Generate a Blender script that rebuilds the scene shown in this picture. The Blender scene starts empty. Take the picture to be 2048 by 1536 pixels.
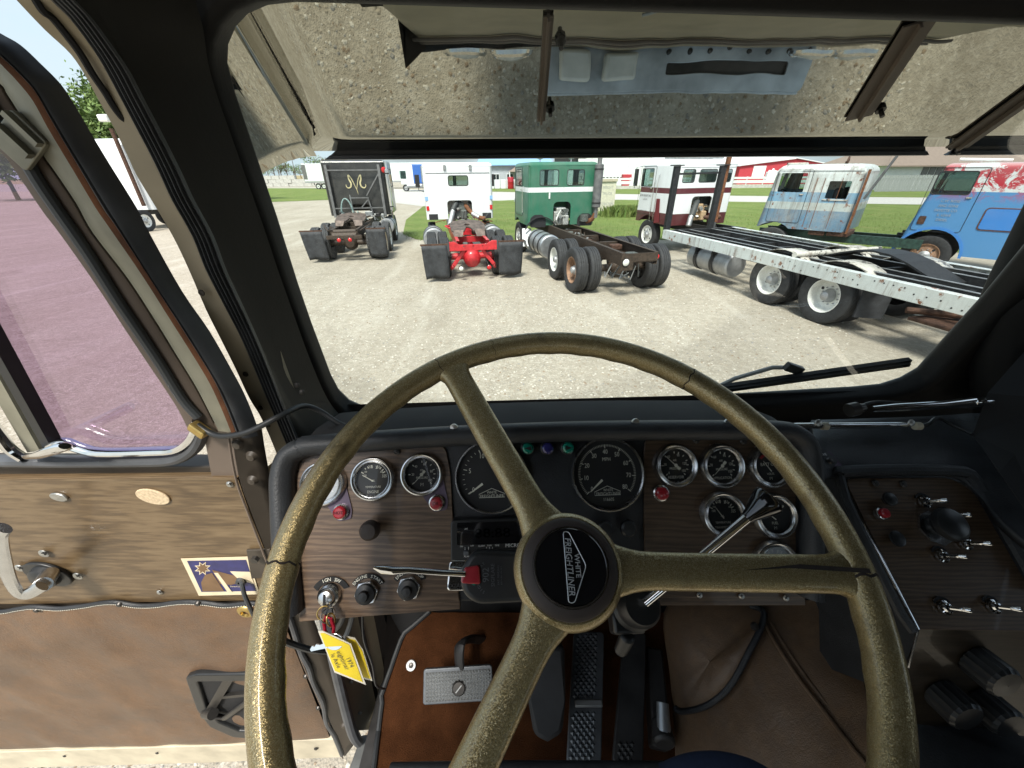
import bpy, bmesh, math, random
from mathutils import Vector as V, Matrix as M
random.seed(7)
R = math.radians
scene = bpy.context.scene
col = scene.collection

# ---------------------------------------------------------------- camera
F, TH, RO, CZ = 770.0, R(28.8), R(0.5), 2.6
CAM = V((0, 0, CZ))
_f = V((0, math.cos(TH), -math.sin(TH))); _u0 = V((0, math.sin(TH), math.cos(TH))); _r0 = V((1, 0, 0))
_r = _r0*math.cos(RO) - _u0*math.sin(RO); _u = _u0*math.cos(RO) + _r0*math.sin(RO)
cd = bpy.data.cameras.new('camera'); cam = bpy.data.objects.new('camera', cd); col.objects.link(cam)
cd.sensor_width = 36; cd.lens = 36*F/2048; cd.clip_start = 0.01; cd.clip_end = 2000
cam.matrix_world = M(((_r.x, _u.x, -_f.x, 0), (_r.y, _u.y, -_f.y, 0), (_r.z, _u.z, -_f.z, CZ), (0, 0, 0, 1)))
scene.camera = cam

# ---------------------------------------------------------------- sky, sun, exposure
SUN_EL, SUN_AZ = R(57), R(193)      # azimuth clockwise from +Y: sun behind and left of the driver
w = bpy.data.worlds.new('World'); scene.world = w; w.use_nodes = True
nt = w.node_tree; nt.nodes.clear()
sky = nt.nodes.new('ShaderNodeTexSky'); sky.sky_type = 'NISHITA'; sky.sun_disc = False
sky.sun_elevation = SUN_EL; sky.sun_rotation = SUN_AZ; sky.dust_density = 3.5; sky.air_density = 1.2; sky.ozone_density = 1.0
tc = nt.nodes.new('ShaderNodeTexCoord')
mp = nt.nodes.new('ShaderNodeMapping'); mp.inputs['Scale'].default_value = (1, 1, 3.0)
nz = nt.nodes.new('ShaderNodeTexNoise'); nz.inputs['Scale'].default_value = 2.6; nz.inputs['Detail'].default_value = 7; nz.inputs['Roughness'].default_value = .55
cr = nt.nodes.new('ShaderNodeValToRGB'); cr.color_ramp.elements[0].position = .38; cr.color_ramp.elements[1].position = .62
cr.color_ramp.elements[0].color = (.35, .35, .35, 1); cr.color_ramp.elements[1].color = (1, 1, 1, 1)
mx = nt.nodes.new('ShaderNodeMix'); mx.data_type = 'RGBA'; mx.inputs[7].default_value = (2.7, 3.2, 3.5, 1)
bg = nt.nodes.new('ShaderNodeBackground'); bg.inputs['Strength'].default_value = 0.15
wo = nt.nodes.new('ShaderNodeOutputWorld')
L = nt.links.new
L(tc.outputs['Generated'], mp.inputs[0]); L(mp.outputs[0], nz.inputs['Vector']); L(nz.outputs['Fac'], cr.inputs[0])
L(cr.outputs[0], mx.inputs[0]); L(sky.outputs[0], mx.inputs[6]); L(mx.outputs[2], bg.inputs[0]); L(bg.outputs[0], wo.inputs[0])
sl = bpy.data.lights.new('sun', 'SUN'); sl.energy = 3.3; sl.angle = R(14); sl.color = (1, .95, .87)
so = bpy.data.objects.new('sun', sl); col.objects.link(so)
sd = V((math.sin(SUN_AZ)*math.cos(SUN_EL), math.cos(SUN_AZ)*math.cos(SUN_EL), math.sin(SUN_EL)))
so.rotation_euler = sd.to_track_quat('Z', 'Y').to_euler(); so.location = sd*60
vs = scene.view_settings; vs.view_transform = 'Standard'; vs.look = 'None'; vs.exposure = 0.92; vs.gamma = 1; vs.use_curve_mapping = False
scene.cycles.max_bounces = 8; scene.cycles.diffuse_bounces = 4; scene.cycles.transparent_max_bounces = 12
scene.cycles.caustics_reflective = False; scene.cycles.caustics_refractive = False
scene.cycles.sample_clamp_indirect = 6

# ---------------------------------------------------------------- sight lines: photo measurements to points in the place
def ray(x, y): return _f + _r*((x-1024)/F) - _u*((y-768)/F)
def W(x, y, d): return CAM + ray(x, y)*d
def onp(x, y, p, n):
    q = ray(x, y); return CAM + q*((p-CAM).dot(n)/q.dot(n))
def G(x, y, z=0.0): return onp(x, y, V((0, 0, z)), V((0, 0, 1)))
def onY(x, y, Y): return onp(x, y, V((0, Y, 0)), V((0, 1, 0)))
def onX(x, y, X): return onp(x, y, V((X, 0, 0)), V((1, 0, 0)))

class Plane:                       # a built surface: origin, axes, and where a sight line meets it
    def __init__(s, o, ex, ey):
        s.o = V(o); s.ex = V(ex).normalized(); s.ez = s.ex.cross(V(ey)).normalized(); s.ey = s.ez.cross(s.ex)
    def l(s, x, y, h=0.0):         # local 2D of a sight line at height h above the surface
        p = onp(x, y, s.o + s.ez*h, s.ez) - s.o
        return (p.dot(s.ex), p.dot(s.ey))
    def ls(s, pts, h=0.0): return [s.l(x, y, h) for x, y in pts]
    def w(s, a, b, h=0.0): return s.o + s.ex*a + s.ey*b + s.ez*h
    def mat(s, a=0, b=0, h=0, rot=0):
        o = s.w(a, b, h); ex, ey, ez = s.ex, s.ey, s.ez
        m = M(((ex.x, ey.x, ez.x, o.x), (ex.y, ey.y, ez.y, o.y), (ex.z, ey.z, ez.z, o.z), (0, 0, 0, 1)))
        return m @ M.Rotation(rot, 4, 'Z')
    def at(s, x, y, h=0.0, rot=0):
        a, b = s.l(x, y, h); return s.mat(a, b, h, rot)
    def px(s, x, y, n=10):         # metres per photo pixel here
        a = s.l(x, y); b = s.l(x+n, y); return math.hypot(a[0]-b[0], a[1]-b[1])/n

# ---------------------------------------------------------------- materials
MATS = {}
class NT:
    def __init__(s, name):
        s.m = bpy.data.materials.new(name); s.m.use_nodes = True; s.t = s.m.node_tree
        s.b = s.t.nodes['Principled BSDF']; s.out = s.t.nodes['Material Output']; MATS[name] = s.m
    def n(s, typ, **kw):
        nd = s.t.nodes.new('ShaderNode'+typ)
        for k, v in kw.items():
            if k.startswith('_'): setattr(nd, k[1:], v)
            else:
                key = k.replace('_', ' ')
                (nd.inputs[int(k[1:])] if k[0] == 'i' and k[1:].isdigit() else nd.inputs[key]).default_value = v
        return nd
    def l(s, a, b): s.t.links.new(a, b)
    def co(s, scale=(1, 1, 1), kind='Object', rot=(0, 0, 0)):
        c = s.n('TexCoord'); m = s.n('Mapping'); m.inputs['Scale'].default_value = scale; m.inputs['Rotation'].default_value = rot
        s.l(c.outputs[kind], m.inputs[0]); return m.outputs[0]
    def noise(s, vec, sc, det=5, ro=.55, dist=0):
        nd = s.n('TexNoise', Scale=sc, Detail=det, Roughness=ro, Distortion=dist); s.l(vec, nd.inputs['Vector']); return nd.outputs['Fac']
    def ramp(s, fac, stops, const=False):
        nd = s.n('ValToRGB'); e = nd.color_ramp.elements
        if const: nd.color_ramp.interpolation = 'CONSTANT'
        while len(e) < len(stops): e.new(.5)
        for i, (p, c) in enumerate(stops):
            e[i].position = p; e[i].color = (*c, 1) if len(c) == 3 else c
        s.l(fac, nd.inputs[0]); return nd.outputs[0]
    def mix(s, fac, a, b, mode='MIX'):
        nd = s.n('Mix', _data_type='RGBA', _blend_type=mode)
        for v, i in ((fac, 0), (a, 6), (b, 7)):
            if hasattr(v, 'is_linked'): s.l(v, nd.inputs[i])
            elif isinstance(v, (int, float)): nd.inputs[i].default_value = v
            else: nd.inputs[i].default_value = (*v, 1) if len(v) == 3 else v
        return nd.outputs[2]
    def bump(s, h, st, dist=.01):
        nd = s.n('Bump', Strength=st, Distance=dist); s.l(h, nd.inputs['Height']); s.l(nd.outputs[0], s.b.inputs['Normal']); return nd
    def base(s, c):
        if hasattr(c, 'is_linked'): s.l(c, s.b.inputs['Base Color'])
        else: s.b.inputs['Base Color'].default_value = (*c, 1)
    def set(s, **kw):
        for k, v in kw.items():
            k = k.replace('_', ' ')
            if hasattr(v, 'is_linked'): s.l(v, s.b.inputs[k])
            else: s.b.inputs[k].default_value = v
        return s.m

def plain(name, c, rough=.5, metal=0.0, var=.25, sc=30, bump=0.0, bsc=200, coat=0.0, spec=.5):
    t = NT(name); v = t.co()
    f = t.noise(v, sc, 6)
    t.base(t.ramp(f, [(.3, tuple(x*(1-var) for x in c)), (.7, tuple(min(1, x*(1+var)) for x in c))]))
    r = t.n('MapRange'); r.inputs[3].default_value = max(.02, rough-.08); r.inputs[4].default_value = min(1, rough+.1); t.l(f, r.inputs[0])
    t.set(Roughness=r.outputs[0], Metallic=metal, Coat_Weight=coat, Specular_IOR_Level=spec)
    if bump: t.bump(t.noise(v, bsc, 4), bump, .002)
    return t.m

def wood(name, dark, mid, light, axis='X', sc=1.0):
    t = NT(name); s = (.7*sc, 42*sc, 42*sc) if axis == 'X' else (42*sc, .7*sc, 42*sc)
    v = t.co(s); v2 = t.co((.5*sc, 4.5*sc, 4.5*sc) if axis == 'X' else (4.5*sc, .5*sc, 4.5*sc))
    big = t.noise(v2, 1.6, 3, .5, 1.2)
    wv = t.n('TexWave', Scale=3.2, Distortion=7.0, Detail=4.0, Detail_Scale=1.6, _bands_direction='Y' if axis == 'X' else 'X'); t.l(v2, wv.inputs['Vector'])
    fine = t.noise(v, 4.5, 8, .7, .6)
    m1 = t.mix(.68, wv.outputs['Color'], fine); m2 = t.mix(.35, m1, big)
    t.base(t.ramp(m2, [(.25, dark), (.48, mid), (.72, light)]))
    t.bump(fine, .25, .001); return t.set(Roughness=.42, Coat_Weight=.15)

def paint(name, bands, rough=.4, rust=0.0, rustc=(.16, .055, .025), dirt=.2, chip=None, coat=.3):
    """bands: [(z_from, colour), ...] painted bands by height of the object's own space, weathered"""
    t = NT(name); v = t.co()
    if len(bands) == 1: c = bands[0][1]
    else:
        sp = t.n('SeparateXYZ'); t.l(v, sp.inputs[0]); d = t.n('Math', _operation='DIVIDE', i1=4.0); t.l(sp.outputs[2], d.inputs[0])
        c = t.ramp(d.outputs[0], [(b/4.0, cc) for b, cc in bands], True)
    f = t.noise(v, 2.3, 8, .65)
    streak = t.noise(t.co((7, 7, .7)), 1.5, 6, .6)
    c = t.mix(t.ramp(f, [(.35, (0, 0, 0)), (.75, (dirt,)*3)]), c, (.28, .27, .24))
    c = t.mix(t.ramp(streak, [(.5, (0, 0, 0)), (.8, (dirt,)*3)]), c, (.1, .08, .06))
    if chip:
        cc, amt = chip; g = t.noise(v, 3.2, 10, .72, .4)
        c = t.mix(t.ramp(g, [(1-amt, (0, 0, 0)), (1-amt+.02, (1, 1, 1))]), c, cc)
    if rust:
        g = t.noise(v, 5.0, 10, .7)
        c = t.mix(t.ramp(g, [(.74-rust*.3, (0, 0, 0)), (.79-rust*.3, (1, 1, 1))]), c, rustc)
    if rust >= .2:
        run = t.noise(t.co((11, 11, .55)), 1.3, 8, .7, .3); brk = t.noise(v, 2.1, 5, .6)
        c = t.mix(t.mix(1.0, t.ramp(run, [(.52, (0, 0, 0)), (.66, (.85, .85, .85))]), t.ramp(brk, [(.42, (0, 0, 0)), (.6, (1, 1, 1))]), 'MULTIPLY'), c, (.13, .07, .045))
        c = t.mix(t.ramp(t.noise(v, .9, 9, .72, .5), [(.48, (0, 0, 0)), (.72, (.35, .35, .35))]), c, (.50, .50, .45))
    t.base(c); t.bump(f, .08, .01)
    return t.set(Roughness=rough, Coat_Weight=coat)

def glass(name, tint=(1, 1, 1), refl=1.0, rough=0.0):
    t = NT(name); tr = t.n('BsdfTransparent'); tr.inputs[0].default_value = (*tint, 1)
    gl = t.n('BsdfGlossy'); gl.inputs['Roughness'].default_value = rough
    fr = t.n('Fresnel', IOR=1.45); mu = t.n('Math', _operation='MULTIPLY', i1=refl); t.l(fr.outputs[0], mu.inputs[0])
    ms = t.n('MixShader'); t.l(mu.outputs[0], ms.inputs[0]); t.l(tr.outputs[0], ms.inputs[1]); t.l(gl.outputs[0], ms.inputs[2])
    t.l(ms.outputs[0], t.out.inputs[0]); return t.m

# ---------------------------------------------------------------- geometry
class MB:
    """collects shapes, builds ONE mesh object"""
    def __init__(s): s.v = []; s.f = []; s.mi = []
    def add(s, vs, fs, mat=None, mi=0):
        o = len(s.v)
        s.v += [tuple(mat @ V(p)) for p in vs] if mat is not None else [tuple(p) for p in vs]
        s.f += [tuple(i+o for i in f) for f in fs]; s.mi += [mi]*len(fs); return s
    def box(s, c, d, mat=None, rz=0, mi=0):
        x, y, z = (k/2 for k in d); m = M.Translation(V(c)) @ M.Rotation(rz, 4, 'Z')
        if mat is not None: m = mat @ m
        vs = [(a*x, b*y, e*z) for e in (-1, 1) for b in (-1, 1) for a in (-1, 1)]
        return s.add(vs, [(0, 2, 3, 1), (4, 5, 7, 6), (0, 1, 5, 4), (2, 6, 7, 3), (0, 4, 6, 2), (1, 3, 7, 5)], m, mi)
    def bar(s, a, b, wd, ht=None, up=(0, 0, 1), mi=0):
        a, b = V(a), V(b); d = b-a; ht = ht or wd; y = d.normalized(); up = V(up)
        if abs(y.dot(up)) > .98: up = V((1, 0, 0))
        x = y.cross(up).normalized(); z = x.cross(y); o = (a+b)/2
        m = M(((x.x, y.x, z.x, o.x), (x.y, y.y, z.y, o.y), (x.z, y.z, z.z, o.z), (0, 0, 0, 1)))
        return s.box((0, 0, 0), (wd, d.length, ht), m, 0, mi)
    def lathe(s, prof, n=32, mat=None, a0=0, a1=2*math.pi, mi=0):
        """profile [(r, z)...] turned round local z"""
        full = abs(a1-a0-2*math.pi) < 1e-6; k = n if full else n+1; vs = []; fs = []
        for i in range(k):
            a = a0+(a1-a0)*i/n
            for r, z in prof: vs.append((r*math.cos(a), r*math.sin(a), z))
        m = len(prof)
        for i in range(n):
            j = (i+1) % k
            for q in range(m-1): fs.append((i*m+q, j*m+q, j*m+q+1, i*m+q+1))
        return s.add(vs, fs, mat, mi)
    def disc(s, r, n=32, mat=None, z=0, mi=0):
        return s.add([(r*math.cos(2*math.pi*i/n), r*math.sin(2*math.pi*i/n), z) for i in range(n)], [tuple(range(n))], mat, mi)
    def cyl(s, a, b, r, r2=None, n=16, mi=0, caps=True):
        return s.tube([a, b], [r, r if r2 is None else r2], n, caps, mi)
    def tube(s, path, r, n=10, caps=True, mi=0, closed=False, flat=None, up=None):
        path = [V(p) for p in path]; k = len(path); rs = r if isinstance(r, (list, tuple)) else [r]*k
        vs = []; nrm = V(up) if up is not None else None
        for i, p in enumerate(path):
            if closed: t = path[(i+1) % k]-path[i-1]
            else: t = path[min(i+1, k-1)]-path[max(i-1, 0)]
            t.normalize()
            if nrm is None: nrm = t.orthogonal()
            x = nrm - t*nrm.dot(t)
            if x.length < 1e-6: x = t.orthogonal()
            x.normalize(); y = t.cross(x)
            if up is None: nrm = x
            for q in range(n):
                a = 2*math.pi*q/n; vs.append(p + x*(rs[i]*math.cos(a)*(flat or 1)) + y*(rs[i]*math.sin(a)))
        fs = []
        for i in range(k if closed else k-1):
            j = (i+1) % k
            for q in range(n): fs.append((i*n+q, i*n+(q+1) % n, j*n+(q+1) % n, j*n+q))
        if caps and not closed: fs += [tuple(range(n-1, -1, -1)), tuple((k-1)*n+q for q in range(n))]
        return s.add(vs, fs, None, mi)
    def prism(s, pts, h, mat=None, h0=0.0, mi=0):
        """polygon in local xy extruded from h0 to h"""
        n = len(pts); vs = [(x, y, h0) for x, y in pts]+[(x, y, h) for x, y in pts]
        return s.add(vs, [tuple(range(n-1, -1, -1)), tuple(range(n, 2*n))]+[(i, (i+1) % n, n+(i+1) % n, n+i) for i in range(n)], mat, mi)
    def grid(s, rows, mi=0, closed=False):
        n = len(rows[0]); vs = [p for r_ in rows for p in r_]; fs = []
        for i in range(len(rows)-1):
            for j in range(n if closed else n-1): fs.append((i*n+j, i*n+(j+1) % n, (i+1)*n+(j+1) % n, (i+1)*n+j))
        return s.add(vs, fs, None, mi)
    def plate(s, outline, holes=(), t=.01, bev=0.0, mat=None, z=0.0, mi=0, seg=3):
        """filled outline with real holes, thickness t (from z-t to z)"""
        cu = bpy.data.curves.new('c', 'CURVE'); cu.dimensions = '2D'; cu.fill_mode = 'BOTH'
        cu.extrude = max(0, t/2-bev); cu.bevel_depth = bev; cu.bevel_resolution = seg
        for pl in [outline]+list(holes):
            sp = cu.splines.new('POLY'); sp.points.add(len(pl)-1); sp.use_cyclic_u = True
            for q, (x, y) in zip(sp.points, pl): q.co = (x, y, 0, 1)
        o = bpy.data.objects.new('c', cu); me = bpy.data.meshes.new_from_object(o)
        s.add([(p.co.x, p.co.y, p.co.z+z-t/2) for p in me.vertices], [tuple(p.vertices) for p in me.polygons], mat, mi)
        bpy.data.objects.remove(o); bpy.data.curves.remove(cu); bpy.data.meshes.remove(me); return s
    def text(s, body, size, mat=None, ext=0.0, align='CENTER', xs=1.0, shear=0.0, mi=0, bold=0.0):
        cu = bpy.data.curves.new('t', 'FONT'); cu.body = body; cu.size = size; cu.align_x = align; cu.align_y = 'CENTER'; cu.extrude = ext; cu.resolution_u = 2; cu.shear = shear; cu.offset = bold
        o = bpy.data.objects.new('t', cu); me = bpy.data.meshes.new_from_object(o)
        s.add([(p.co.x*xs, p.co.y, p.co.z) for p in me.vertices], [tuple(p.vertices) for p in me.polygons], mat, mi)
        bpy.data.objects.remove(o); bpy.data.curves.remove(cu); bpy.data.meshes.remove(me); return s
    def mesh(s, name, mats, smooth=35, clean=True):
        me = bpy.data.meshes.new(name); me.from_pydata(s.v, [], s.f)
        for m in (mats if isinstance(mats, (list, tuple)) else [mats]): me.materials.append(MATS[m] if isinstance(m, str) else m)
        for p, i in zip(me.polygons, s.mi): p.material_index = i
        if clean:
            bm = bmesh.new(); bm.from_mesh(me); bmesh.ops.recalc_face_normals(bm, faces=bm.faces); bm.to_mesh(me); bm.free()
        if smooth:
            me.shade_smooth(); me.set_sharp_from_angle(angle=R(smooth))
        return me
    def build(s, name, mats, parent=None, smooth=35, bev=0.0, clean=True, loc=None):
        me = s.mesh(name, mats, smooth, clean)
        if loc is not None: me.transform(M.Translation(-V(loc)))
        o = bpy.data.objects.new(name, me); col.objects.link(o)
        if loc is not None: o.location = loc
        if parent: o.parent = parent
        if bev:
            b = o.modifiers.new('b', 'BEVEL'); b.width = bev; b.segments = 2; b.limit_method = 'ANGLE'; b.angle_limit = R(40)
        return o

def tag(o, label=None, cat=None, group=None, kind=None):
    if label: o['label'] = label
    if cat: o['category'] = cat
    if group: o['group'] = group
    if kind: o['kind'] = kind
    return o
def empty(name, loc=(0, 0, 0), rz=0.0, label=None, cat=None, group=None):
    o = bpy.data.objects.new(name, None); col.objects.link(o); o.location = loc; o.rotation_euler.z = rz
    o.empty_display_size = .1
    return tag(o, label, cat, group)
def copy_tree(o, parent=None):
    c = o.copy(); col.objects.link(c); c.parent = parent
    for ch in list(o.children): copy_tree(ch, c)
    return c
def spline(pts, n=8, closed=False):
    """Catmull-Rom through points (2D or 3D)"""
    P = [V(p) for p in pts]; k = len(P); out = []
    for i in range(k if closed else k-1):
        a, b, c, d = (P[(i-1) % k], P[i], P[(i+1) % k], P[(i+2) % k]) if closed else (P[max(i-1, 0)], P[i], P[i+1], P[min(i+2, k-1)])
        for q in range(n):
            t = q/n; out.append(.5*((2*b)+(c-a)*t+(2*a-5*b+4*c-d)*t*t+(3*b-a-3*c+d)*t**3))
    if not closed: out.append(P[-1])
    return out
def rrect(w_, h_, r, n=5, cx=0, cy=0):
    out = []
    for sx, sy, a in ((1, 1, 0), (-1, 1, 90), (-1, -1, 180), (1, -1, 270)):
        for i in range(n+1):
            t = R(a+90*i/n); out.append((cx+sx*(w_/2-r)+r*math.cos(t), cy+sy*(h_/2-r)+r*math.sin(t)))
    return out
def roundpoly(pts, r, n=5):
    """polygon with rounded corners"""
    out = []; k = len(pts)
    rr_ = r if isinstance(r, (list, tuple)) else [r]*k
    for i in range(k):
        p = V(pts[i][:2]); a = V(pts[i-1][:2])-p; b = V(pts[(i+1) % k][:2])-p
        d = min(rr_[i], a.length*.49, b.length*.49)
        if d < 1e-5: out.append(tuple(p)); continue
        A = p+a.normalized()*d; B = p+b.normalized()*d
        for q in range(n+1):
            t = q/n; out.append(tuple(A*(1-t)**2+p*2*t*(1-t)+B*t*t))
    return out
def grow(pts, d):
    """polygon moved outwards by d"""
    n = len(pts); ar = sum(pts[i][0]*pts[(i+1) % n][1]-pts[(i+1) % n][0]*pts[i][1] for i in range(n)); sg = 1 if ar > 0 else -1; out = []
    for i in range(n):
        e = V(pts[(i+1) % n])-V(pts[i-1]); e.normalize(); out.append((pts[i][0]+sg*e.y*d, pts[i][1]-sg*e.x*d))
    return out
def boolean(o, cutters):
    """cut real openings; the cutters are removed again"""
    for c in cutters:
        m = o.modifiers.new('b', 'BOOLEAN'); m.operation = 'DIFFERENCE'; m.solver = 'EXACT'; m.object = c
    bpy.context.view_layer.update(); dg = bpy.context.evaluated_depsgraph_get()
    me = bpy.data.meshes.new_from_object(o.evaluated_get(dg)); o.modifiers.clear(); old = o.data; o.data = me
    me.shade_smooth(); me.set_sharp_from_angle(angle=R(35))
    bpy.data.meshes.remove(old)
    for c in cutters: d = c.data; bpy.data.objects.remove(c); bpy.data.meshes.remove(d)
    return o
# ---------------------------------------------------------------- the materials of the place
def gravel():
    t = NT('gravel'); v = t.co(kind='Object')
    vo = t.n('TexVoronoi', Scale=42.0, Randomness=1.0); t.l(v, vo.inputs['Vector'])
    vo2 = t.n('TexVoronoi', Scale=95.0); t.l(v, vo2.inputs['Vector'])
    big = t.noise(v, .22, 6, .6, .5); mid = t.noise(v, 1.7, 7, .65); fine = t.noise(v, 30, 5, .7)
    sep = t.n('SeparateXYZ'); t.l(vo.outputs['Color'], sep.inputs[0])
    sep2 = t.n('SeparateXYZ'); t.l(vo2.outputs['Color'], sep2.inputs[0])
    stone = t.ramp(sep.outputs[0], [(0, (.14, .12, .09)), (.35, (.31, .275, .215)), (.7, (.42, .38, .305)), (1, (.64, .60, .52))])
    small = t.ramp(sep2.outputs[0], [(0, (.20, .175, .14)), (.6, (.39, .355, .29)), (1, (.53, .49, .42))])
    c = t.mix(.45, stone, small)
    c = t.mix(t.ramp(mid, [(.4, (0, 0, 0)), (.7, (.55, .55, .55))]), c, (.46, .42, .34))
    c = t.mix(t.ramp(big, [(.35, (.5, .5, .5)), (.6, (0, 0, 0))]), c, (.50, .46, .385))
    c = t.mix(t.ramp(t.noise(v, .55, 8, .7, .8), [(.56, (0, 0, 0)), (.68, (.45, .45, .45))]), c, (.22, .19, .15))
    c = t.mix(t.ramp(t.noise(v, .9, 9, .75), [(.66, (0, 0, 0)), (.72, (.5, .5, .5))]), c, (.16, .19, .06))
    c = t.mix(t.ramp(t.noise(v, 7.0, 8, .75), [(.42, (.42, .42, .42)), (.62, (0, 0, 0))]), c, (.24, .205, .155))
    c = t.mix(t.ramp(t.noise(t.co((1.1, .16, 1)), .8, 7, .65, .6), [(.48, (0, 0, 0)), (.72, (.5, .5, .5))]), c, (.27, .235, .18))
    c = t.mix(t.ramp(t.noise(t.co((.9, .14, 1)), 1.3, 6, .6, .4), [(.54, (0, 0, 0)), (.72, (.45, .45, .45))]), c, (.54, .51, .44))
    t.base(c)
    h = t.mix(.5, vo.outputs['Distance'], vo2.outputs['Distance'])
    t.bump(t.mix(.3, h, fine), .7, .02); t.set(Roughness=.95, Specular_IOR_Level=.2)
gravel()
def grass_m(name, a, b, c3):
    t = NT(name); v = t.co()
    c = t.ramp(t.noise(v, .35, 6, .6), [(.35, a), (.65, b)])
    c = t.mix(t.ramp(t.noise(t.co((1, 6, 1)), 3.0, 8, .75), [(.45, (0, 0, 0)), (.7, (.8, .8, .8))]), c, c3)
    c = t.mix(t.ramp(t.noise(v, 9, 4, .8), [(.68, (0, 0, 0)), (.72, (.6, .6, .6))]), c, (.34, .34, .17))
    c = t.mix(t.ramp(t.noise(v, .8, 7, .7, .5), [(.5, (0, 0, 0)), (.7, (.45, .45, .45))]), c, (.26, .23, .10))
    t.base(c); t.bump(t.noise(v, 25, 6, .7), .8, .08); t.set(Roughness=.9, Specular_IOR_Level=.15)
grass_m('grass', (.105, .155, .035), (.155, .215, .055), (.24, .275, .11))
grass_m('far_field', (.30, .24, .14), (.36, .29, .18), (.24, .22, .1))
plain('road_surface', (.44, .43, .40), .9, var=.12, sc=6, bump=.3)
plain('concrete', (.46, .45, .42), .9, var=.2, sc=3, bump=.3)
plain('leaf', (.075, .13, .03), .7, var=.45, sc=1.2)
plain('leaf_pale', (.13, .20, .05), .7, var=.4, sc=1.2)
plain('leaf_bare', (.17, .14, .09), .8, var=.4, sc=1.2)
plain('bark', (.12, .09, .07), .9)
plain('rubber', (.028, .029, .031), .75, var=.35, sc=14, bump=.3, bsc=60)
plain('tyre_worn', (.05, .052, .055), .8, var=.3, sc=10, bump=.5, bsc=45)
plain('flap_rubber', (.032, .034, .038), .7, var=.5, sc=6)
plain('black_steel', (.028, .027, .027), .5, .2, var=.4, sc=20)
plain('rusty_steel', (.085, .045, .03), .75, .3, var=.6, sc=18, bump=.3)
plain('grease', (.05, .035, .025), .6, .2, var=.6, sc=25, bump=.4)
plain('rust', (.17, .07, .032), .85, .1, var=.5, sc=20, bump=.3)
plain('worn_plate', (.13, .10, .085), .6, .4, var=.6, sc=9, bump=.3)
plain('aluminium', (.52, .53, .54), .42, .9, var=.15, sc=10)
plain('dull_aluminium', (.40, .41, .42), .55, .7, var=.2, sc=6)
plain('galvanised', (.36, .37, .37), .5, .75, var=.25, sc=9)
plain('chrome', (.78, .79, .8), .08, 1.0, var=.05, sc=40)
plain('satin_chrome', (.62, .63, .64), .24, 1.0, var=.08, sc=40)
plain('stack_steel', (.19, .19, .19), .55, .6, var=.25, sc=9)
plain('red_paint', (.50, .022, .03), .45, var=.25, sc=14, coat=.3)
plain('red_lens', (.55, .01, .012), .25, var=.1, coat=.5)
plain('white_lens', (.7, .7, .66), .25, var=.05, coat=.5)
plain('white_rim', (.74, .75, .72), .45, var=.12, sc=12)
plain('cream_rim', (.62, .52, .38), .5, var=.2, sc=12)
plain('rust_rim', (.27, .16, .1), .7, var=.4, sc=18)
plain('engine_iron', (.12, .13, .12), .6, .4, var=.6, sc=35)
plain('engine_tan', (.46, .33, .2), .65, .1, var=.4, sc=30)
plain('engine_bright', (.5, .5, .47), .45, .6, var=.5, sc=40)
plain('hose', (.045, .05, .05), .6)
paint('white_paint', [(0, (.76, .79, .80))], .4, rust=.1, dirt=.12)
paint('green_paint', [(0, (.022, .145, .085)), (2.03, (.78, .82, .82)), (2.17, (.022, .145, .085))], .42, rust=.1, dirt=.22)
paint('black_paint', [(0, (.012, .013, .014))], .35, rust=.05, dirt=.15)
paint('burgundy_white', [(0, (.085, .016, .02)), (1.30, (.76, .79, .80)), (1.92, (.105, .018, .026)), (2.08, (.76, .79, .80))], .4, rust=.06, dirt=.1)
paint('faded_blue', [(0, (.09, .20, .31)), (1.55, (.42, .50, .50)), (1.76, (.14, .34, .52)), (2.02, (.60, .66, .65))], .6, rust=.50, dirt=.75, chip=((.46, .50, .48), .33))
paint('bright_blue', [(0, (.035, .20, .56)), (2.05, (.60, .66, .67))], .45, rust=.08, dirt=.15)
def splash():
    t = NT('blue_red'); v = t.co(); sp = t.n('SeparateXYZ'); t.l(v, sp.inputs[0]); g = t.noise(t.co((1, 1, 1.2)), 2.6, 10, .75, .6)
    d = t.n('Math', _operation='DIVIDE', i1=4.0); t.l(sp.outputs[2], d.inputs[0])
    c = t.ramp(d.outputs[0], [(0, (.075, .23, .46)), (.5225, (.58, .63, .63))], True)
    up = t.ramp(d.outputs[0], [(.46, (0, 0, 0)), (.56, (1, 1, 1)), (.66, (.9, .9, .9)), (.69, (.2, .2, .2))])
    m = t.mix(1.0, up, t.ramp(g, [(.47, (0, 0, 0)), (.50, (1, 1, 1))]), 'MULTIPLY')
    c = t.mix(m, c, (.40, .02, .035))
    g2 = t.noise(v, 7, 10, .75)
    c = t.mix(t.ramp(g2, [(.66, (0, 0, 0)), (.69, (1, 1, 1))]), c, (.22, .03, .03)); t.base(c); t.set(Roughness=.45, Coat_Weight=.2)
splash()
paint('bed_white', [(0, (.62, .67, .66))], .5, rust=.55, rustc=(.2, .075, .03), dirt=.2, chip=((.26, .1, .05), .26))
paint('flake_white', [(0, (.56, .54, .48))], .6, rust=.62, rustc=(.05, .04, .035), dirt=.3, chip=((.03, .028, .026), .43))
plain('bed_black', (.022, .023, .025), .5, .2, var=.5, sc=14)
plain('bed_green', (.02, .05, .04), .5, .1, var=.5, sc=14)
paint('van_white', [(0, (.74, .77, .78))], .4, dirt=.08)
paint('van_blue', [(0, (.03, .12, .42))], .3, dirt=.05)
plain('wall_grey', (.40, .42, .46), .7, var=.06, sc=2)
plain('wall_white', (.72, .74, .75), .6, var=.05, sc=2)
plain('roof_blue', (.25, .45, .72), .5, var=.05, sc=2)
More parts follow.
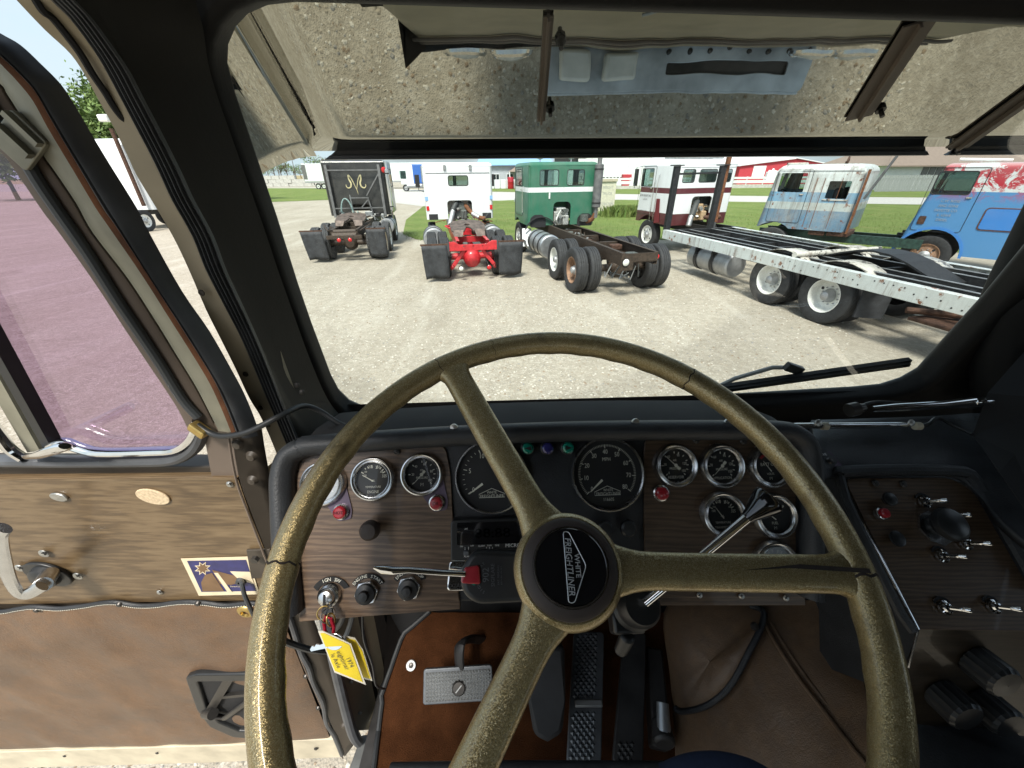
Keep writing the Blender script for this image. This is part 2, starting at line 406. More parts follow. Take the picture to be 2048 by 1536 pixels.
plain('barn_red', (.46, .045, .06), .7, var=.1, sc=3)
plain('roof_white', (.66, .68, .69), .55, var=.06, sc=2)
plain('roof_brown', (.23, .18, .145), .85, var=.12, sc=4)
plain('fence_grey', (.27, .29, .29), .8, var=.2, sc=5)
plain('dark_opening', (.02, .02, .022), .6)
plain('sign_board', (.62, .60, .47), .75, var=.15, sc=8)
plain('ink', (.05, .05, .05), .7)
plain('ink_white', (.75, .76, .76), .5)
plain('ink_gold', (.62, .55, .32), .4, .3)
plain('navy', (.03, .06, .2), .6)
# inside the cab
wood('walnut', (.038, .022, .012), (.095, .058, .034), (.175, .115, .070), sc=5.0)
wood('oak_veneer', (.048, .029, .0135), (.122, .079, .039), (.195, .136, .073), sc=5.0)
wood('dark_walnut', (.034, .019, .010), (.078, .048, .027), (.128, .083, .048), sc=5.0)
plain('vinyl_black', (.022, .024, .027), .48, var=.25, sc=40, bump=.35, bsc=420)
plain('trim_black', (.006, .006, .006), .65, spec=.3, var=.4, sc=12, bump=.15, bsc=300)
plain('pillar_brown', (.009, .008, .006), .6, spec=.3, var=.3, sc=8, bump=.1, bsc=200)
plain('plastic_black', (.014, .015, .016), .38, var=.2, sc=30)
plain('gloss_black', (.008, .008, .009), .12, var=.1, coat=.6)
plain('matt_black', (.012, .012, .013), .8, var=.2)
plain('brown_rubber', (.045, .032, .026), .6, var=.2)
plain('tan_paint', (.36, .31, .22), .55, var=.14, sc=9)
plain('brown_paint', (.15, .115, .09), .5, var=.1, sc=9)
plain('dark_brown_paint', (.05, .04, .03), .5, var=.25, sc=12)
plain('cork', (.56, .44, .29), .9, var=.25, sc=260)
plain('screw_steel', (.45, .45, .43), .35, .9, var=.2, sc=90)
plain('brass', (.5, .36, .13), .35, .9, var=.2, sc=60)
plain('bolt_dark', (.08, .075, .07), .4, .8, var=.2)
plain('cable_grey', (.045, .05, .054), .5, var=.1)
plain('cable_black', (.018, .02, .022), .45, var=.1)
plain('dial_black', (.012, .012, .013), .6)
plain('dial_glare', (.55, .58, .62), .35, var=.08)  # glare on the gauge face, put into a pale dial colour
plain('dial_ink', (.72, .70, .60), .6, var=.05)
plain('dial_amber', (.50, .36, .16), .6, var=.05)
plain('lamp_red', (.34, .012, .022), .3, var=.15, coat=.4)
plain('lamp_green', (.0, .22, .15), .25, coat=.4)
plain('lamp_blue', (.03, .03, .16), .25, coat=.4)
plain('bracket_violet', (.10, .075, .11), .4, .4, var=.2)
plain('tag_yellow', (.82, .62, .03), .45, var=.06)
plain('tag_film', (.72, .68, .58), .2, var=.08)
plain('clip_red', (.4, .01, .03), .3, .6)
plain('carpet_dark', (.03, .022, .018), .95, var=.3)
plain('floor_grey', (.10, .105, .105), .6, .2, var=.3, sc=15)
plain('sill_metal', (.34, .36, .38), .4, .8, var=.3, sc=12)
plain('pedal_grey', (.12, .13, .14), .42, .5, var=.2)
plain('denim', (.012, .02, .05), .9, var=.2, sc=200)
plain('weatherstrip', (.065, .069, .076), .42, var=.3, sc=20)
plain('cream_paint', (.50, .45, .34), .6, var=.18, sc=14)
plain('decal_cream', (.70, .60, .42), .6, var=.1)
plain('decal_navy', (.03, .03, .12), .5, var=.3, sc=60)
plain('decal_brown', (.17, .10, .05), .6, var=.2)
def carpet():
    t = NT('carpet'); v = t.co(); f = t.noise(v, 420, 4, .8); g = t.noise(v, 22, 5, .6)
    t.base(t.mix(.6, t.ramp(f, [(.3, (.022, .0085, .004)), (.7, (.115, .044, .017))]), t.ramp(g, [(.3, (.036, .014, .006)), (.7, (.095, .037, .015))])))
    t.bump(f, 1.0, .006); t.set(Roughness=1.0, Specular_IOR_Level=.05)
carpet()
def leather(name, a, b, sc=1.0):
    t = NT(name); v = t.co(); big = t.noise(v, 7*sc, 5, .6, .3)
    vo = t.n('TexVoronoi', Scale=150*sc, _feature='DISTANCE_TO_EDGE'); t.l(v, vo.inputs['Vector'])
    cre = t.n('TexVoronoi', Scale=9*sc, _feature='DISTANCE_TO_EDGE'); t.l(t.co((1, 1, .5)), cre.inputs['Vector'])
    c = t.ramp(big, [(.3, a), (.7, b)])
    c = t.mix(t.ramp(t.noise(v, 14*sc, 6, .7), [(.42, (0, 0, 0)), (.72, (.55, .55, .55))]), c, (.075, .06, .05)); t.base(c)
    h = t.mix(.85, t.ramp(vo.outputs['Distance'], [(0, (0, 0, 0)), (.12, (1, 1, 1))]), t.noise(v, 24*sc, 6, .65, .6))
    t.bump(h, .35, .006); t.set(Roughness=.4)
leather('leather', (.088, .048, .024), (.172, .098, .052))
leather('leather_dark', (.115, .069, .038), (.20, .124, .072), 1.8)
def gold():
    t = NT('gold_flake'); v = t.co()
    vo = t.n('TexVoronoi', Scale=1700.0); t.l(v, vo.inputs['Vector'])
    nm = t.n('NormalMap', Strength=.55); t.l(vo.outputs['Color'], nm.inputs['Color'])
    g = t.n('VectorMath', _operation='SUBTRACT'); t.l(vo.outputs['Color'], g.inputs[0]); g.inputs[1].default_value = (.5, .5, .5)
    s2 = t.n('VectorMath', _operation='SCALE'); s2.inputs['Scale'].default_value = .42; t.l(g.outputs[0], s2.inputs[0])
    ge = t.n('NewGeometry'); ad = t.n('VectorMath', _operation='ADD'); t.l(ge.outputs['Normal'], ad.inputs[0]); t.l(s2.outputs[0], ad.inputs[1])
    no = t.n('VectorMath', _operation='NORMALIZE'); t.l(ad.outputs[0], no.inputs[0]); t.l(no.outputs[0], t.b.inputs['Normal'])
    wear = t.noise(v, 30, 7, .7); sp = t.n('SeparateXYZ'); t.l(vo.outputs['Color'], sp.inputs[0])
    c = t.ramp(sp.outputs[1], [(0, (.25, .185, .075)), (.6, (.38, .295, .135)), (1, (.58, .49, .30))])
    c = t.mix(t.ramp(wear, [(.54, (0, 0, 0)), (.72, (.55, .55, .55))]), c, (.085, .06, .03)); t.base(c)
    cn = t.n('NewGeometry'); t.l(cn.outputs['Normal'], t.b.inputs['Coat Normal'])
    t.set(Roughness=.36, Metallic=.6, Coat_Weight=.5, Coat_Roughness=.12)
gold()
def visor_mat():
    t = NT('mirror_steel'); v = t.co()
    t.base((.40, .385, .335)); t.bump(t.noise(v, 5.0, 2, .4), .05, .02)
    r = t.ramp(t.noise(v, 6, 7, .7), [(.3, (.0, .0, .0)), (.8, (.03, .03, .03))]); t.set(Roughness=r, Metallic=1.0)
visor_mat()
glass('windshield_glass', (.94, .965, .955), .10)
glass('violet_glass', (.72, .62, .74), .10)
glass('clear_glass', (.92, .94, .94), .8)
glass('truck_glass', (.62, .72, .70), 1.2)
glass('dark_glass', (.35, .4, .4), 1.6)
glass('lens_glass', (.96, .97, .97), .8)
glass('lcd_glass', (.25, .32, .28), 1.0)

plain('badge_silver', (.62, .63, .63), .3, .35, var=.1)
wood('shaded_walnut', (.012, .008, .004), (.026, .018, .010), (.045, .032, .02), sc=5.0)  # shaded copy of the dark walnut: dimness of the lower switch face painted in
plain('hose_teal', (.22, .31, .30), .5, var=.5, sc=25)
plain('burgundy', (.16, .02, .028), .4, var=.15)
plain('bumper_metal', (.55, .60, .65), .35, .5, var=.3, sc=7)
plain('channel_metal', (.27, .26, .20), .45, .3, var=.3, sc=10)
# ---------------------------------------------------------------- the cab the photograph is taken from
T_ = V((math.cos(R(2)), math.sin(R(2)), 0)); B_ = V((-math.sin(R(2)), math.cos(R(2)), 0)); Z_ = V((0, 0, 1))
cab = empty('truck_cab', (0, .5, 1.45), 0, 'dark brown and black cab interior of the parked truck around the driver seat', 'truck cab')
def cabpart(mb, name, mat, parent=None, **k):
    return kid(mb, name, mat, parent or cab, **k)
def kid(mb, name, mat, parent, **k):
    """builds at world coordinates and parents without moving"""
    o = mb.build(name, mat, None, **k); o.parent = parent
    bpy.context.view_layer.update() if False else None
    o.matrix_parent_inverse = wmat(parent).inverted(); return o
def wmat(o):
    m = M.Translation(o.location) @ o.rotation_euler.to_matrix().to_4x4()
    return (wmat(o.parent) @ o.matrix_parent_inverse @ m) if o.parent else m

# windscreen plane
ws_o = onY(1200, 795, .66)
WS = Plane(ws_o, T_, Z_*math.cos(R(12)) - B_*math.sin(R(12)))
ws_px = [(627, 640), (651, 705), (666, 746), (682, 777), (702, 797), (729, 809), (798, 816), (911, 813), (986, 807), (1180, 798), (1369, 788), (1489, 782),
         (1711, 769), (1762, 764), (1800, 752), (1830, 735), (1870, 690), (1960, 590), (2048, 482), (2130, 385), (2190, 260), (2200, 150), (2170, 80), (2120, 60), (2048, 52),
         (1800, 43), (1500, 33), (1250, 25), (1000, 18), (700, 9), (600, 6), (545, 12), (505, 29), (480, 55), (465, 90), (463, 125), (480, 190), (520, 310), (560, 430), (600, 560)]
ws_in = WS.ls(ws_px, -.025)
xs = [p[0] for p in ws_in]; ys = [p[1] for p in ws_in]
x0, x1, y0, y1 = min(xs), max(xs), min(ys), max(ys)
mb = MB(); mb.plate([(x0-.035, y0-.07), (x1+.25, y0-.07), (x1+.25, y1+.3), (x0-.035, y1+.3)], [grow(ws_in, .012)], .045, .012, WS.mat(), .02)
cabpart(mb, 'windshield_frame', 'trim_black')
mb = MB(); gl = grow(ws_in, .010)
mb.plate(gl, [], .004, 0, WS.mat(), -.006); cabpart(mb, 'windshield', 'windshield_glass', smooth=0)
mb = MB(); mb.tube([WS.w(x, y, -.022) for x, y in grow(ws_in, .010)], .006, 8, closed=True); cabpart(mb, 'windshield_gasket', 'weatherstrip')
# roof lining over the header, sloping back over the driver
hd = [WS.w(x0-.3, y1+.04, .03), WS.w(x1+.3, y1+.04, .03)]
mb = MB()
rows = []
for t, (dy, dz) in enumerate([(0, 0), (-.05, .035), (-.16, .07), (-.4, .09)]):
    rows.append([hd[0].lerp(hd[1], k/8) + B_*dy + Z_*dz for k in range(9)])
mb.grid(rows); o = cabpart(mb, 'roof_lining', 'trim_black'); sm = o.modifiers.new('s', 'SOLIDIFY'); sm.thickness = .02
# left pillar: outer tan door flange, ribbed rubber seal, black pillar cover
FL = [(-20, -60), (33, 0), (90, 60), (142, 109), (175, 159), (197, 200), (227, 254), (254, 309), (273, 350), (303, 400), (346, 473), (379, 542), (412, 619), (441, 677), (470, 735), (499, 797), (525, 841), (560, 925), (604, 1050), (662, 1226), (702, 1462)]
FR = [(50, -60), (101, 0), (142, 41), (191, 107), (216, 150), (241, 197), (271, 254), (300, 309), (320, 350), (343, 400), (384, 473), (412, 542), (452, 619), (482, 677), (507, 735), (533, 797), (552, 841), (588, 925), (645, 1050), (712, 1226), (762, 1458)]
def strip(pa, xa, pb, xb, mid=0.0, n=4):
    a = spline([onX(x, y, xa) for x, y in pa], n); b = spline([onX(x, y, xb) for x, y in pb], n)
    return a, b
fa, fb = strip(FL, -.375, FR, -.355)
mb = MB(); mb.grid([fa, fb, [p+V((.012, .05, 0)) for p in fb], [p+V((0, .05, 0)) for p in fa]]); mb.grid([[p+V((0, .05, 0)) for p in fa], fa])
cabpart(mb, 'door_jamb', 'tan_paint')
# brown-black sealant bead wandering along the flange
bead = [(76, 0), (92, 25), (112, 40), (148, 85), (168, 113), (190, 150), (214, 185), (232, 215), (250, 238), (266, 252)]
mb = MB(); mb.tube(spline([onX(x, y, -.3635)+V((0, -.002, 0)) for x, y in bead], 4), .0028, 6); cabpart(mb, 'sealant_bead', 'matt_black')
for x, y in [(385, 505), (404, 585), (455, 650), (478, 702), (492, 748), (521, 815), (536, 850)]:
    mb = MB(); mb.lathe([(0, .0012), (.0035, .0008), (.004, 0)], 8, M.Translation(onX(x, y, -.366)+V((0, -.001, 0))) @ M.Rotation(R(90), 4, 'X'))
    cabpart(mb, 'paint_chip', 'dark_brown_paint')
RR_ = [(100, -60), (150, 0), (188, 41), (236, 107), (264, 150), (288, 197), (318, 254), (346, 309), (366, 350), (389, 400), (428, 473), (454, 542), (490, 619), (516, 677), (540, 735), (564, 797), (582, 841), (618, 925), (676, 1050)]
ra = spline([onX(x, y, -.355) for x, y in FR[:-2]], 4); rb = spline([onX(x, y, -.335) for x, y in RR_], 4)
rows = []
for k in range(21):
    t = k/20; h = .0045*(.5-.5*math.cos(2*math.pi*5*t))+.004*math.sin(math.pi*t)
    rows.append([a.lerp(b, t) + V((.35, -.8, .1))*h for a, b in zip(ra, rb)])
mb = MB(); mb.grid(rows); cabpart(mb, 'ribbed_seal', 'weatherstrip', smooth=25)
# pillar cover between seal and windscreen
we = [(430, -60), (440, 0), (455, 60), (463, 125), (480, 190), (500, 250), (520, 310), (545, 385), (565, 445), (590, 525), (615, 600), (635, 660), (655, 715), (672, 757), (690, 790), (712, 815), (740, 840), (790, 880), (860, 960)]
pw = [WS.w(*WS.l(x-16, y), .03) for x, y in we]
pb_ = [onX(x, y, -.335) for x, y in RR_]
rows = []
for k in range(9):
    t = k/8; rows.append(spline([a.lerp(b, t)+V((-.25, -.9, .3))*(.028*math.sin(math.pi*t)**.8+.012*math.exp(-((t-.45)/.12)**2)) for a, b in zip(pb_, pw)], 3))
mb = MB(); mb.grid(rows); pil = cabpart(mb, 'pillar_cover', 'pillar_brown', smooth=60)
for x, y in [(541, 663), (548, 684), (594, 770), (604, 784)]:
    p = onX(x, y, -.305); m = MB(); m.lathe([(0, .003), (.0035, .002), (.0045, 0)], 10, M.Translation(onp(x, y, V((-.318, .5, 2.3)), V((-.3, -.9, .2)))) @ V((.2, -.9, .3)).to_track_quat('Z', 'Y').to_matrix().to_4x4())
    cabpart(m, 'screw', 'bolt_dark')
# lower cowl: dark shelf from windscreen down behind the instrument housing
mb = MB()
rows = []
for off, dz in ((.0, .0), (-.05, -.02), (-.12, -.05), (-.14, -.12)):
    rows.append([WS.w(x0-.08+k*(x1-x0+.5)/8, y0-.05, .02) + B_*off + Z_*dz for k in range(9)])
mb.grid(rows); cabpart(mb, 'cowl_shelf', 'trim_black')
# windscreen centre post
mb = MB(); a = WS.w(x1-.02, y0-.05, .05); b = WS.w(x1-.02, y1+.2, .05)
cpx = [(2010, 760), (1985, 690), (1985, 620), (2010, 560), (2070, 470)]
pth = [W(2030, 840, .72), W(2020, 740, .70), W(2030, 660, .68), W(2050, 590, .66), W(2110, 470, .64), W(2200, 300, .6)]
mb.tube(spline(pth, 4), .05, 14); cabpart(mb, 'centre_post', 'trim_black')
# outer skin of the nose: tan front panel below the glass, bumper, lamps (seen mirrored in the visor)
def cw(a, b, z): return V((0, 0, 0)) + T_*a + B_*b + Z_*z
nose_l, nose_r = -.40, 1.95
mb = MB(); rows = []
for b_, z in [(.70, 2.17), (.715, 2.10), (.72, 1.80), (.73, 1.45), (.73, 1.2)]:
    row = []
    for k in range(61):
        t = k/60; a = nose_l+(nose_r-nose_l)*t; e = min(t, 1-t)*(nose_r-nose_l)
        row.append(cw(a, b_-(.20*(1-e/.16)**3 if e < .16 else 0), z))
    rows.append(row)
mb.grid(rows); cabpart(mb, 'nose_panel', 'tan_paint')
for z in (1.62, 1.50):
    mb = MB(); mb.bar(cw(-.3, .735, z), cw(1.85, .735, z), .012, .03); cabpart(mb, 'trim_strip', 'brown_paint', bev=.004)
BPt = Plane(cw(.92, .80, 1.17), T_, B_)          # deep stepped bumper: top tread with slot and bolt holes, front face below
mb = MB(); mb.plate(rrect(1.36, .20, .02), [rrect(.62, .055, .012, cx=.26, cy=.01)], .012, .003, BPt.mat()); bump = cabpart(mb, 'bumper', 'bumper_metal')
mb = MB(); mb.plate(rrect(1.36, .34, .02), [], .012, .003, Plane(cw(.92, .902, .99), T_, Z_).mat()); cabpart(mb, 'front_face', 'bumper_metal', bump)
mb = MB(); mb.box((.26, .01, -.05), (.66, .07, .06), BPt.mat()); cabpart(mb, 'step_well', 'bolt_dark', bump)
for k in range(8):
    m = MB(); m.lathe([(0, .012), (.010, .01), (.013, 0)], 10, BPt.mat(-.05+k*.1, -.055 if k != 3 else -.07, 0)); cabpart(m, 'bolt', 'bolt_dark', bump)
for a, d_ in ((-.30, .16), (-.52, .14)):
    m = MB(); m.box((a, 0, .04), (d_, .12, .08), BPt.mat()); cabpart(m, 'lamp_box', 'white_rim', bump, bev=.015)
for a in (-.12, .08, 1.45, 1.65):
    P_ = Plane(cw(a, .755, 1.38), -T_, Z_); m = MB(); m.lathe([(0, .03), (.05, .024), (.075, .008)], 24, P_.mat()); h_ = cabpart(m, 'headlight', 'white_lens')
    m = MB(); m.lathe([(.075, .004), (.08, .02), (.092, .012), (.095, 0)], 24, P_.mat()); cabpart(m, 'ring', 'chrome', h_)
# outside sun visor, polished underside
ve = [onY(650, 302, .985), onY(1868, 292, .985+.03)]
vis_lo = (ve[0]+ve[1])/2
VS = Plane(vis_lo, T_, -B_*math.cos(R(40.5)) + Z_*math.sin(R(40.5)))
hw = (ve[1]-ve[0]).length/2
VA = -.13; VB_ = .36
def vpt(a, b):            # slight crown towards the left end
    sag = -.05*max(0, (-a-hw+.12))**1.2*3 if a < -hw+.12 else 0
    return VS.w(a, b, sag)
mb = MB(); rows = []
for j in range(10):
    b = .002+(VB_-.002)*j/9
    rows.append([VS.w(-hw-.02+(2*hw+.9)*k/24, b, 0) for k in range(25)])
mb.grid(rows); vis = cabpart(mb, 'sun_visor', 'mirror_steel'); so_ = vis.modifiers.new('s', 'SOLIDIFY'); so_.thickness = .003; so_.offset = -1 
# rolled left end of the visor, curling down
mb = MB(); rows = []
endpx = [[(470, 60), (560, 60)], [(468, 150), (560, 160)]]
for j in range(10):
    b = -.012+(VB_+.012)*j/9; row = []
    for k in range(13):
        t = k/12; a = -hw-.02-.15*t; row.append(VS.w(a, b, .075*t**2.0))
    rows.append(row)
mb.grid(rows); e_ = cabpart(mb, 'visor_end', 'mirror_steel', vis); so_ = e_.modifiers.new('s', 'SOLIDIFY'); so_.thickness = .003
# dark front lip with return flange, two halves
def lip(a0, a1, name):
    """folded front lip: bevelled upright band with a rolled lower flange"""
    mb = MB(); pr = [(-.004, .003), (-.008, -.001), (-.005, -.008), (-.008, -.010), (-.008, -.017), (.0, -.018), (.008, -.016), (.008, .002)]
    A = [VS.w(a0+.03*(1+z/.018), 0)-B_*y*-1+Z_*z for y, z in pr]; Bq = [VS.w(a1-.02*(1+z/.018), 0)-B_*y*-1+Z_*z for y, z in pr]
    mb.grid([A+[A[0]], Bq+[Bq[0]]]); mb.add(A, [tuple(range(8))]); mb.add(Bq, [tuple(range(8))])
    return cabpart(mb, name, 'plastic_black', vis, smooth=0)
lip(-hw, hw, 'visor_lip'); lip(hw+.045, hw+.9, 'visor_lip')
# struts under the visor
def strut(pts, wd, name='visor_strut'):
    mb = MB()
    for q in (0, 1):
        mb.bar(pts[0]+VS.ez*(.004+.02*q*0), pts[1]+VS.ez*.004, wd if q == 0 else .004, .004 if q == 0 else .022, VS.ez)
    return cabpart(mb, name, 'brown_paint', vis)
def vp(x, y, h=0.0): return VS.w(*VS.l(x, y, h), h)
for A, Bq, wd in (((1097, 28), (1082, 238), .016), ((1840, 40), (1716, 232), .045), ((2110, 150), (1912, 292), .05)):
    s_ = strut([vp(*A, .004), vp(*Bq, .004)], wd)
for x, y in ((1121, 75), (1100, 212), (1760, 215), (1912, 292)):
    m = MB(); P_ = VS; m.lathe([(0, .022), (.004, .022), (.004, .008), (.009, .008), (.009, .002), (.013, 0)], 8, VS.at(x, y, .001)); cabpart(m, 'bolt', 'bolt_dark', vis)
# wiper
wp = empty('windshield_wiper', WS.w(*WS.l(1400, 780), -.03), 0, 'black windshield wiper resting along the bottom edge of the glass', 'wiper')
def wsp(x, y, h=-.03): return WS.w(*WS.l(x, y, h), h)
mb = MB(); mb.bar(wsp(1440, 776), wsp(1818, 722), .012, .010, WS.ez); mb.bar(wsp(1440, 780, -.024), wsp(1816, 727, -.024), .008, .012, WS.ez); kid(mb, 'blade', 'plastic_black', wp)
mb = MB(); mb.tube([wsp(1380, 800, -.05), wsp(1470, 757, -.05), wsp(1545, 735, -.05), wsp(1600, 735, -.04)], .0045, 8); kid(mb, 'arm', 'galvanised', wp)
mb = MB(); mb.bar(wsp(1572, 732, -.04), wsp(1602, 742, -.04), .018, .012, WS.ez); kid(mb, 'clip', 'plastic_black', wp, bev=.002)
# ---------------------------------------------------------------- rest of the cab shell round the driver (roof, far side, back)
m = MB(); m.grid([[cw(a, b, z) for a in (-.36, .3, 1.2, 1.95)] for b, z in ((.30, 2.93), (-.1, 2.98), (-.9, 2.98), (-1.3, 2.9))]); o = cabpart(m, 'roof', 'trim_black'); o.modifiers.new('s', 'SOLIDIFY').thickness = .03
RW = Plane(cw(1.97, -.35, 2.1), -B_, Z_); m = MB(); m.plate(roundpoly([(-1.0, -.9), (.95, -.9), (.95, .85), (-.75, .85), (-1.0, .1)], .06), [roundpoly([(-.45, .1), (.15, .1), (.15, .6), (-.35, .6)], .08)], .04, .004, RW.mat()); cabpart(m, 'far_side_wall', 'pillar_brown')
BW = Plane(cw(.78, -1.28, 2.1), T_, Z_); m = MB(); m.plate(rrect(2.4, 1.75, .06), [rrect(.7, .4, .06, cx=-.6, cy=.35), rrect(.7, .4, .06, cx=.6, cy=.35)], .04, .004, BW.mat()); cabpart(m, 'back_wall', 'pillar_brown')
SW = Plane(cw(-.38, -.95, 2.1), B_, Z_); m = MB(); m.plate(rrect(.7, 1.75, .04), [], .04, .004, SW.mat()); cabpart(m, 'rear_quarter', 'pillar_brown')
# ---------------------------------------------------------------- dashboard
DT = R(36)
D = Plane(W(1100, 960, .545), T_, B_*math.sin(DT) + Z_*math.cos(DT))
dash = empty('dashboard', D.w(0, -.12), 0, 'black padded dashboard with walnut panels and round chrome gauges', 'dashboard')
def dk(mb, name, mat, parent=None, **k): return kid(mb, name, mat, parent or dash, **k)
out_px = [(576, 1228), (562, 1120), (553, 1000), (550, 941), (562, 903), (593, 880), (640, 874), (904, 858), (1003, 853), (1180, 848), (1277, 847), (1451, 846), (1557, 848), (1590, 856), (1619, 879), (1631, 907), (1634, 960), (1634, 1192), (1288, 1196), (917, 1200)]
o2 = D.ls(out_px)
# base plate with the two wood openings left in place
mb = MB(); mb.plate(o2, [], .02, .003, D.mat(), -.002); dk(mb, 'backing_plate', 'vinyl_black')
# padded hood rim round the top and the sides
rim_px = [(582, 1226), (572, 1100), (567, 1000), (567, 948), (580, 912), (606, 896), (640, 890), (904, 872), (1180, 862), (1451, 860), (1560, 862), (1590, 872), (1608, 890), (1616, 925), (1618, 1000), (1618, 1192)]
rp = [D.w(*D.l(x, y, .010), .010) for x, y in rim_px]
mb = MB(); pth = spline(rp, 5); mb.tube(pth, [.0145]*len(pth), 14, up=D.ez, flat=1.5); dk(mb, 'padded_rim', 'vinyl_black', smooth=60)
# hood top falling away to the windscreen
mb = MB(); tp = [D.w(*D.l(x, y, .012), .018) for x, y in rim_px[5:12]]; tp = spline(tp, 4)
mb.grid([tp, [p + B_*.05+Z_*(-.004) for p in tp], [p + B_*.13-Z_*.03 for p in tp]]); dk(mb, 'hood_top', 'matt_black')
mb = MB(); tp2 = [D.w(*D.l(x, y, .02), .02) for x, y in [(680, 875), (904, 858), (1003, 853), (1180, 848), (1277, 847), (1451, 847), (1560, 849)]]
mb.tube(spline(tp2, 4), .0022, 8); dk(mb, 'edge_bead', 'satin_chrome')
for x, y in ((908, 856), (1271, 845), (1455, 846)):
    m = MB(); m.lathe([(0, .004), (.005, .003), (.006, 0)], 10, D.at(x, y, .022)); dk(m, 'screw', 'screw_steel')
# wood panels
wl = roundpoly(D.ls([(604, 1226), (596, 1060), (592, 955), (596, 912), (640, 904), (858, 888), (890, 892), (900, 940), (905, 1036), (917, 1199)]), [.002, .1, .05, .03, .02, .03, .025, .03, .02, .002])
mb = MB(); mb.plate(wl, [], .004, .001, D.mat(), .003); pl = dk(mb, 'wood_panel', 'walnut')
wr = roundpoly(D.ls([(1290, 1192), (1287, 907), (1292, 874), (1506, 873), (1594, 874), (1602, 910), (1606, 1192)]), [.002, .02, .02, .02, .015, .02, .002])
mb = MB(); mb.plate(wr, [], .004, .001, D.mat(), .003); pr = dk(mb, 'wood_panel', 'dark_walnut')
for a, b, par in (((600, 1228), (920, 1203), 'walnut'), ((1288, 1196), (1608, 1196), 'dark_walnut')):
    m = MB(); m.bar(D.w(*D.l(*a, 0), -.004), D.w(*D.l(*b, 0), -.004), .018, .012, D.ez); dk(m, 'lower_lip', par, bev=.001)
def screw(x, y, h=.004, r=.0048, mat='bolt_dark', P=None, par=None):
    P = P or D; m = MB(); m.lathe([(0, .0032), (r*.6, .003), (r, .0012), (r*1.05, 0)], 14, P.at(x, y, h)); o = kid(m, 'screw', mat, par or dash)
    m = MB(); mt = P.at(x, y, h+.0031, random.uniform(0, 1.5)); m.box((0, 0, 0), (r*1.1, r*.22, .0006), mt); m.box((0, 0, .0001), (r*.22, r*1.1, .0006), mt); kid(m, 'slot', 'matt_black', o, smooth=0)
    return o
for x, y in ((794, 902), (668, 905), (1392, 880), (1486, 882), (1588, 884)): screw(x, y)
for x, y in ((1399, 1190), (1483, 1192), (1572, 1196)): screw(x, y, .006, .004, 'screw_steel')

# gauges --------------------------------------------------------------------
def gauge(x, y, rpx, name, label, face='dial_black', ticks=(), nums=(), words=(), needle=None, big=False, hub=True, minor=0, rng=(225, -45)):
    r = rpx*D.px(x, y); mt = D.at(x, y, .004); g = MB()
    if big: prof = [(r, 0), (r*1.0, .008), (r*.985, .012), (r*.95, .012), (r*.93, .008), (r*.925, .003)]
    else: prof = [(r, 0), (r*.99, .006), (r*.93, .0105), (r*.88, .011), (r*.80, .0095), (r*.77, .011), (r*.735, .0095), (r*.72, .004)]
    g.lathe(prof, 48, mt); gb = dk(g, name, 'satin_chrome'); gb['label'] = label
    R0 = r*(.925 if big else .725)
    m = MB(); m.disc(R0, 40, mt, .003); kid(m, 'dial', face, gb, smooth=0)
    k = MB(); Z = .0036
    def pol(a, q): return (q*R0*math.cos(R(a)), q*R0*math.sin(R(a)))
    if minor:
        for i in range(minor+1):
            a = rng[0]+(rng[1]-rng[0])*i/minor; c_, s_ = pol(a, .83)
            k.box((c_, s_, Z), (R0*.06, R0*.012, .0004), mt, R(a))
    for a, ln in ticks:
        c_, s_ = pol(a, .85-ln/2); k.box((c_, s_, Z), (R0*ln, R0*(.022 if big else .05), .0004), mt, R(a))
    for a, tx, q, sz in nums:
        c_, s_ = pol(a, q*(1 if big else 1.04)); k.text(tx, sz*R0*(1 if big else .82), mt @ M.Translation((c_, s_, Z)), xs=.8)
    kid(k, 'markings', 'dial_ink' if face == 'dial_black' else 'ink_white', gb, smooth=0) if k.f else None
    k = MB()
    for tx, dy, sz in words: k.text(tx, sz*R0, mt @ M.Translation((0, dy*R0, Z)), xs=.85)
    if k.f: kid(k, 'lettering', 'dial_ink', gb, smooth=0)
    if needle:
        a, l0, l1, cy = needle; n = MB(); m2 = mt @ M.Translation((0, cy*R0, .0055)) @ M.Rotation(R(a), 4, 'Z')
        n.add([(-l0*R0, -.035*R0, 0), (l1*R0, -.012*R0, 0), (l1*R0, .012*R0, 0), (-l0*R0, .035*R0, 0)], [(0, 1, 2, 3)], m2)
        if hub: n.box((-l0*R0*.7, 0, 0.0002), (l0*R0*.6, .16*R0, .0006), m2); n.disc(.11*R0, 16, m2, .001)
        kid(n, 'needle', 'dial_ink', gb, smooth=0)
    m = MB(); m.disc(R0*1.0, 40, mt, .0078); kid(m, 'lens', 'lens_glass', gb, smooth=0)
    return gb
ot = dict(ticks=[(150, .18), (128, .1), (115, .14), (97, .2), (72, .2), (55, .14), (42, .14), (30, .18)], nums=[(160, '100', .55, .26), (138, '150', .62, .2), (103, '200', .72, .3), (68, '250', .72, .3), (38, '300', .62, .2), (12, '325', .68, .3)])
gauge(649, 966, 45, 'water_temperature_gauge', 'round chrome gauge with face painted pale for glare behind the wheel rim', 'dial_glare', ticks=[(20, .2), (-10, .2), (-40, .15)], nums=[(8, '240', .6, .3), (-22, '250', .5, .3)])
gauge(748, 957, 44, 'oil_temperature_gauge', 'engine oil temperature gauge left of the oil pressure gauge', words=[('OIL', -.12, .18), ('TEMPERATURE', -.5, .17), ('ENGINE', -.8, .24)], needle=(150, .05, .75, -.12), hub=False, **ot)
pr_t = [(a, .12) for a in (225, 180, 135, 90, 70, 45, 20, 0, -20, -45)]
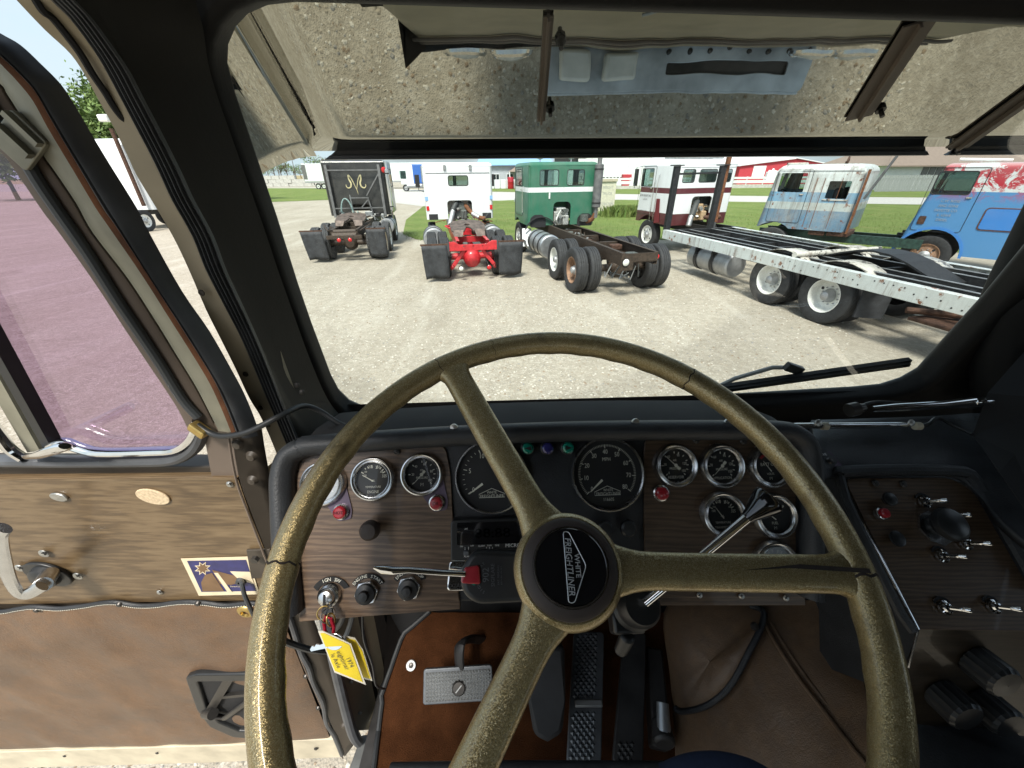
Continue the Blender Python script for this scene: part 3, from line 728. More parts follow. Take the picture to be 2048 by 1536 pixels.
gauge(845, 948, 43, 'oil_pressure_gauge', 'engine oil pressure gauge reading near zero', ticks=pr_t, nums=[(180, '20', .55, .26), (128, '40', .6, .28), (75, '60', .62, .28), (15, '80', .6, .28), (-38, '100', .62, .28)], words=[('OIL', .25, .18), ('PRESSURE', -.22, .2), ('[=]', -.62, .2)], needle=(228, .3, .72, 0))
gauge(1348, 930, 43, 'air_reservoir_gauge', 'air reservoir pressure gauge beside the speedometer', ticks=pr_t, nums=[(175, '30', .6, .28), (125, '60', .62, .28), (68, '90', .62, .28), (8, '120', .58, .28), (-35, '150', .6, .28), (228, '0', .6, .26)], words=[('AIR', .3, .18), ('PRESSURE', -.2, .2), ('RESERVOIR', -.74, .24)], needle=(135, .35, .8, 0))
gauge(1440, 931, 43.5, 'air_application_gauge', 'brake application air gauge in the middle of the top right row', ticks=pr_t, nums=[(175, '30', .6, .28), (125, '60', .62, .28), (68, '90', .62, .28), (8, '120', .58, .28), (-35, '150', .6, .28)], words=[('AIR', .3, .18), ('PRESSURE', -.22, .2), ('APPLICATION', -.74, .22)], needle=(226, .35, .72, 0))
vg = gauge(1536, 931, 43, 'battery_gauge', 'battery charge gauge with red and green arc half behind the rim', words=[('BATT CHG', .08, .28), ('VOLTS', -.5, .18), ('[=]', -.75, .18)], needle=(125, .05, .75, -.3), hub=False)
for a0, a1, mt_ in ((140, 112, 'lamp_red'), (110, 84, 'dial_amber'), (82, 50, 'lamp_green')):
    m = MB(); r = 43*D.px(1536, 931)*.725; m.lathe([(r*.62, .0037), (r*.78, .0037)], 8, D.at(1536, 931, .004), R(a1), R(a0)); kid(m, 'arc', mt_, vg, smooth=0)
gauge(1442, 1027, 44, 'gearbox_temperature_gauge', 'gearbox oil temperature gauge below the application gauge', words=[('OIL', -.12, .18), ('TEMPERATURE', -.5, .17), ('TRANSMISSION', -.78, .18)], needle=(125, .05, .75, -.2), hub=False, **ot)
gauge(1545, 1030, 43.5, 'fuel_gauge', 'fuel gauge behind the black lever knob', nums=[(40, 'F', .75, .3)], words=[('FUEL', -.45, .22), ('[=]', -.72, .18)], needle=(140, .05, .8, -.2), hub=False, ticks=[(140, .15), (90, .15), (40, .15)])
gauge(1547, 1127, 46, 'axle_temperature_gauge', 'bottom gauge with glare painted pale on its face above the right spoke', 'dial_glare', needle=(125, .05, .8, -.1), hub=False, **ot)
NB = lambda vals, a0, a1, q, sz: [(a0+(a1-a0)*i/(len(vals)-1), v, q, sz) for i, v in enumerate(vals)]
brand = [('WHITE', -.47, .11), ('FREIGHTLINER', -.58, .13)]
tg = gauge(983, 952, 71.5, 'tachometer', 'large tachometer partly behind the upper spoke', minor=25, rng=(215, -35), ticks=[(215-50*i, .1) for i in range(6)], nums=NB(['0', '5', '10', '15', '20', '25'], 215, -35, .66, .2), words=brand, needle=(215, -.32, .82, -.02), big=True, hub=False)
sg = gauge(1213, 947, 71.5, 'speedometer', 'large speedometer reading zero miles per hour', minor=80, rng=(222, -38), ticks=[(222-32.5*i, .1) for i in range(9)], nums=NB([str(10*i) for i in range(9)], 222, -38, .64, .19), words=brand+[('MPH', .42, .15), ('116605', -.74, .13)], needle=(222, -.22, .72, -.02), big=True, hub=False)
for g, (x, y) in ((tg, (983, 952)), (sg, (1213, 947))):
    r = 71.5*D.px(x, y)*.925; m = MB(); mt = D.at(x, y, .0077)
    sh = [(-.38*r, -.62*r), (-.38*r, -.52*r), (0, -.36*r), (.38*r, -.52*r), (.38*r, -.62*r)]
    m.tube([mt @ V((a, b, 0)) for a, b in sh], .0004, 4, closed=True); kid(m, 'badge_outline', 'dial_ink', g, smooth=0)
# indicator lamps
def lamp(x, y, rpx, mat, label, arrow=0, par=None, P=None, txt=None):
    P = P or D; r = rpx*P.px(x, y); mt = P.at(x, y, .003); m = MB(); m.lathe([(r*1.08, 0), (r*1.08, .006), (r*.9, .007), (r*.9, .003)], 24, mt); o = kid(m, 'indicator_lamp', 'satin_chrome' if mat == 'lamp_red' else 'plastic_black', par or dash); o['label'] = label
    m = MB(); m.lathe([(0, .014), (r*.6, .0135), (r*.84, .0115), (r*.9, .004)], 24, mt); kid(m, 'lens', mat, o)
    if arrow:
        m = MB(); m.add([(-.55*r*arrow, 0, .0143), (.45*r*arrow, .35*r, .0143), (.45*r*arrow, -.35*r, .0143)], [(0, 1, 2)], mt); kid(m, 'arrow', 'matt_black', o, smooth=0)
    if txt:
        m = MB(); m.text(txt, r*.6, mt @ M.Translation((0, 0, .0145))); kid(m, 'lettering', 'matt_black', o, smooth=0)
    return o
lamp(1055, 896, 12.8, 'lamp_green', 'green left turn indicator lamp', 1); lamp(1094, 896, 12.8, 'lamp_blue', 'dark blue high beam lamp'); lamp(1134, 895, 12.8, 'lamp_green', 'green right turn indicator lamp', -1)
for (x, y), gx, gy in (((685, 1022), 668, 985), ((875, 1004), 860, 970)):
    q = D.ls([(gx-28, gy), (gx+26, gy-18), (x+22, y-4), (x+20, y+14), (x-6, y+19)]); m = MB(); m.plate(roundpoly(q, .004), [], .0015, 0, D.mat(), .0052); dk(m, 'bracket', 'bracket_violet', smooth=0)
lamp(685, 1022, 14.5, 'lamp_red', 'red water warning lamp on a violet bracket', txt='HOT'); lamp(875, 1004, 14.5, 'lamp_red', 'red oil warning lamp on a violet bracket', txt='OIL'); lamp(1319, 985, 14.5, 'lamp_red', 'red air warning lamp below the reservoir gauge')
# knobs
def knob(x, y, rpx, h, mat, name='knob', P=None, par=None, n=24):
    P = P or D; r = rpx*P.px(x, y); m = MB(); m.lathe([(0, h), (r*.72, h*.98), (r*.95, h*.86), (r, h*.6), (r*.8, h*.35), (r*.5, h*.25), (r*.5, 0)], n, P.at(x, y, .003)); return kid(m, name, mat, par or dash)
knob(750, 1053, 19, .03, 'brown_rubber')
for x, y in ((1205, 1053), (1250, 1052)): knob(x, y, 16, .02, 'plastic_black')
# starter buttons, switch plates and lock
def hexnut(x, y, rpx):
    r = rpx*D.px(x, y); m = MB(); m.prism([(r*math.cos(R(60*i+10)), r*math.sin(R(60*i+10))) for i in range(6)], .007, D.at(x, y, .004)); nn = dk(m, 'push_button', 'satin_chrome', bev=.001)
    m = MB(); m.lathe([(0, .020), (r*.36, .0195), (r*.42, .0175), (r*.42, .0135), (r*.78, .012), (r*.82, .007)], 24, D.at(x, y, .004)); kid(m, 'rubber_boot', 'plastic_black', nn)
hexnut(735, 1183, 24); hexnut(819, 1174, 24)
def arc_plate(x, y, txt, rp=26):
    r = rp*D.px(x, y); m = MB(); pts = [(r*1.28*math.cos(R(a)), r*1.28*math.sin(R(a))) for a in range(28, 153, 8)]+[(r*.95*math.cos(R(a)), r*.95*math.sin(R(a))) for a in range(152, 27, -8)]
    mt = D.at(x, y, .0055); m.plate(pts, [], .001, 0, mt, 0); p_ = dk(m, 'label_plate', 'matt_black', smooth=0)
    m = MB(); n = len(txt)
    for i, ch in enumerate(txt):
        a = 90+(n-1)*5-i*10; m.text(ch, r*.3, mt @ M.Rotation(R(a-90), 4, 'Z') @ M.Translation((0, r*1.11, .0008)))
    kid(m, 'lettering', 'dial_ink', p_, smooth=0)
arc_plate(661, 1196, 'IGN SW', 32); arc_plate(735, 1186, 'ENGINE START', 29); arc_plate(819, 1177, 'ENGINE STOP', 29)
r = 22*D.px(661, 1188); m = MB(); m.lathe([(r, 0), (r*.95, .008), (r*.8, .01), (r*.76, .007), (r*.62, .016), (r*.35, .018), (0, .018)], 32, D.at(661, 1188, .004)); ig = dk(m, 'ignition_lock', 'satin_chrome')
m = MB(); m.box((0, 0, .0185), (.003, r*.9, .001), D.at(661, 1188, .004)); kid(m, 'keyway', 'matt_black', ig)
# alarm clock unit
c0 = D.ls([(907, 1038), (1075, 1032), (1075, 1128), (908, 1126)]); m = MB(); m.plate(roundpoly(c0, .004), [], .022, .002, D.mat(), .018); ck = dk(m, 'clock', 'plastic_black')
c1 = D.ls([(914, 1046), (1070, 1040), (1070, 1084), (914, 1090)], .018); m = MB(); m.plate(roundpoly(c1, .002), [], .002, 0, D.mat(), .0195); kid(m, 'display', 'gloss_black', ck, smooth=0)
m = MB(); m.text('88:88', .017, D.at(985, 1067, .0199), xs=1.3); kid(m, 'unlit_digits', 'lcd_glass', ck, smooth=0)
m = MB()
for x, y, tx, s in ((932, 1058, 'AM', .0022), (923, 1093, 'ON', .002), (944, 1092, 'OFF', .002), (963, 1092, 'ALARM', .0022), (979, 1091, 'RUN', .0022), (994, 1091, 'TIME', .0022), (935, 1113, 'ALARM', .0022), (1026, 1091, 'MICRO', .005), (1055, 1091, 'CLOCK', .004)):
    m.text(tx, s*1.3, D.at(x, y, .0199))
for x in (930, 937, 973, 979, 985): m.box((0, 0, 0), (.0005, .004, .0003), D.at(x, 1097, .0199))
kid(m, 'lettering', 'ink_white', ck, smooth=0)
for x in (933, 980):
    m = MB(); m.box((0, 0, .002), (.007, .006, .005), D.at(x, 1105, .018)); kid(m, 'slide_switch', 'pedal_grey', ck, bev=.0008)
# right half: padded shelf with the chrome wire conduit
RP = [[(1620, 846, .66), (1800, 838, .66), (1900, 834, .66), (1975, 832, .64), (2110, 850, .62)],
      [(1628, 880, .62), (1800, 890, .63), (1900, 900, .62), (1990, 950, .58), (2110, 990, .55)],
      [(1636, 930, .585), (1700, 935, .6), (1900, 938, .6), (2000, 1010, .56), (2110, 1080, .52)],
      [(1640, 960, .57), (1690, 952, .60), (1905, 950, .60), (2000, 1050, .545), (2110, 1140, .5)]]
dp = empty('dash_shelf', W(1800, 950, .6), 0, 'blue black vinyl padded shelf right of the instrument panel', 'dash pad')
rows = [spline([W(*q) for q in r_], 5) for r_ in RP]
rows = [list(c_) for c_ in zip(*[spline([r_[i] for r_ in rows], 4) for i in range(len(rows[0]))])]
m = MB(); m.grid(rows); o = kid(m, 'padding', 'vinyl_black', dp, smooth=70); sm = o.modifiers.new('s', 'SOLIDIFY'); sm.thickness = .012; sm.offset = 0
m = MB(); nb = [W(1634, 903, .598), W(1660, 903, .598), W(1686, 932, .59), W(1634, 934, .585)]; m.add(nb, [(0, 1, 2, 3)]); npl = kid(m, 'notice_plate', 'bracket_violet', dp, smooth=0); sm = npl.modifiers.new('s', 'SOLIDIFY'); sm.thickness = .002
NP = Plane(W(1660, 920, .589), T_, (nb[0]-nb[3])); m = MB(); m.text('VALVE', .006, NP.mat(-.012, .008, .003)); kid(m, 'lettering', 'ink_white', npl, smooth=0)
m = MB(); m.lathe([(0, .003), (.004, .002), (.005, 0)], 10, NP.mat(-.003, -.002, .0025)); kid(m, 'screw', 'bolt_dark', npl)
rod = empty('wire_conduit', W(1750, 852, .6), 0, 'chrome conduit clipped along the top of the right dash', 'conduit')
m = MB(); m.cyl(W(1560, 852, .60), W(1842, 850, .62), .0048, n=14); kid(m, 'tube', 'chrome', rod)
m = MB(); m.tube(spline([W(1838, 852, .618), W(1858, 848, .61), W(1876, 836, .62), W(1905, 850, .62), W(1945, 868, .6)], 4), .003, 8); kid(m, 'cable', 'cable_black', rod)
for x in (1648, 1834):
    m = MB(); m.cyl(W(x-5, 852, .606), W(x+6, 852, .606), .0062, n=14); kid(m, 'clip', 'cream_paint', rod)
    m = MB(); m.lathe([(0, .003), (.005, .002), (.006, 0)], 10, Plane(W(x-12, 846, .6), T_, B_*.5+Z_).mat()); kid(m, 'screw', 'screw_steel', rod)
# map lamp arm
ml = empty('map_lamp', W(1970, 803, .6), 0, 'chrome map lamp arm lying across the dash below the windshield', 'lamp')
m = MB(); m.tube([W(1745, 818, .60), W(1790, 815, .60), W(1880, 810, .60), W(1945, 803, .60)], [.0045, .006, .0062, .008], 12); kid(m, 'arm', 'chrome', ml)
m = MB(); m.bar(W(1946, 803, .597), W(1982, 801, .597), .014, .008, Z_); kid(m, 'bracket', 'chrome', ml, bev=.002)
m = MB(); m.lathe([(0, .002), (.0035, .002), (.0045, 0)], 10, Plane(W(1967, 802, .592), T_, Z_).mat()); kid(m, 'screw', 'bolt_dark', ml)
m = MB(); ax = (W(1694, 821, .60)-W(1730, 815, .6)); m.tube([W(1728, 815, .6), W(1716, 817, .6), W(1714, 817, .6), W(1697, 821, .6)], [.006, .008, .0105, .0105], 16); kid(m, 'lamp_head', 'bolt_dark', ml)
m = MB(); m.tube(spline([W(1722, 812, .61), W(1750, 804, .62), W(1800, 806, .62), W(1870, 812, .62), W(1960, 815, .61)], 4), .0025, 8); kid(m, 'cable', 'cable_black', ml)
# black radio housing at the far right
RB = [W(1975, 786, .60), W(2120, 800, .56), W(2120, 1120, .46), W(2000, 945, .54), W(1945, 870, .60)]
m = MB(); n_ = V((.5, .3, .2)); m.add(RB+[p+n_*.3 for p in RB], [(0, 1, 2, 3, 4), (5, 6, 7, 8, 9), (0, 1, 6, 5), (1, 2, 7, 6), (2, 3, 8, 7), (3, 4, 9, 8), (4, 0, 5, 9)])
rb = m.build('radio_housing', 'matt_black', None, 0); tag(rb, 'black radio housing at the right end of the dash', 'radio')
# ---------------------------------------------------------------- switch panel to the right
SB = R(55)
S = Plane(W(1760, 1000, .575), T_, B_*math.sin(SB)+Z_*math.cos(SB))
sw = empty('switch_panel', S.w(.05, -.12), 0, 'dark walnut switch panel with toggle switches right of the wheel', 'switch panel')
sp = roundpoly(S.ls([(1690, 958), (1902, 956), (1950, 985), (2060, 1180), (2110, 1262), (1838, 1258)]), [.012, .02, .02, .02, .002, .002])
m = MB(); m.plate(sp, [], .004, .001, S.mat(), 0); kid(m, 'face_plate', 'dark_walnut', sw)
c1, c2 = S.w(*S.l(1838, 1258)), S.w(*S.l(2130, 1263))
S2 = Plane(c1, T_, Z_*math.cos(R(14))+B_*math.sin(R(14)))
lp = S2.ls([(1838, 1258), (2120, 1263), (2120, 1480), (1760, 1440), (1812, 1330)]); m = MB(); m.plate(lp, [], .004, 0, S2.mat(), 0); kid(m, 'lower_face', 'shaded_walnut', sw)
fr = S.ls([(1676, 948), (1690, 1000), (1750, 1130), (1800, 1230), (1824, 1262)], .004); m = MB(); m.tube([S.w(a, b, .006) for a, b in fr], .006, 8); m.tube(spline([S.w(*S.l(x, y, .006), .006) for x, y in [(1676, 948), (1700, 942), (1900, 941), (1950, 962), (2010, 1060), (2080, 1180)]], 3), .009, 10); kid(m, 'frame_rim', 'vinyl_black', sw)
m = MB(); sidep = [S.w(*S.l(x, y)) for x, y in [(1672, 955), (1836, 1262)]]
m.add([sidep[0], sidep[1], c1+V((-.012, -.03, -.10)), W(1640, 1330, .72), W(1632, 960, .62)], [(0, 1, 2, 3, 4)]); kid(m, 'side_cheek', 'vinyl_black', sw)
m = MB(); m.tube([S.w(*S.l(x, y, .003), .003) for x, y in [(1686, 985), (1760, 1110), (1836, 1258)]]+[S2.w(*S2.l(1812, 1330), .003)], .0016, 6); kid(m, 'edge_trim', 'satin_chrome', sw)
def toggle(x, y, dx=34, dy=-6):
    m = MB(); mt = S.at(x, y, .002); r = .0085; m.lathe([(r, 0), (r, .003), (r*.72, .0045), (r*.62, .007), (r*.45, .006)], 20, mt); tg_ = kid(m, 'toggle_switch', 'chrome', sw)
    a = mt @ V((0, 0, .004)); b = a + (S.ex*.010 - S.ey*.002 + S.ez*.020); m = MB(); m.tube([a, a.lerp(b, .5), a.lerp(b, .9), b], [.0022, .0027, .0036, .0028], 10); kid(m, 'lever', 'chrome', tg_)
    m = MB(); pts = [(.013*math.cos(R(q)), .013*math.sin(R(q))) for q in range(30, 151, 15)]+[(.010*math.cos(R(q)), .010*math.sin(R(q))) for q in range(150, 29, -15)]; m.plate(pts, [], .001, 0, mt, .0006); kid(m, 'label_plate', 'matt_black', tg_, smooth=0)
for x, y in ((1848, 1004), (1892, 1032), (1930, 1087), (1882, 1112), (1888, 1215), (1985, 1213)): toggle(x, y)
for x, y in ((1750, 966), (1806, 968)): screw(x, y, .001, .0052, 'bolt_dark', S, sw)
lamp(1758, 1028, 10.5, 'lamp_red', 'small red switch panel lamp', par=sw, P=S)
knob(1770, 1000, 13, .012, 'plastic_black', P=S, par=sw); knob(1870, 1052, 30, .03, 'plastic_black', 'large_knob', S, sw); knob(1790, 1078, 15, .006, 'plastic_black', P=S, par=sw)
m = MB(); m.prism([(.024*math.cos(R(45*i)), .024*math.sin(R(45*i))) for i in range(8)], .004, S.at(1868, 1056, .001)); kid(m, 'hexagon_nut', 'satin_chrome', sw, smooth=0)
for x, y in ((1950, 1320), (1880, 1385), (1960, 1400)):
    m = MB(); r = .021; pr_ = []; mt = S2.at(x, y, .002)
    rows = [[mt @ V(((r+(.0012 if q % 2 else 0))*k_*math.cos(2*math.pi*q/36), (r+(.0012 if q % 2 else 0))*k_*math.sin(2*math.pi*q/36), z)) for q in range(36)] for k_, z in ((1, 0), (1, .03), (.85, .034), (.02, .035))]
    m.grid(rows, closed=True); kid(m, 'fluted_knob', 'plastic_black', sw)
# ---------------------------------------------------------------- steering wheel
WC = V((.05044, .23107, 2.27569)); WN = V((.0017, -.48346, .87536)).normalized()
WX = V((0, 0, 1)).cross(WN).normalized(); WY = WN.cross(WX)
WP = Plane(WC, WX, WY); WR, Wr = .267, .0142
sw_ = empty('steering_wheel', WC, 0, 'three spoke steering wheel in worn gold metal flake finish', 'steering wheel')
m = MB(); N = 120; rows = []
for i in range(N):
    a = 2*math.pi*i/N; c_ = WP.w(WR*math.cos(a), WR*math.sin(a)); e = WX*math.cos(a)+WY*math.sin(a)
    row = []
    for q in range(18):
        b = 2*math.pi*q/18; wob = 1+.05*max(0, -math.cos(b))*math.cos(a*40)*(1 if math.sin(b) < .3 else 0)
        row.append(c_ + e*(Wr*1.02*math.cos(b)*wob) + WN*(Wr*.98*math.sin(b)*wob))
    rows.append(row)
rows.append(rows[0]); m.grid(rows, closed=True); rim = kid(m, 'rim', 'gold_flake', sw_, smooth=60)
# cracks in the rim: dark open joints with a lip
for adeg, wd in ((178.5, .0020), (51.5, .0014), (-2.0, .0024), (121.5, .0008), (106, .0005)):
    a = R(adeg); m = MB(); rw = []
    for dd in (-wd/2, wd/2):
        aa = a+dd/WR; c_ = WP.w(WR*math.cos(aa), WR*math.sin(aa)); e = WX*math.cos(aa)+WY*math.sin(aa)
        rw.append([c_ + e*(Wr*1.035*math.cos(2*math.pi*q/24)) + WN*(Wr*1.0*math.sin(2*math.pi*q/24)) + (WX*-math.sin(a)+WY*math.cos(a))*(.0012*math.sin(q*1.9)) for q in range(24)])
    m.grid(rw, closed=True); kid(m, 'crack', 'carpet_dark', rim)
for adeg in (118.5, -1.5, -121.5):
    a = R(adeg); e = WX*math.cos(a)+WY*math.sin(a); s_ = WN.cross(e); rows = []
    for i in range(25):
        t = i/24; rad = .030+(WR-.030)*t; wd = .0165+.004*math.exp(-((t-1)/.05)**2)*3+.010*math.exp(-(t/.10)**2); th = .0105
        dz = -.004*math.sin(math.pi*t)
        rows.append([WC + e*rad + s_*(wd*math.copysign(abs(math.cos(2*math.pi*q/20))**.75, math.cos(2*math.pi*q/20))) + WN*(dz+th*math.copysign(abs(math.sin(2*math.pi*q/20))**.8, math.sin(2*math.pi*q/20))) for q in range(20)])
    m = MB(); m.grid(rows, closed=True); sp_ = kid(m, 'spoke', 'gold_flake', sw_, smooth=60)
    if adeg == -1.5:
        m = MB(); m.add([WC+e*.155+WN*.0112, WC+e*.20+s_*.0025+WN*.0114, WC+e*.268-s_*.001+WN*.0149, WC+e*.268+s_*.0028+WN*.0149, WC+e*.21+s_*.006+WN*.0112], [(0, 1, 2, 3, 4)]); kid(m, 'crack', 'carpet_dark', sp_, smooth=0)
mt = WP.mat()
m = MB(); m.lathe([(.040, .012), (.0445, .0125), (.048, .010), (.0505, .003), (.050, -.012), (.044, -.03), (.036, -.05)], 56, mt); hub = kid(m, 'hub', 'gold_flake', sw_)
m = MB(); m.lathe([(.0435, .010), (.0425, .0165), (.039, .020), (.0335, .0215)], 56, mt); hb = kid(m, 'horn_button', 'brown_rubber', sw_)
m = MB(); m.lathe([(0, .0225), (.031, .0222)], 48, mt); kid(m, 'emblem_face', 'gloss_black', hb)
m = MB(); m.lathe([(.0310, .0218), (.0315, .0232), (.0326, .0232), (.0332, .0215)], 56, mt); kid(m, 'emblem_ring', 'chrome', hb)
em = mt @ M.Rotation(R(-90), 4, 'Z') @ M.Translation((0, 0, .0236))
sh = roundpoly([(-.0285, -.0045), (.0285, -.0045), (.0285, .0005), (0, .0135), (-.0285, .0005)], .003, 4)
m = MB(); m.tube([em @ V((x, y, 0)) for x, y in sh], .00045, 6, closed=True); kid(m, 'badge_outline', 'badge_silver', hb)
m = MB(); m.text('FREIGHTLINER', .0078, em @ M.Translation((0, -.0013, 0)), .0002, xs=.92, shear=.15, bold=.00006); m.text('WHITE', .0062, em @ M.Translation((0, .0058, 0)), .0002, xs=1.0, bold=.00006); kid(m, 'badge_lettering', 'badge_silver', hb, smooth=0)
# column
sc_ = empty('steering_column', WC-WN*.1, 0, 'black steering column below the wheel hub', 'column')
m = MB(); m.cyl(WC-WN*.02, WC-WN*.16, .036, .034, 24); m.cyl(WC-WN*.16, WC-WN*.75, .028, .028, 20); kid(m, 'tube', 'plastic_black', sc_)
m = MB(); bt = [(1062, 1292, .80), (1130, 1292, .80), (1132, 1400, .78), (1126, 1470, .75), (1096, 1488, .74), (1068, 1474, .75), (1056, 1400, .78)]
bp = [W(*q) for q in bt]; m.add(bp+[p+V((0, .06, -.08)) for p in bp], [tuple(range(7))]+[(i, (i+1) % 7, 7+(i+1) % 7, 7+i) for i in range(7)]); kid(m, 'boot', 'rubber', sc_, bev=.01)
# turn signal switch clamped to the column
ts = empty('turn_signal_switch', W(975, 1155, .43), 0, 'black turn signal switch with chrome lever left of the wheel hub', 'switch')
TS = Plane(W(975, 1155, .425), T_, B_*.75+Z_*.65)
q = roundpoly(TS.ls([(950, 1112), (1040, 1114), (1046, 1194), (956, 1198), (932, 1178), (932, 1142)]), [.006, .004, .004, .008, .008, .008])
m = MB(); m.plate(q, [], .04, .006, TS.mat(), 0, seg=4); bd = kid(m, 'housing', 'plastic_black', ts)
m = MB()
for i, ch in enumerate('SIGNAL-STAT'):
    a = 180-(i-5)*11; mtt = TS.at(985, 1155, .0006) @ M.Rotation(R(a), 4, 'Z') @ M.Translation((.017, 0, 0)) @ M.Rotation(R(-90), 4, 'Z'); m.text(ch, .0042, mtt, .0002)
for x, y, tx, s in ((972, 1150, '902', .010), (986, 1150, 'SIGFLARE', .0055), (997, 1150, 'PAT. PENDING', .003), (1003, 1150, 'BROOKLYN N.Y.', .0026)): m.text(tx, s, TS.at(x, y, .0006, R(90)), .0002)
kid(m, 'embossing', 'pedal_grey', bd, smooth=0)
for x, y in ((950, 1136), (948, 1166)): m = MB(); m.lathe([(0, .001), (.0022, .0008), (.0024, 0)], 10, TS.at(x, y, 0)); kid(m, 'pilot_light', 'lamp_green', bd)
m = MB(); q = TS.ls([(932, 1138), (956, 1134), (958, 1164), (926, 1162)]); m.plate(roundpoly(q, .001), [], .012, .002, TS.mat(), .004); kid(m, 'red_tab', 'lamp_red', ts)
m = MB(); m.tube([W(930, 1148, .424), W(880, 1145, .42), W(820, 1140, .42), W(790, 1141, .42), W(765, 1139, .42), W(748, 1135, .42)], [.0042, .0042, .0043, .0055, .0055, .002], 12, flat=.8); kid(m, 'lever', 'chrome', ts)
TSm = Plane(W(912, 1152, .44), T_, B_*.75+Z_*.65); q = TSm.ls([(902, 1124), (934, 1124), (934, 1178), (896, 1178)]); m = MB(); m.plate(roundpoly(q, .003), [], .006, .002, TSm.mat(), 0); hz_ = kid(m, 'hazard_slide', 'chrome', ts)
m = MB(); m.text('HAZARD', .0055, TSm.at(915, 1130, .001), .0002); m.text('HAZARD', .0055, TSm.at(913, 1172, .001), .0002); kid(m, 'lettering', 'ink', hz_, smooth=0)
# trailer brake hand valve
tb = empty('trailer_brake_valve', W(1282, 1215, .5), 0, 'trailer brake hand valve with chrome lever and flared black knob', 'brake lever')
TB = Plane(W(1280, 1212, .47), T_, B_*.85+Z_*.5)
m = MB(); m.lathe([(0, .012), (.020, .011), (.024, .004), (.024, -.02), (.028, -.024), (.028, -.05), (.02, -.06)], 32, TB.mat()); kid(m, 'valve_body', 'plastic_black', tb)
m = MB(); a, b = W(1290, 1205, .455), W(1498, 1032, .445); m.cyl(a, b, .0056, .0056, 16); kid(m, 'lever', 'chrome', tb)
d_ = (b-a).normalized(); m = MB(); m.tube([b-d_*.004, b, b+d_*.018, b+d_*.027, b+d_*.031, b+d_*.033], [.0065, .0072, .0145, .0175, .0165, .010], 28); kid(m, 'knob', 'gloss_black', tb)
m = MB(); m.box((-.01, -.015, -.04), (.04, .03, .03), TB.mat()); m.cyl(TB.w(-.012, -.03, -.03), TB.w(-.02, -.05, -.055), .010, .008, 12); kid(m, 'clamp', 'plastic_black', tb, bev=.004)
# keys hanging in the ignition
kb = empty('key_bunch', W(660, 1200, .5), 0, 'keys on a red clip with a yellow paper tag hanging from the ignition', 'keys')
m = MB(); k0 = [W(655, 1188, .512), W(672, 1190, .512), W(664, 1212, .50), W(668, 1226, .498), W(654, 1230, .496), W(644, 1222, .498), W(650, 1205, .504)]
m.add(k0+[p+D.ez*.003 for p in k0], [tuple(range(7)), tuple(range(7, 14))]+[(i, (i+1) % 7, 7+(i+1) % 7, 7+i) for i in range(7)]); kid(m, 'ignition_key', 'plastic_black', kb, bev=.0006)
def ring(c, r, nrm, mat, name, th=.0009, el=1.0):
    q = V(nrm).to_track_quat('Z', 'Y').to_matrix(); m = MB(); m.tube([V(c)+q @ V((r*el*math.cos(2*math.pi*i/24), r*math.sin(2*math.pi*i/24), 0)) for i in range(24)], th, 6, closed=True); return kid(m, name, mat, kb)
ring(W(648, 1226, .494), .008, (.3, -.7, .6), 'brass', 'ring'); ring(W(656, 1230, .492), .009, (.8, -.4, .4), 'satin_chrome', 'ring')
m = MB(); m.tube([W(*q) for q in ((652, 1232, .49), (648, 1245, .489), (650, 1262, .487), (658, 1276, .485), (666, 1272, .485), (668, 1255, .486), (662, 1238, .488))], .0022, 8, closed=True); kid(m, 'clip', 'clip_red', kb)
ring(W(662, 1240, .487), .010, (.95, -.2, .2), 'brass', 'ring', .001, .6)
# silver key
KP = Plane(W(668, 1282, .478), T_, B_*.6+Z_*.8)
hd_ = [KP.l(668+19*math.cos(R(a)), 1284+16*math.sin(R(a))*(1 if a < 180 else 1)) for a in range(0, 360, 20)]
m = MB(); m.plate(hd_, [[KP.l(664+4*math.cos(R(a)), 1276+3.5*math.sin(R(a))) for a in range(0, 360, 40)]], .002, .0006, KP.mat(-.0, .0, 0), 0); kk = kid(m, 'key', 'chrome', kb)
bl = KP.ls([(655, 1284), (640, 1290), (632, 1289), (629, 1294), (624, 1292), (620, 1299), (622, 1303), (640, 1299), (656, 1296)]); m = MB(); m.plate(bl, [], .002, 0, KP.mat(), 0); kid(m, 'blade', 'chrome', kk)
def ktag(px, d, dz, nm):
    P_ = Plane(W(690, 1310, d), T_, B_*.35+Z_*.9)
    a = P_.ls(px); cx_ = sum(p[0] for p in a)/len(a); cy_ = sum(p[1] for p in a)/len(a)
    m = MB(); m.plate(a, [], .0008, 0, P_.mat(), 0); t_ = kid(m, 'paper_tag', 'tag_film', kb, smooth=0)
    m = MB(); m.plate([(cx_+(x-cx_)*.88, cy_+(y-cy_)*.9) for x, y in a], [], .0006, 0, P_.mat(), .0008); kid(m, 'paper', 'tag_yellow', t_, smooth=0); return P_, t_
ktag([(690, 1272), (710, 1276), (726, 1300), (745, 1362), (728, 1358), (700, 1300)], .492, 0, 'b')
P_, t_ = ktag([(636, 1262), (645, 1262), (690, 1282), (702, 1288), (732, 1370), (669, 1345)], .480, 0, 'a')
m = MB(); an = math.atan2(*(lambda u, v: (v[1]-u[1], v[0]-u[0]))(P_.l(695, 1315), P_.l(706, 1337)))
m.text('1974', .0075, P_.at(699, 1325, .0022, an)); m.text('eightliner', .0078, P_.at(685, 1321, .0022, an), xs=.95); m.text('le Axle', .0078, P_.at(671, 1322, .0022, an), xs=.95); kid(m, 'lettering', 'ink', t_, smooth=0)
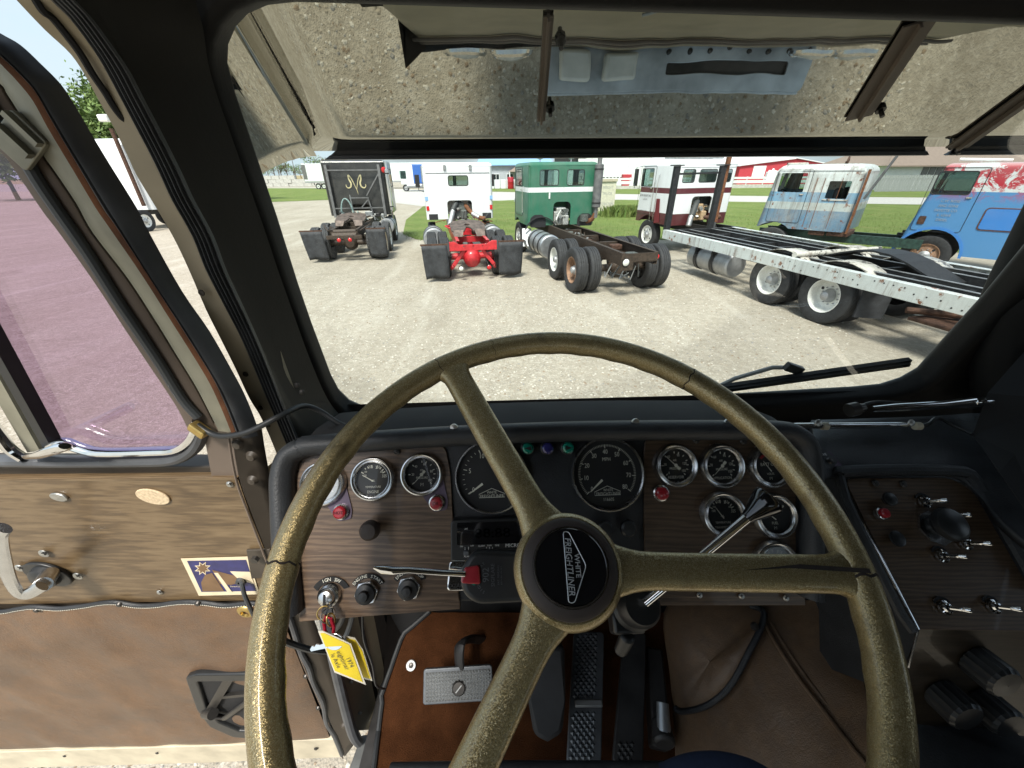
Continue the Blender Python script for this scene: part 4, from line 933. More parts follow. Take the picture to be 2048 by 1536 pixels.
# ---------------------------------------------------------------- open driver door
DR = Plane((0, .42, 2.0), (math.cos(R(-1.4)), math.sin(R(-1.4)), 0), (0, 0, 1))
door = empty('cab_door', DR.w(-.4, -.7), 0, 'open driver door with wood veneer panel and padded brown leather', 'door')
def dd(mb, name, mat, parent=None, **k): return kid(mb, name, mat, parent or door, **k)
def dw(x, y, h=0.0): return DR.w(*DR.l(x, y, h), h)
# wood panel and grey sill ledge
wp_ = DR.ls([(-260, 962), (474, 956), (498, 1026), (530, 1105), (552, 1200), (-260, 1212)]); m = MB(); m.plate(wp_, [], .02, .001, DR.mat(), 0); wpn = dd(m, 'wood_panel', 'oak_veneer')
m = MB(); lg = [(-260, 962), (474, 957), (470, 938), (-260, 936)]
a, b = dw(-260, 961, .001), dw(474, 956, .001); a2, b2 = dw(-260, 934, -.030), dw(446, 937, -.030); m.add([a, b, b2, a2, a-Z_*.004, b-Z_*.004], [(0, 1, 2, 3), (4, 5, 1, 0)]); dd(m, 'window_ledge', 'galvanised' if False else 'oak_veneer')
# outer shell below the glass (thick) and window frame
m = MB(); sh_ = DR.ls([(-260, 930), (440, 936), (455, 880), (475, 955), (520, 1085), (577, 1230), (602, 1305), (640, 1400), (684, 1512), (-260, 1536)], -.012); m.plate(sh_, [], .03, .002, DR.mat(), -.012); dd(m, 'shell', 'dark_brown_paint')
# leather: puffed panel with wavy top edge
top = [(-260, 1222), (-120, 1216), (0, 1218), (44, 1212), (73, 1208), (103, 1210), (132, 1211), (176, 1206), (211, 1200), (240, 1199), (278, 1205), (316, 1205), (352, 1200), (381, 1198), (416, 1200), (457, 1205), (510, 1201), (560, 1212)]
bot = [(-260, 1502), (-120, 1498), (0, 1494), (50, 1493), (100, 1492), (145, 1491), (190, 1490), (240, 1489), (285, 1488), (325, 1487), (370, 1486), (410, 1485), (450, 1483), (490, 1481), (530, 1479), (570, 1477), (615, 1475), (662, 1472)]
tl = spline([DR.l(*p) for p in top], 5); bl_ = spline([DR.l(*p) for p in bot], 5); rows = []
NR = 40
for k in range(NR+1):
    t = k/NR; row = []
    for i, (p, q) in enumerate(zip(tl, bl_)):
        x, y = p.lerp(q, t); s_ = i/(len(tl)-1); e = min(1, t/.12, (1-t)/.08, (1-s_)/.05)
        puff = .002+.010*math.sin(max(0, e)*math.pi/2)
        nz_ = .0016*math.sin(x*31+y*17)+.0014*math.sin(x*-23+y*41+1.3)+.0010*math.sin(x*57+y*9)
        nz_ -= .006*math.exp(-(((x-DR.l(430, 1405)[0])/.05)**2+((y-DR.l(430, 1405)[1])/.06)**2))
        row.append(DR.w(x, y, .003+puff+nz_*e))
    rows.append(row)
m = MB(); m.grid(rows); lea = dd(m, 'leather_panel', 'leather', smooth=80)
m = MB(); m.tube(spline([DR.w(p[0], p[1]+.001, .006) for p in tl], 1), .0042, 8); dd(m, 'piping', 'vinyl_black', lea)
m = MB()
for i in range(0, len(tl)-1):
    for f in (0, .5):
        p = tl[i].lerp(tl[i+1], f); q = tl[i].lerp(tl[i+1], f+.28); m.bar(DR.w(p.x, p.y+.0005, .0103), DR.w(q.x, q.y+.0005, .0103), .0008, .0008)
dd(m, 'stitching', 'dial_ink', lea)
rgt = [(556, 1205), (576, 1229), (592, 1273), (602, 1305), (618, 1335), (627, 1365), (646, 1405), (653, 1444), (669, 1472), (684, 1509)]
m = MB(); m.tube(spline([dw(x, y, .008) for x, y in rgt], 5), .0055, 8); dd(m, 'edge_welt', 'weatherstrip', lea)
for x, y in [(75, 1219), (240, 1208), (397, 1206), (-70, 1224), (612, 1352), (637, 1415)]:
    m = MB(); m.lathe([(0, .005), (.004, .004), (.006, .001), (.0062, 0)], 14, DR.at(x, y, .008)); dd(m, 'stud', 'bolt_dark', lea)
# bottom cream tread trim
m = MB(); bt_ = DR.ls([(-260, 1503), (672, 1474), (684, 1508), (400, 1520), (-260, 1538)], .004); m.plate(bt_, [], .016, .003, DR.mat(), .010); btm = dd(m, 'bottom_trim', 'cream_paint')
m = MB(); q = DR.ls([(-260, 1512), (520, 1488), (520, 1499), (-260, 1524)], .012); m.plate(q, [], .004, .0015, DR.mat(), .0135); dd(m, 'raised_bead', 'cream_paint', btm)
for x, y in ((130, 1511), (315, 1505), (632, 1497), (-60, 1516)): screw(x, y, .012, .005, 'bolt_dark', DR, door)
# hinge side metal flange with rivets
lf = [(462, 862), (478, 955), (503, 1026), (533, 1105), (577, 1225), (602, 1305), (642, 1400), (688, 1512)]
rf = [(522, 850), (532, 915), (551, 1010), (582, 1105), (622, 1225), (652, 1305), (688, 1400), (722, 1474)]
ra_, rb_ = spline([dw(x, y, .004) for x, y in lf], 5), spline([dw(x, y, -.012) for x, y in rf], 5)
m = MB(); m.grid([ra_, [a.lerp(b, .08)+V((0, -.004, 0)) for a, b in zip(ra_, rb_)], [a.lerp(b, .6) for a, b in zip(ra_, rb_)], rb_]); fl = dd(m, 'hinge_flange', 'dark_brown_paint'); so_ = fl.modifiers.new('s', 'SOLIDIFY'); so_.thickness = .004
m = MB(); m.tube([p+V((-.001, -.005, 0)) for p in ra_], .0016, 6); dd(m, 'flange_edge', 'brown_paint', fl)
for x, y in ((476, 888), (504, 912), (506, 960), (553, 1022), (660, 1300), (688, 1450)):
    m = MB(); m.lathe([(0, .006), (.005, .005), (.0085, 0)], 14, DR.at(x, y, .004)); dd(m, 'rivet', 'dark_brown_paint', fl)
m = MB(); m.lathe([(0, .006), (.006, .006), (.0065, 0)], 6, DR.at(512, 1116, .012)); dd(m, 'bolt', 'bolt_dark', fl, smooth=0)
m = MB(); m.plate(DR.ls([(495, 1100), (540, 1098), (552, 1150), (505, 1155)], .004), [], .004, .001, DR.mat(), .006); dd(m, 'bolt_plate', 'dark_brown_paint', fl)
# window frame: brown inner frame, cream rust stained channel, grey rubber
ext = lambda L_: L_
PO = [(-150, -40), (-60, 28), (0, 66), (41, 90), (82, 128), (123, 170), (153, 216), (186, 273), (219, 328), (273, 415), (299, 466), (364, 582), (419, 662), (463, 739), (488, 786), (508, 834), (520, 870)]
PA = [(-150, 30), (-60, 78), (0, 109), (27, 131), (55, 159), (82, 191), (109, 241), (137, 290), (164, 336), (210, 416), (233, 447), (300, 548), (355, 636), (405, 715), (434, 765), (456, 815), (474, 862)]
PC = [(-150, 70), (-60, 122), (0, 167), (14, 188), (32, 216), (55, 254), (82, 303), (98, 327), (109, 342), (152, 406), (186, 466), (255, 556), (310, 640), (350, 705), (390, 770), (416, 819), (437, 862)]
PD = [(-190, 130), (-120, 180), (-60, 235), (-35, 262), (-10, 290), (16, 309), (38, 340), (50, 358), (60, 372), (95, 424), (130, 470), (200, 570), (255, 655), (298, 720), (335, 775), (362, 818), (384, 862)]
def fs(pa, ha, pb, hb, n=4): return spline([dw(x, y, ha) for x, y in pa], n), spline([dw(x, y, hb) for x, y in pb], n)
d1, c1_ = fs(PD, -.006, PC, -.006); m = MB(); m.grid([[p+V((0, .022, 0)) for p in d1], d1, c1_]); wf = dd(m, 'window_frame', 'brown_paint'); so_ = wf.modifiers.new('s', 'SOLIDIFY'); so_.thickness = .003
c2_, a2_ = fs(PC, .004, PA, .004); m = MB(); m.grid([c1_, c2_, [p.lerp(q, .62)+V((0, -.003, 0)) for p, q in zip(c2_, a2_)], a2_]); dd(m, 'channel', 'channel_metal', wf)
m = MB(); m.grid([[p.lerp(q, .80)+V((0, -.0042, 0)) for p, q in zip(c2_, a2_)], [p.lerp(q, .90)+V((0, -.0032, 0)) for p, q in zip(c2_, a2_)], [p.lerp(q, .97)+V((0, -.0018, 0)) for p, q in zip(c2_, a2_)]]); dd(m, 'rust_streak', 'rust', wf)
a3, o3 = fs(PA, .002, PO, -.012); rows = []
for k in range(13):
    t = k/12; rows.append([p.lerp(q, t)+V((0, -1, 0))*(.012*math.sin(math.pi*min(1, t*1.05))**.7-(.006 if .25 < t < .34 else 0)) for p, q in zip(a3, o3)])
m = MB(); m.grid(rows); dd(m, 'rubber_seal', 'weatherstrip', wf, smooth=40)
m = MB(); m.grid([o3, [p+V((-.03, .03, 0)) for p in o3]]); dd(m, 'frame_edge', 'dark_brown_paint', wf)
m = MB(); m.tube(spline([dw(x, y, .002) for x, y in [(-60, 150), (10, 262), (40, 300), (75, 360), (109, 411), (175, 506), (233, 597), (277, 662), (321, 728), (364, 797), (397, 834)]], 4), .0058, 10); dd(m, 'hose', 'cable_grey', wf)
CL = Plane(dw(36, 282, .01), DR.ex*.55-Z_*.83, DR.ex*.8+Z_*.55); m = MB(); m.plate(rrect(.030, .040, .003), [], .005, .001, CL.mat(), 0); m.box((0, .0, .004), (.030, .006, .006), CL.mat()); m.box((0, .016, .003), (.030, .005, .006), CL.mat()); dd(m, 'clip', 'channel_metal', wf)
# glass and chrome vent window frame
gp = DR.ls([(2, 700), (-140, 480), (-240, 300), (-240, 120), (-60, 235), (16, 309), (60, 372), (130, 470), (200, 570), (298, 720), (362, 818), (384, 850), (384, 880), (350, 900), (110, 895)], -.014); m = MB(); m.plate(gp, [], .004, 0, DR.mat(), -.014); dd(m, 'window_glass', 'violet_glass', smooth=0)
m = MB(); m.bar(dw(-120, 480, -.006), dw(108, 892, -.006), .012, .016, DR.ez); bar_ = dd(m, 'division_bar', 'plastic_black')
m = MB(); m.bar(dw(-150, 500, -.014), dw(78, 905, -.014), .020, .010, DR.ez); dd(m, 'division_channel', 'channel_metal', bar_)
m = MB(); cp = [(104, 892), (125, 884), (160, 896), (200, 904), (300, 902), (350, 898), (378, 882), (392, 860), (396, 840)]; m.tube(spline([dw(x, y, .0) for x, y in cp], 4), .0062, 10, up=DR.ez, flat=1.3); dd(m, 'chrome_channel', 'chrome', wf)
m = MB(); cp2 = [(-260, 918), (60, 922), (200, 922), (300, 921), (350, 917), (385, 900), (402, 875), (408, 850)]; m.tube(spline([dw(x, y, -.004) for x, y in cp2], 4), .0085, 10, up=DR.ez, flat=1.2); dd(m, 'gasket', 'weatherstrip', wf)
m = MB(); m.tube(spline([dw(x, y, .002) for x, y in [(-120, 700), (-60, 790), (0, 872), (22, 900), (48, 917)]], 4), .007, 10); dd(m, 'chrome_edge', 'chrome', wf)
m = MB(); m.tube([dw(60, 912, .006), dw(84, 908, .02), dw(128, 893, .034), dw(130, 892, .035)], [.008, .0085, .0085, .006], 12, flat=.7); dd(m, 'vent_latch', 'chrome', wf)
m = MB(); m.plate(roundpoly(DR.ls([(405, 850), (470, 846), (476, 958), (425, 958)], -.004), .004), [], .004, .001, DR.mat(), -.004); dd(m, 'corner_plate', 'brown_paint', wf)
# fittings on the wood
def oval(x, y, rx, ry, rot, h, mat, name):
    k = DR.px(x, y); m = MB(); pts = [(rx*k*math.cos(R(a)), ry*k*math.sin(R(a))) for a in range(0, 360, 15)]; m.plate(pts, [], h, min(h*.4, .0015), DR.at(x, y, 0, R(rot)), h); return dd(m, name, mat, wpn)
oval(308, 992, 30, 18, -14, .003, 'cork', 'cork_disc'); oval(121, 992, 14, 8.5, -12, .004, 'screw_steel', 'button')
for x, y in ((460, 968), (320, 1184), (-80, 1190)): screw(x, y, .001, .0052, 'screw_steel', DR, door)
kx = DR.px(90, 1140); m = MB(); em_ = DR.at(100, 1145, .001, R(-20)); m.plate([(.037*math.cos(R(a)), .028*math.sin(R(a))) for a in range(0, 360, 12)], [], .006, .002, em_, .006); m.lathe([(.024, .006), (.022, .014), (.016, .018), (0, .019)], 24, em_); cr_ = dd(m, 'window_crank', 'plastic_black')
for x, y in ((88, 1107), (40, 1136), (156, 1152)): screw(x, y, .004, .008, 'screw_steel', DR, door)
m = MB(); m.cyl(dw(98, 1150, .016), dw(85, 1170, .044), .013, .012, 20); dd(m, 'spindle', 'satin_chrome', cr_)
m = MB(); pts = [dw(84, 1172, .05), dw(60, 1186, .056), dw(40, 1188, .058), dw(20, 1160, .06), dw(6, 1110, .062), dw(0, 1070, .062), dw(8, 1056, .064)]; m.tube(spline(pts, 4), [.010]*25, 12, up=DR.ez, flat=.55); dd(m, 'arm', 'satin_chrome', cr_)
# torn decal
dc = DR.ls([(362, 1117), (497, 1113), (519, 1188), (398, 1191)], .001); m = MB(); m.plate(dc, [], .0006, 0, DR.mat(), .0015); de = dd(m, 'sticker', 'decal_cream', wpn, smooth=0)
def dq(px, mat, h, name='print'): m = MB(); m.plate(DR.ls(px, h), [], .0003, 0, DR.mat(), h); dd(m, name, mat, de, smooth=0)
dq([(374, 1122), (492, 1120), (512, 1182), (403, 1184)], 'decal_navy', .002)
star = [(405+(17 if i % 2 else 9)*math.cos(R(i*22.5)), 1137+(14 if i % 2 else 8)*math.sin(R(i*22.5))) for i in range(16)]
dq(star, 'decal_cream', .0024); dq([(405+(13 if i % 2 else 7)*math.cos(R(i*22.5)), 1137+(11 if i % 2 else 6)*math.sin(R(i*22.5))) for i in range(16)], 'decal_brown', .0028)
dq([(410, 1150), (424, 1146), (448, 1182), (405, 1183), (402, 1165)], 'decal_brown', .0026); dq([(424, 1140), (470, 1152), (480, 1165), (462, 1170), (440, 1168)], 'decal_brown', .0026); dq([(460, 1143), (500, 1144), (508, 1168), (478, 1160)], 'decal_cream', .0026); dq([(428, 1146), (436, 1146), (464, 1184), (455, 1184)], 'decal_cream', .0028)
m = MB(); m.text('American', .006, DR.at(472, 1173, .003), xs=.9); dd(m, 'lettering', 'decal_cream', de, smooth=0)
# door cable with brass eyelet
m = MB(); m.lathe([(.007, .0), (.008, .004), (.011, .004), (.016, .001), (.0165, 0)], 24, DR.at(492, 1224, .012)); dd(m, 'brass_eyelet', 'brass', lea)
m = MB(); m.lathe([(.003, .006), (.007, .006), (.009, 0)], 16, DR.at(483, 1161, .002)); m.tube(spline([dw(483, 1161, .004), dw(484, 1168, .016), dw(489, 1190, .02), dw(500, 1215, .02), dw(512, 1240, .008)], 5), .0036, 8); dd(m, 'cable', 'cable_grey', door)
# recessed pull handle
hp = roundpoly(DR.ls([(378, 1352), (396, 1346), (560, 1344), (560, 1475), (470, 1468), (425, 1448), (400, 1415)], .018), .006)
m = MB(); m.plate(hp, [roundpoly(DR.ls([(394, 1356), (560, 1354), (560, 1462), (480, 1458), (438, 1440), (412, 1408)], .018), .005)], .014, .004, DR.mat(), .024); ph = dd(m, 'pull_handle', 'plastic_black')
m = MB(); m.plate(hp, [], .002, 0, DR.mat(), .0165); dd(m, 'recess', 'matt_black', ph, smooth=0)
m = MB(); m.bar(dw(462, 1350, .020), dw(418, 1425, .024), .018, .004, DR.ez); m.cyl(dw(412, 1425, .022), dw(426, 1428, .034), .011, .011, 16); m.tube([dw(425, 1430, .026), dw(450, 1436, .026), dw(500, 1400, .024), dw(560, 1390, .022)], .009, 10, flat=.5); m.bar(dw(440, 1392, .02), dw(560, 1380, .02), .010, .008, DR.ez); dd(m, 'lever', 'bolt_dark', ph)
# wiring loom from dash to door
lm = MB(); lm.tube(spline([dw(395, 850, .012), dw(425, 868, .016), dw(455, 872, .02), W(500, 862, .50), W(560, 832, .51), W(605, 812, .55), W(640, 822, .57), W(690, 852, .58), W(760, 858, .60), W(900, 858, .63)], 5), .0038, 10)
lo = lm.build('wiring_loom', 'cable_black', None, 60, loc=dw(425, 868, .016)); tag(lo, 'dark rubber cable looping from the dash to the open door', 'cable')
lm = MB(); lm.bar(dw(383, 848, .012), dw(414, 870, .016), .013, .014, DR.ez); o = lm.build('cable_clip', 'brass', None, 0, .003); tag(o, 'small ochre clip holding the cable to the door frame', 'clip')
# ---------------------------------------------------------------- footwell
FZ = 1.45
m = MB(); fp = [(770, 1600), (770, 1536), (775, 1470), (790, 1400), (805, 1330), (830, 1280), (880, 1240), (960, 1218), (1100, 1210), (1340, 1210), (1360, 1360), (1360, 1600)]
def fpt(x, y):            # floor rising into a toe board ahead of the pedals
    p = G(x, y, FZ)
    if p.y > .40: 
        n_ = V((0, -.55, .83)).normalized(); p = onp(x, y, V((0, .40, FZ)), n_)
    return p
rows = []
for k in range(28):
    y = 1225+k*14; xl = 860-(y-1225)*1.2 if y < 1270 else (806-(y-1270)*.35 if y < 1400 else 765-(y-1400)*.12)
    rows.append([fpt(xl+(1380-xl)*i/24, y)+Z_*random.uniform(-.0012, .0012) for i in range(25)])
m.grid(rows); ca = m.build('floor_carpet', 'carpet', None, 80); tag(ca, 'rust brown carpet covering the footwell floor', 'carpet')
m = MB(); edge = [r_[0]+Z_*.004 for r_ in rows]; m.tube(edge, .006, 8); kid(m, 'edge_binding', 'cable_black', ca)
m = MB(); m.lathe([(.006, .003), (.0115, .006), (.012, 0)], 20, Plane(fpt(823, 1332)+Z_*.004, T_, B_*.8+Z_*.6).mat()); o = kid(m, 'floor_button', 'ink_white', ca)
m = MB(); m.lathe([(0, .008), (.005, .007), (.006, 0)], 14, Plane(fpt(823, 1332)+Z_*.004, T_, B_*.8+Z_*.6).mat()); kid(m, 'centre', 'bolt_dark', o)
# metal floor pan under everything and the dark kick panel
m = MB(); m.box((.65, .30, FZ-.03), (2.0, .9, .03)); cabpart(m, 'floor_pan', 'black_steel')
kp = [W(712, 1226, .66), W(800, 1200, .72), W(900, 1210, .82), W(830, 1270, .9), W(800, 1400, .90), W(775, 1470, .90), W(762, 1458, .92)]
m = MB(); m.add([onX(714, 1226, -.352), onX(714, 1226, -.352)+V((.0, .3, 0)), V((-.30, .74, FZ)), V((-.33, .46, FZ)), onX(763, 1458, -.352)], [(0, 1, 2, 3, 4)]); cabpart(m, 'kick_panel', 'carpet_dark')
m = MB(); m.add([cw(-.34, .66, 2.2), cw(.9, .66, 2.2), cw(.9, .62, FZ), cw(-.34, .62, FZ)], [(0, 1, 2, 3)]); cabpart(m, 'firewall', 'matt_black')
for x, y in ((703, 1363), (720, 1425), (736, 1440), (692, 1300)):
    m = MB(); m.lathe([(0, .004), (.004, .003), (.005, 0)], 10, M.Translation(onX(x, y, -.366)) @ M.Rotation(R(90), 4, 'X')); cabpart(m, 'screw', 'screw_steel')
# rubber seal and sill plates
m = MB(); m.tube(spline([onX(x, y, -.372) for x, y in [(648, 1225), (664, 1300), (682, 1380), (704, 1462), (718, 1484)]], 4), .011, 10); cabpart(m, 'door_seal', 'weatherstrip')
def sillp(px, z, mat, name, th=.02):
    p = [G(x, y, z) for x, y in px]; m = MB(); m.add(p+[q-Z_*th for q in p], [tuple(range(len(p))), tuple(range(2*len(p)-1, len(p)-1, -1))]+[(i, (i+1) % len(p), len(p)+(i+1) % len(p), len(p)+i) for i in range(len(p))]); return cabpart(m, name, mat, bev=.003)
sillp([(722, 1470), (763, 1464), (735, 1620), (668, 1620)], FZ-.055, 'floor_grey', 'sill_step', .03)
sillp([(765, 1462), (790, 1459), (766, 1620), (736, 1620)], FZ-.02, 'sill_metal', 'sill_plate', .03)
m = MB(); m.tube(spline([W(725, 1230, .66), W(728, 1280, .68), W(745, 1330, .72), W(752, 1370, .76), W(770, 1378, .8)], 4), .0022, 6); cabpart(m, 'loose_wire', 'cable_black')
m = MB(); m.tube(spline([W(706, 1224, .60), W(700, 1250, .62), W(690, 1275, .62), W(668, 1300, .6), W(625, 1300, .55), W(575, 1285, .5), W(560, 1275, .48)], 4), .0042, 8); cabpart(m, 'grey_wire', 'cable_grey')
m = MB(); m.tube(spline([W(690, 1224, .58), W(682, 1245, .6), W(668, 1262, .62)], 4), .0042, 8); cabpart(m, 'black_wire', 'cable_black')
# ---------------------------------------------------------------- pedals
def tread(Pn, a0, a1, b0, b1, st, hgt, mat_m):
    """pyramid studs"""
    mb = MB(); n = 0; a = a0
    while a < a1-st*.5:
        b = b0
        while b < b1-st*.5:
            p = [(a, b, 0), (a+st*.92, b, 0), (a+st*.92, b+st*.92, 0), (a, b+st*.92, 0), (a+st*.46, b+st*.46, hgt)]
            mb.add(p, [(0, 1, 4), (1, 2, 4), (2, 3, 4), (3, 0, 4)], mat_m); b += st
        a += st
    return mb
cp_ = empty('clutch_pedal', W(917, 1370, .86), 0, 'rectangular clutch pedal with studded metal pad over the carpet', 'pedal')
CP = Plane(W(917, 1370, .84), T_+Z_*.03, B_*.75+Z_*.66)
q = CP.ls([(850, 1342), (985, 1328), (990, 1398), (858, 1409)]); xa, xb = -.075, .072; ya, yb = CP.l(917, 1404)[1], CP.l(917, 1336)[1]
m = MB(); m.plate(rrect(xb-xa, yb-ya, .004), [], .010, .002, CP.mat((xa+xb)/2, (ya+yb)/2), 0); kid(m, 'pad', 'pedal_grey', cp_)
tread(CP, xa+.003, xb-.003, ya+.003, yb-.003, .0068, .0042, CP.mat(0, 0, .0002)).build; kid(tread(CP, xa+.003, xb-.003, ya+.003, yb-.003, .0068, .0042, CP.mat(0, 0, .0002)), 'stud_tread', 'galvanised', cp_, smooth=0)
m = MB(); m.lathe([(0, .0062), (.012, .0058), (.015, .002)], 20, CP.at(918, 1376, 0)); kid(m, 'boss', 'bolt_dark', cp_); m = MB(); m.box((0, 0, .0066), (.018, .0022, .0008), CP.at(918, 1376, 0, R(45))); kid(m, 'slash', 'galvanised', cp_)
m = MB(); m.tube(spline([W(920, 1340, .86), W(918, 1310, .86), W(922, 1288, .87), W(940, 1278, .92), W(965, 1280, 1.0)], 4), .015, 10, flat=.5); kid(m, 'arm', 'black_steel', cp_)
def treadle(px, d0, d1, name, label, pads, split=None, mat='pedal_grey'):
    (xt0, xt1, yt), (xb0, xb1, yb_) = px; e = empty(name, W((xb0+xb1)/2, yb_, d1), 0, label, 'pedal')
    A, Bp, C_, Dp = W(xt0, yt, d0), W(xt1, yt, d0), W(xb1, yb_, d1), W(xb0, yb_, d1)
    P_ = Plane((A+Bp+C_+Dp)/4, Bp-A, A-Dp); loc = [P_.ex.dot(p-P_.o) for p in (A, Bp, C_, Dp)], [P_.ey.dot(p-P_.o) for p in (A, Bp, C_, Dp)]
    o4 = list(zip(*loc)); m = MB(); m.plate(roundpoly(o4, .008), [], .016, .003, P_.mat(), 0); kid(m, 'plate', mat, e)
    w_ = min(abs(o4[1][0]-o4[0][0]), abs(o4[2][0]-o4[3][0])); h_ = abs(o4[0][1]-o4[3][1]); cx_ = sum(p[0] for p in o4)/4
    for f0, f1 in pads:
        y0_, y1_ = o4[3][1]+h_*f0, o4[3][1]+h_*f1; mb = MB(); st = .0125; kx_ = 0
        rowi = 0; y = y0_
        while y < y1_:
            x = cx_-w_/2+.006+(st/2 if rowi % 2 else 0)+(o4[0][0]+o4[1][0]-o4[2][0]-o4[3][0])/4*((y-o4[3][1])/h_*2-1)
            xe = x+w_-.012-(st if rowi % 2 else st/2)
            while x < xe:
                r_ = st*.44; mb.add([(x-r_, y, 0), (x, y-r_, 0), (x+r_, y, 0), (x, y+r_, 0), (x, y, .0035)], [(0, 1, 4), (1, 2, 4), (2, 3, 4), (3, 0, 4)], P_.mat(0, 0, .0002)); x += st
            y += st/2; rowi += 1
        kid(mb, 'diamond_tread', mat, e, smooth=0)
    if split: 
        m = MB(); yy = o4[3][1]+h_*split; m.bar(P_.w(cx_-w_/2+.002, yy, .004), P_.w(cx_+w_/2-.002, yy, .004), .014, .010, P_.ez); kid(m, 'hinge_bar', 'galvanised', e, bev=.003)
    return e, P_
treadle(((1150, 1206, 1266), (1136, 1200, 1524)), .96, .78, 'brake_pedal', 'long brake treadle with diamond pattern in two fields', [(.03, .33), (.46, .98)], .40)
ac, AP = treadle(((1250, 1290, 1268), (1228, 1284, 1522)), .94, .77, 'accelerator_pedal', 'smooth dark accelerator treadle right of the brake treadle', [(.0, .12)], None, 'black_steel')
m = MB(); m.bar(W(1305, 1300, .95), W(1320, 1500, .82), .04, .05); m.cyl(W(1320, 1440, .8), W(1330, 1490, .76), .018, .022, 14); kid(m, 'linkage', 'black_steel', ac, bev=.006)
m = MB(); m.cyl(W(1325, 1405, .80), W(1328, 1470, .77), .012, .014, 12); kid(m, 'spring_cover', 'sill_metal', ac)
# seat edge and knee in front of the driver
m = MB(); m.tube([W(780, 1545, .60), W(1000, 1541, .60), W(1330, 1543, .58)], .012, 10); o = m.build('seat_edge', 'vinyl_black', None, 60); tag(o, 'black seat edge along the bottom of the view', 'seat')
m = MB(); m.tube(spline([W(1330, 1560, .50), W(1380, 1540, .50), W(1440, 1535, .50), W(1500, 1548, .5), W(1540, 1570, .5)], 5), .016, 12); o = m.build('denim_knee', 'denim', None, 60); tag(o, 'navy blue denim knee showing at the bottom edge', 'cushion')
# ---------------------------------------------------------------- leather engine cover
eg = empty('engine_cover', W(1500, 1400, .8), 0, 'brown leather padded engine cover right of the pedals', 'engine cover')
CT = [[(1335, 1195, .98), (1420, 1195, .92), (1510, 1198, .86), (1600, 1200, .80), (1700, 1205, .74)],
      [(1340, 1300, .93), (1425, 1300, .85), (1520, 1270, .79), (1610, 1310, .72), (1720, 1330, .66)],
      [(1345, 1400, .88), (1430, 1400, .80), (1530, 1370, .73), (1630, 1400, .67), (1740, 1420, .60)],
      [(1350, 1500, .84), (1440, 1500, .75), (1550, 1480, .68), (1660, 1490, .62), (1760, 1500, .56)],
      [(1352, 1640, .78), (1450, 1640, .69), (1580, 1640, .62), (1700, 1640, .56), (1800, 1640, .52)]]
g0 = [spline([W(*q) for q in r_], 9) for r_ in CT]; g1 = [list(c_) for c_ in zip(*[spline([r_[i] for r_ in g0], 9) for i in range(len(g0[0]))])]
m = MB(); m.grid(g1); kid(m, 'padding', 'leather_dark', eg, smooth=80)
# laid-over flap with black piping
fpx = [(1338, 1205), (1505, 1212), (1526, 1242), (1500, 1300), (1462, 1370), (1420, 1408), (1375, 1422), (1350, 1415), (1340, 1350)]
def ecd(x, y):            # depth of the cover along a sight line
    best = []
    for r_ in g1:
        for p in r_:
            d_ = p-CAM; k = d_.dot(_f); px_ = 1024+F*d_.dot(_r)/k; py_ = 768-F*d_.dot(_u)/k; e = (px_-x)**2+(py_-y)**2
            best.append((e, k))
    best.sort(); b_ = best[:8]; ws_ = [1/(e+20)**1.5 for e, k in b_]
    return sum(w__*k for w__, (e, k) in zip(ws_, b_))/sum(ws_)
fl_ = spline([V((x, y, 0)) for x, y in fpx], 5, True); rim_ = [W(p.x, p.y, ecd(p.x, p.y)-.012) for p in fl_]; cen = sum(rim_, V())/len(rim_)
rim_ = [(a+b*2+c_)/4 for a, b, c_ in zip(rim_[-1:]+rim_[:-1], rim_, rim_[1:]+rim_[:1])]
rows = [[cen.lerp(p, t)+(CAM-cen).normalized()*(.030*(1-t**3)) for p in rim_] for t in (.02, .15, .3, .45, .6, .75, .88, .96, 1)]+[[W(p.x, p.y, ecd(p.x, p.y)+.01) for p in fl_]]
m = MB(); m.grid(rows, closed=True); fp_ = kid(m, 'flap', 'leather_dark', eg, smooth=80)
m = MB(); m.tube([p+(CAM-p).normalized()*.004 for p, q in zip(rim_, fl_) if q.x > 1349 and q.y > 1208], .0058, 10); kid(m, 'piping', 'vinyl_black', fp_)
m = MB(); m.lathe([(0, .006), (.007, .005), (.008, 0)], 14, Plane(W(1508, 1252, ecd(1508, 1252)-.028), T_, Z_+B_).mat()); kid(m, 'stud', 'bolt_dark', fp_)
sm_ = [W(x, y, ecd(x, y)-.004) for x, y in [(1530, 1248), (1560, 1300), (1600, 1360), (1650, 1425), (1700, 1490), (1745, 1545)]]; m = MB(); m.tube(spline(sm_, 4), .0035, 8); m.tube([p+V((.012, 0, .004)) for p in spline(sm_, 4)], .003, 8); kid(m, 'seam', 'leather_dark', eg)
# black side wall right of the cover
m = MB(); bw = [W(1640, 1190, .74), W(1720, 1430, .62), W(1790, 1600, .52), W(1900, 1600, .46), W(2120, 1480, .46), W(2100, 1440, .5), W(1760, 1440, .56), W(1690, 1200, .68)]; m.grid([[W(1625, 1190, .76), W(1680, 1320, .69), W(1735, 1440, .62), W(1800, 1600, .535)], [W(1700, 1190, .70), W(1760, 1320, .63), W(1830, 1440, .56), W(1950, 1600, .47)], [W(1800, 1250, .70), W(1900, 1330, .66), W(2000, 1440, .58), W(2150, 1560, .46)]]); o = m.build('side_trim', 'vinyl_black', None, 70); tag(o, 'black vinyl side trim between engine cover and switch panel', 'trim')
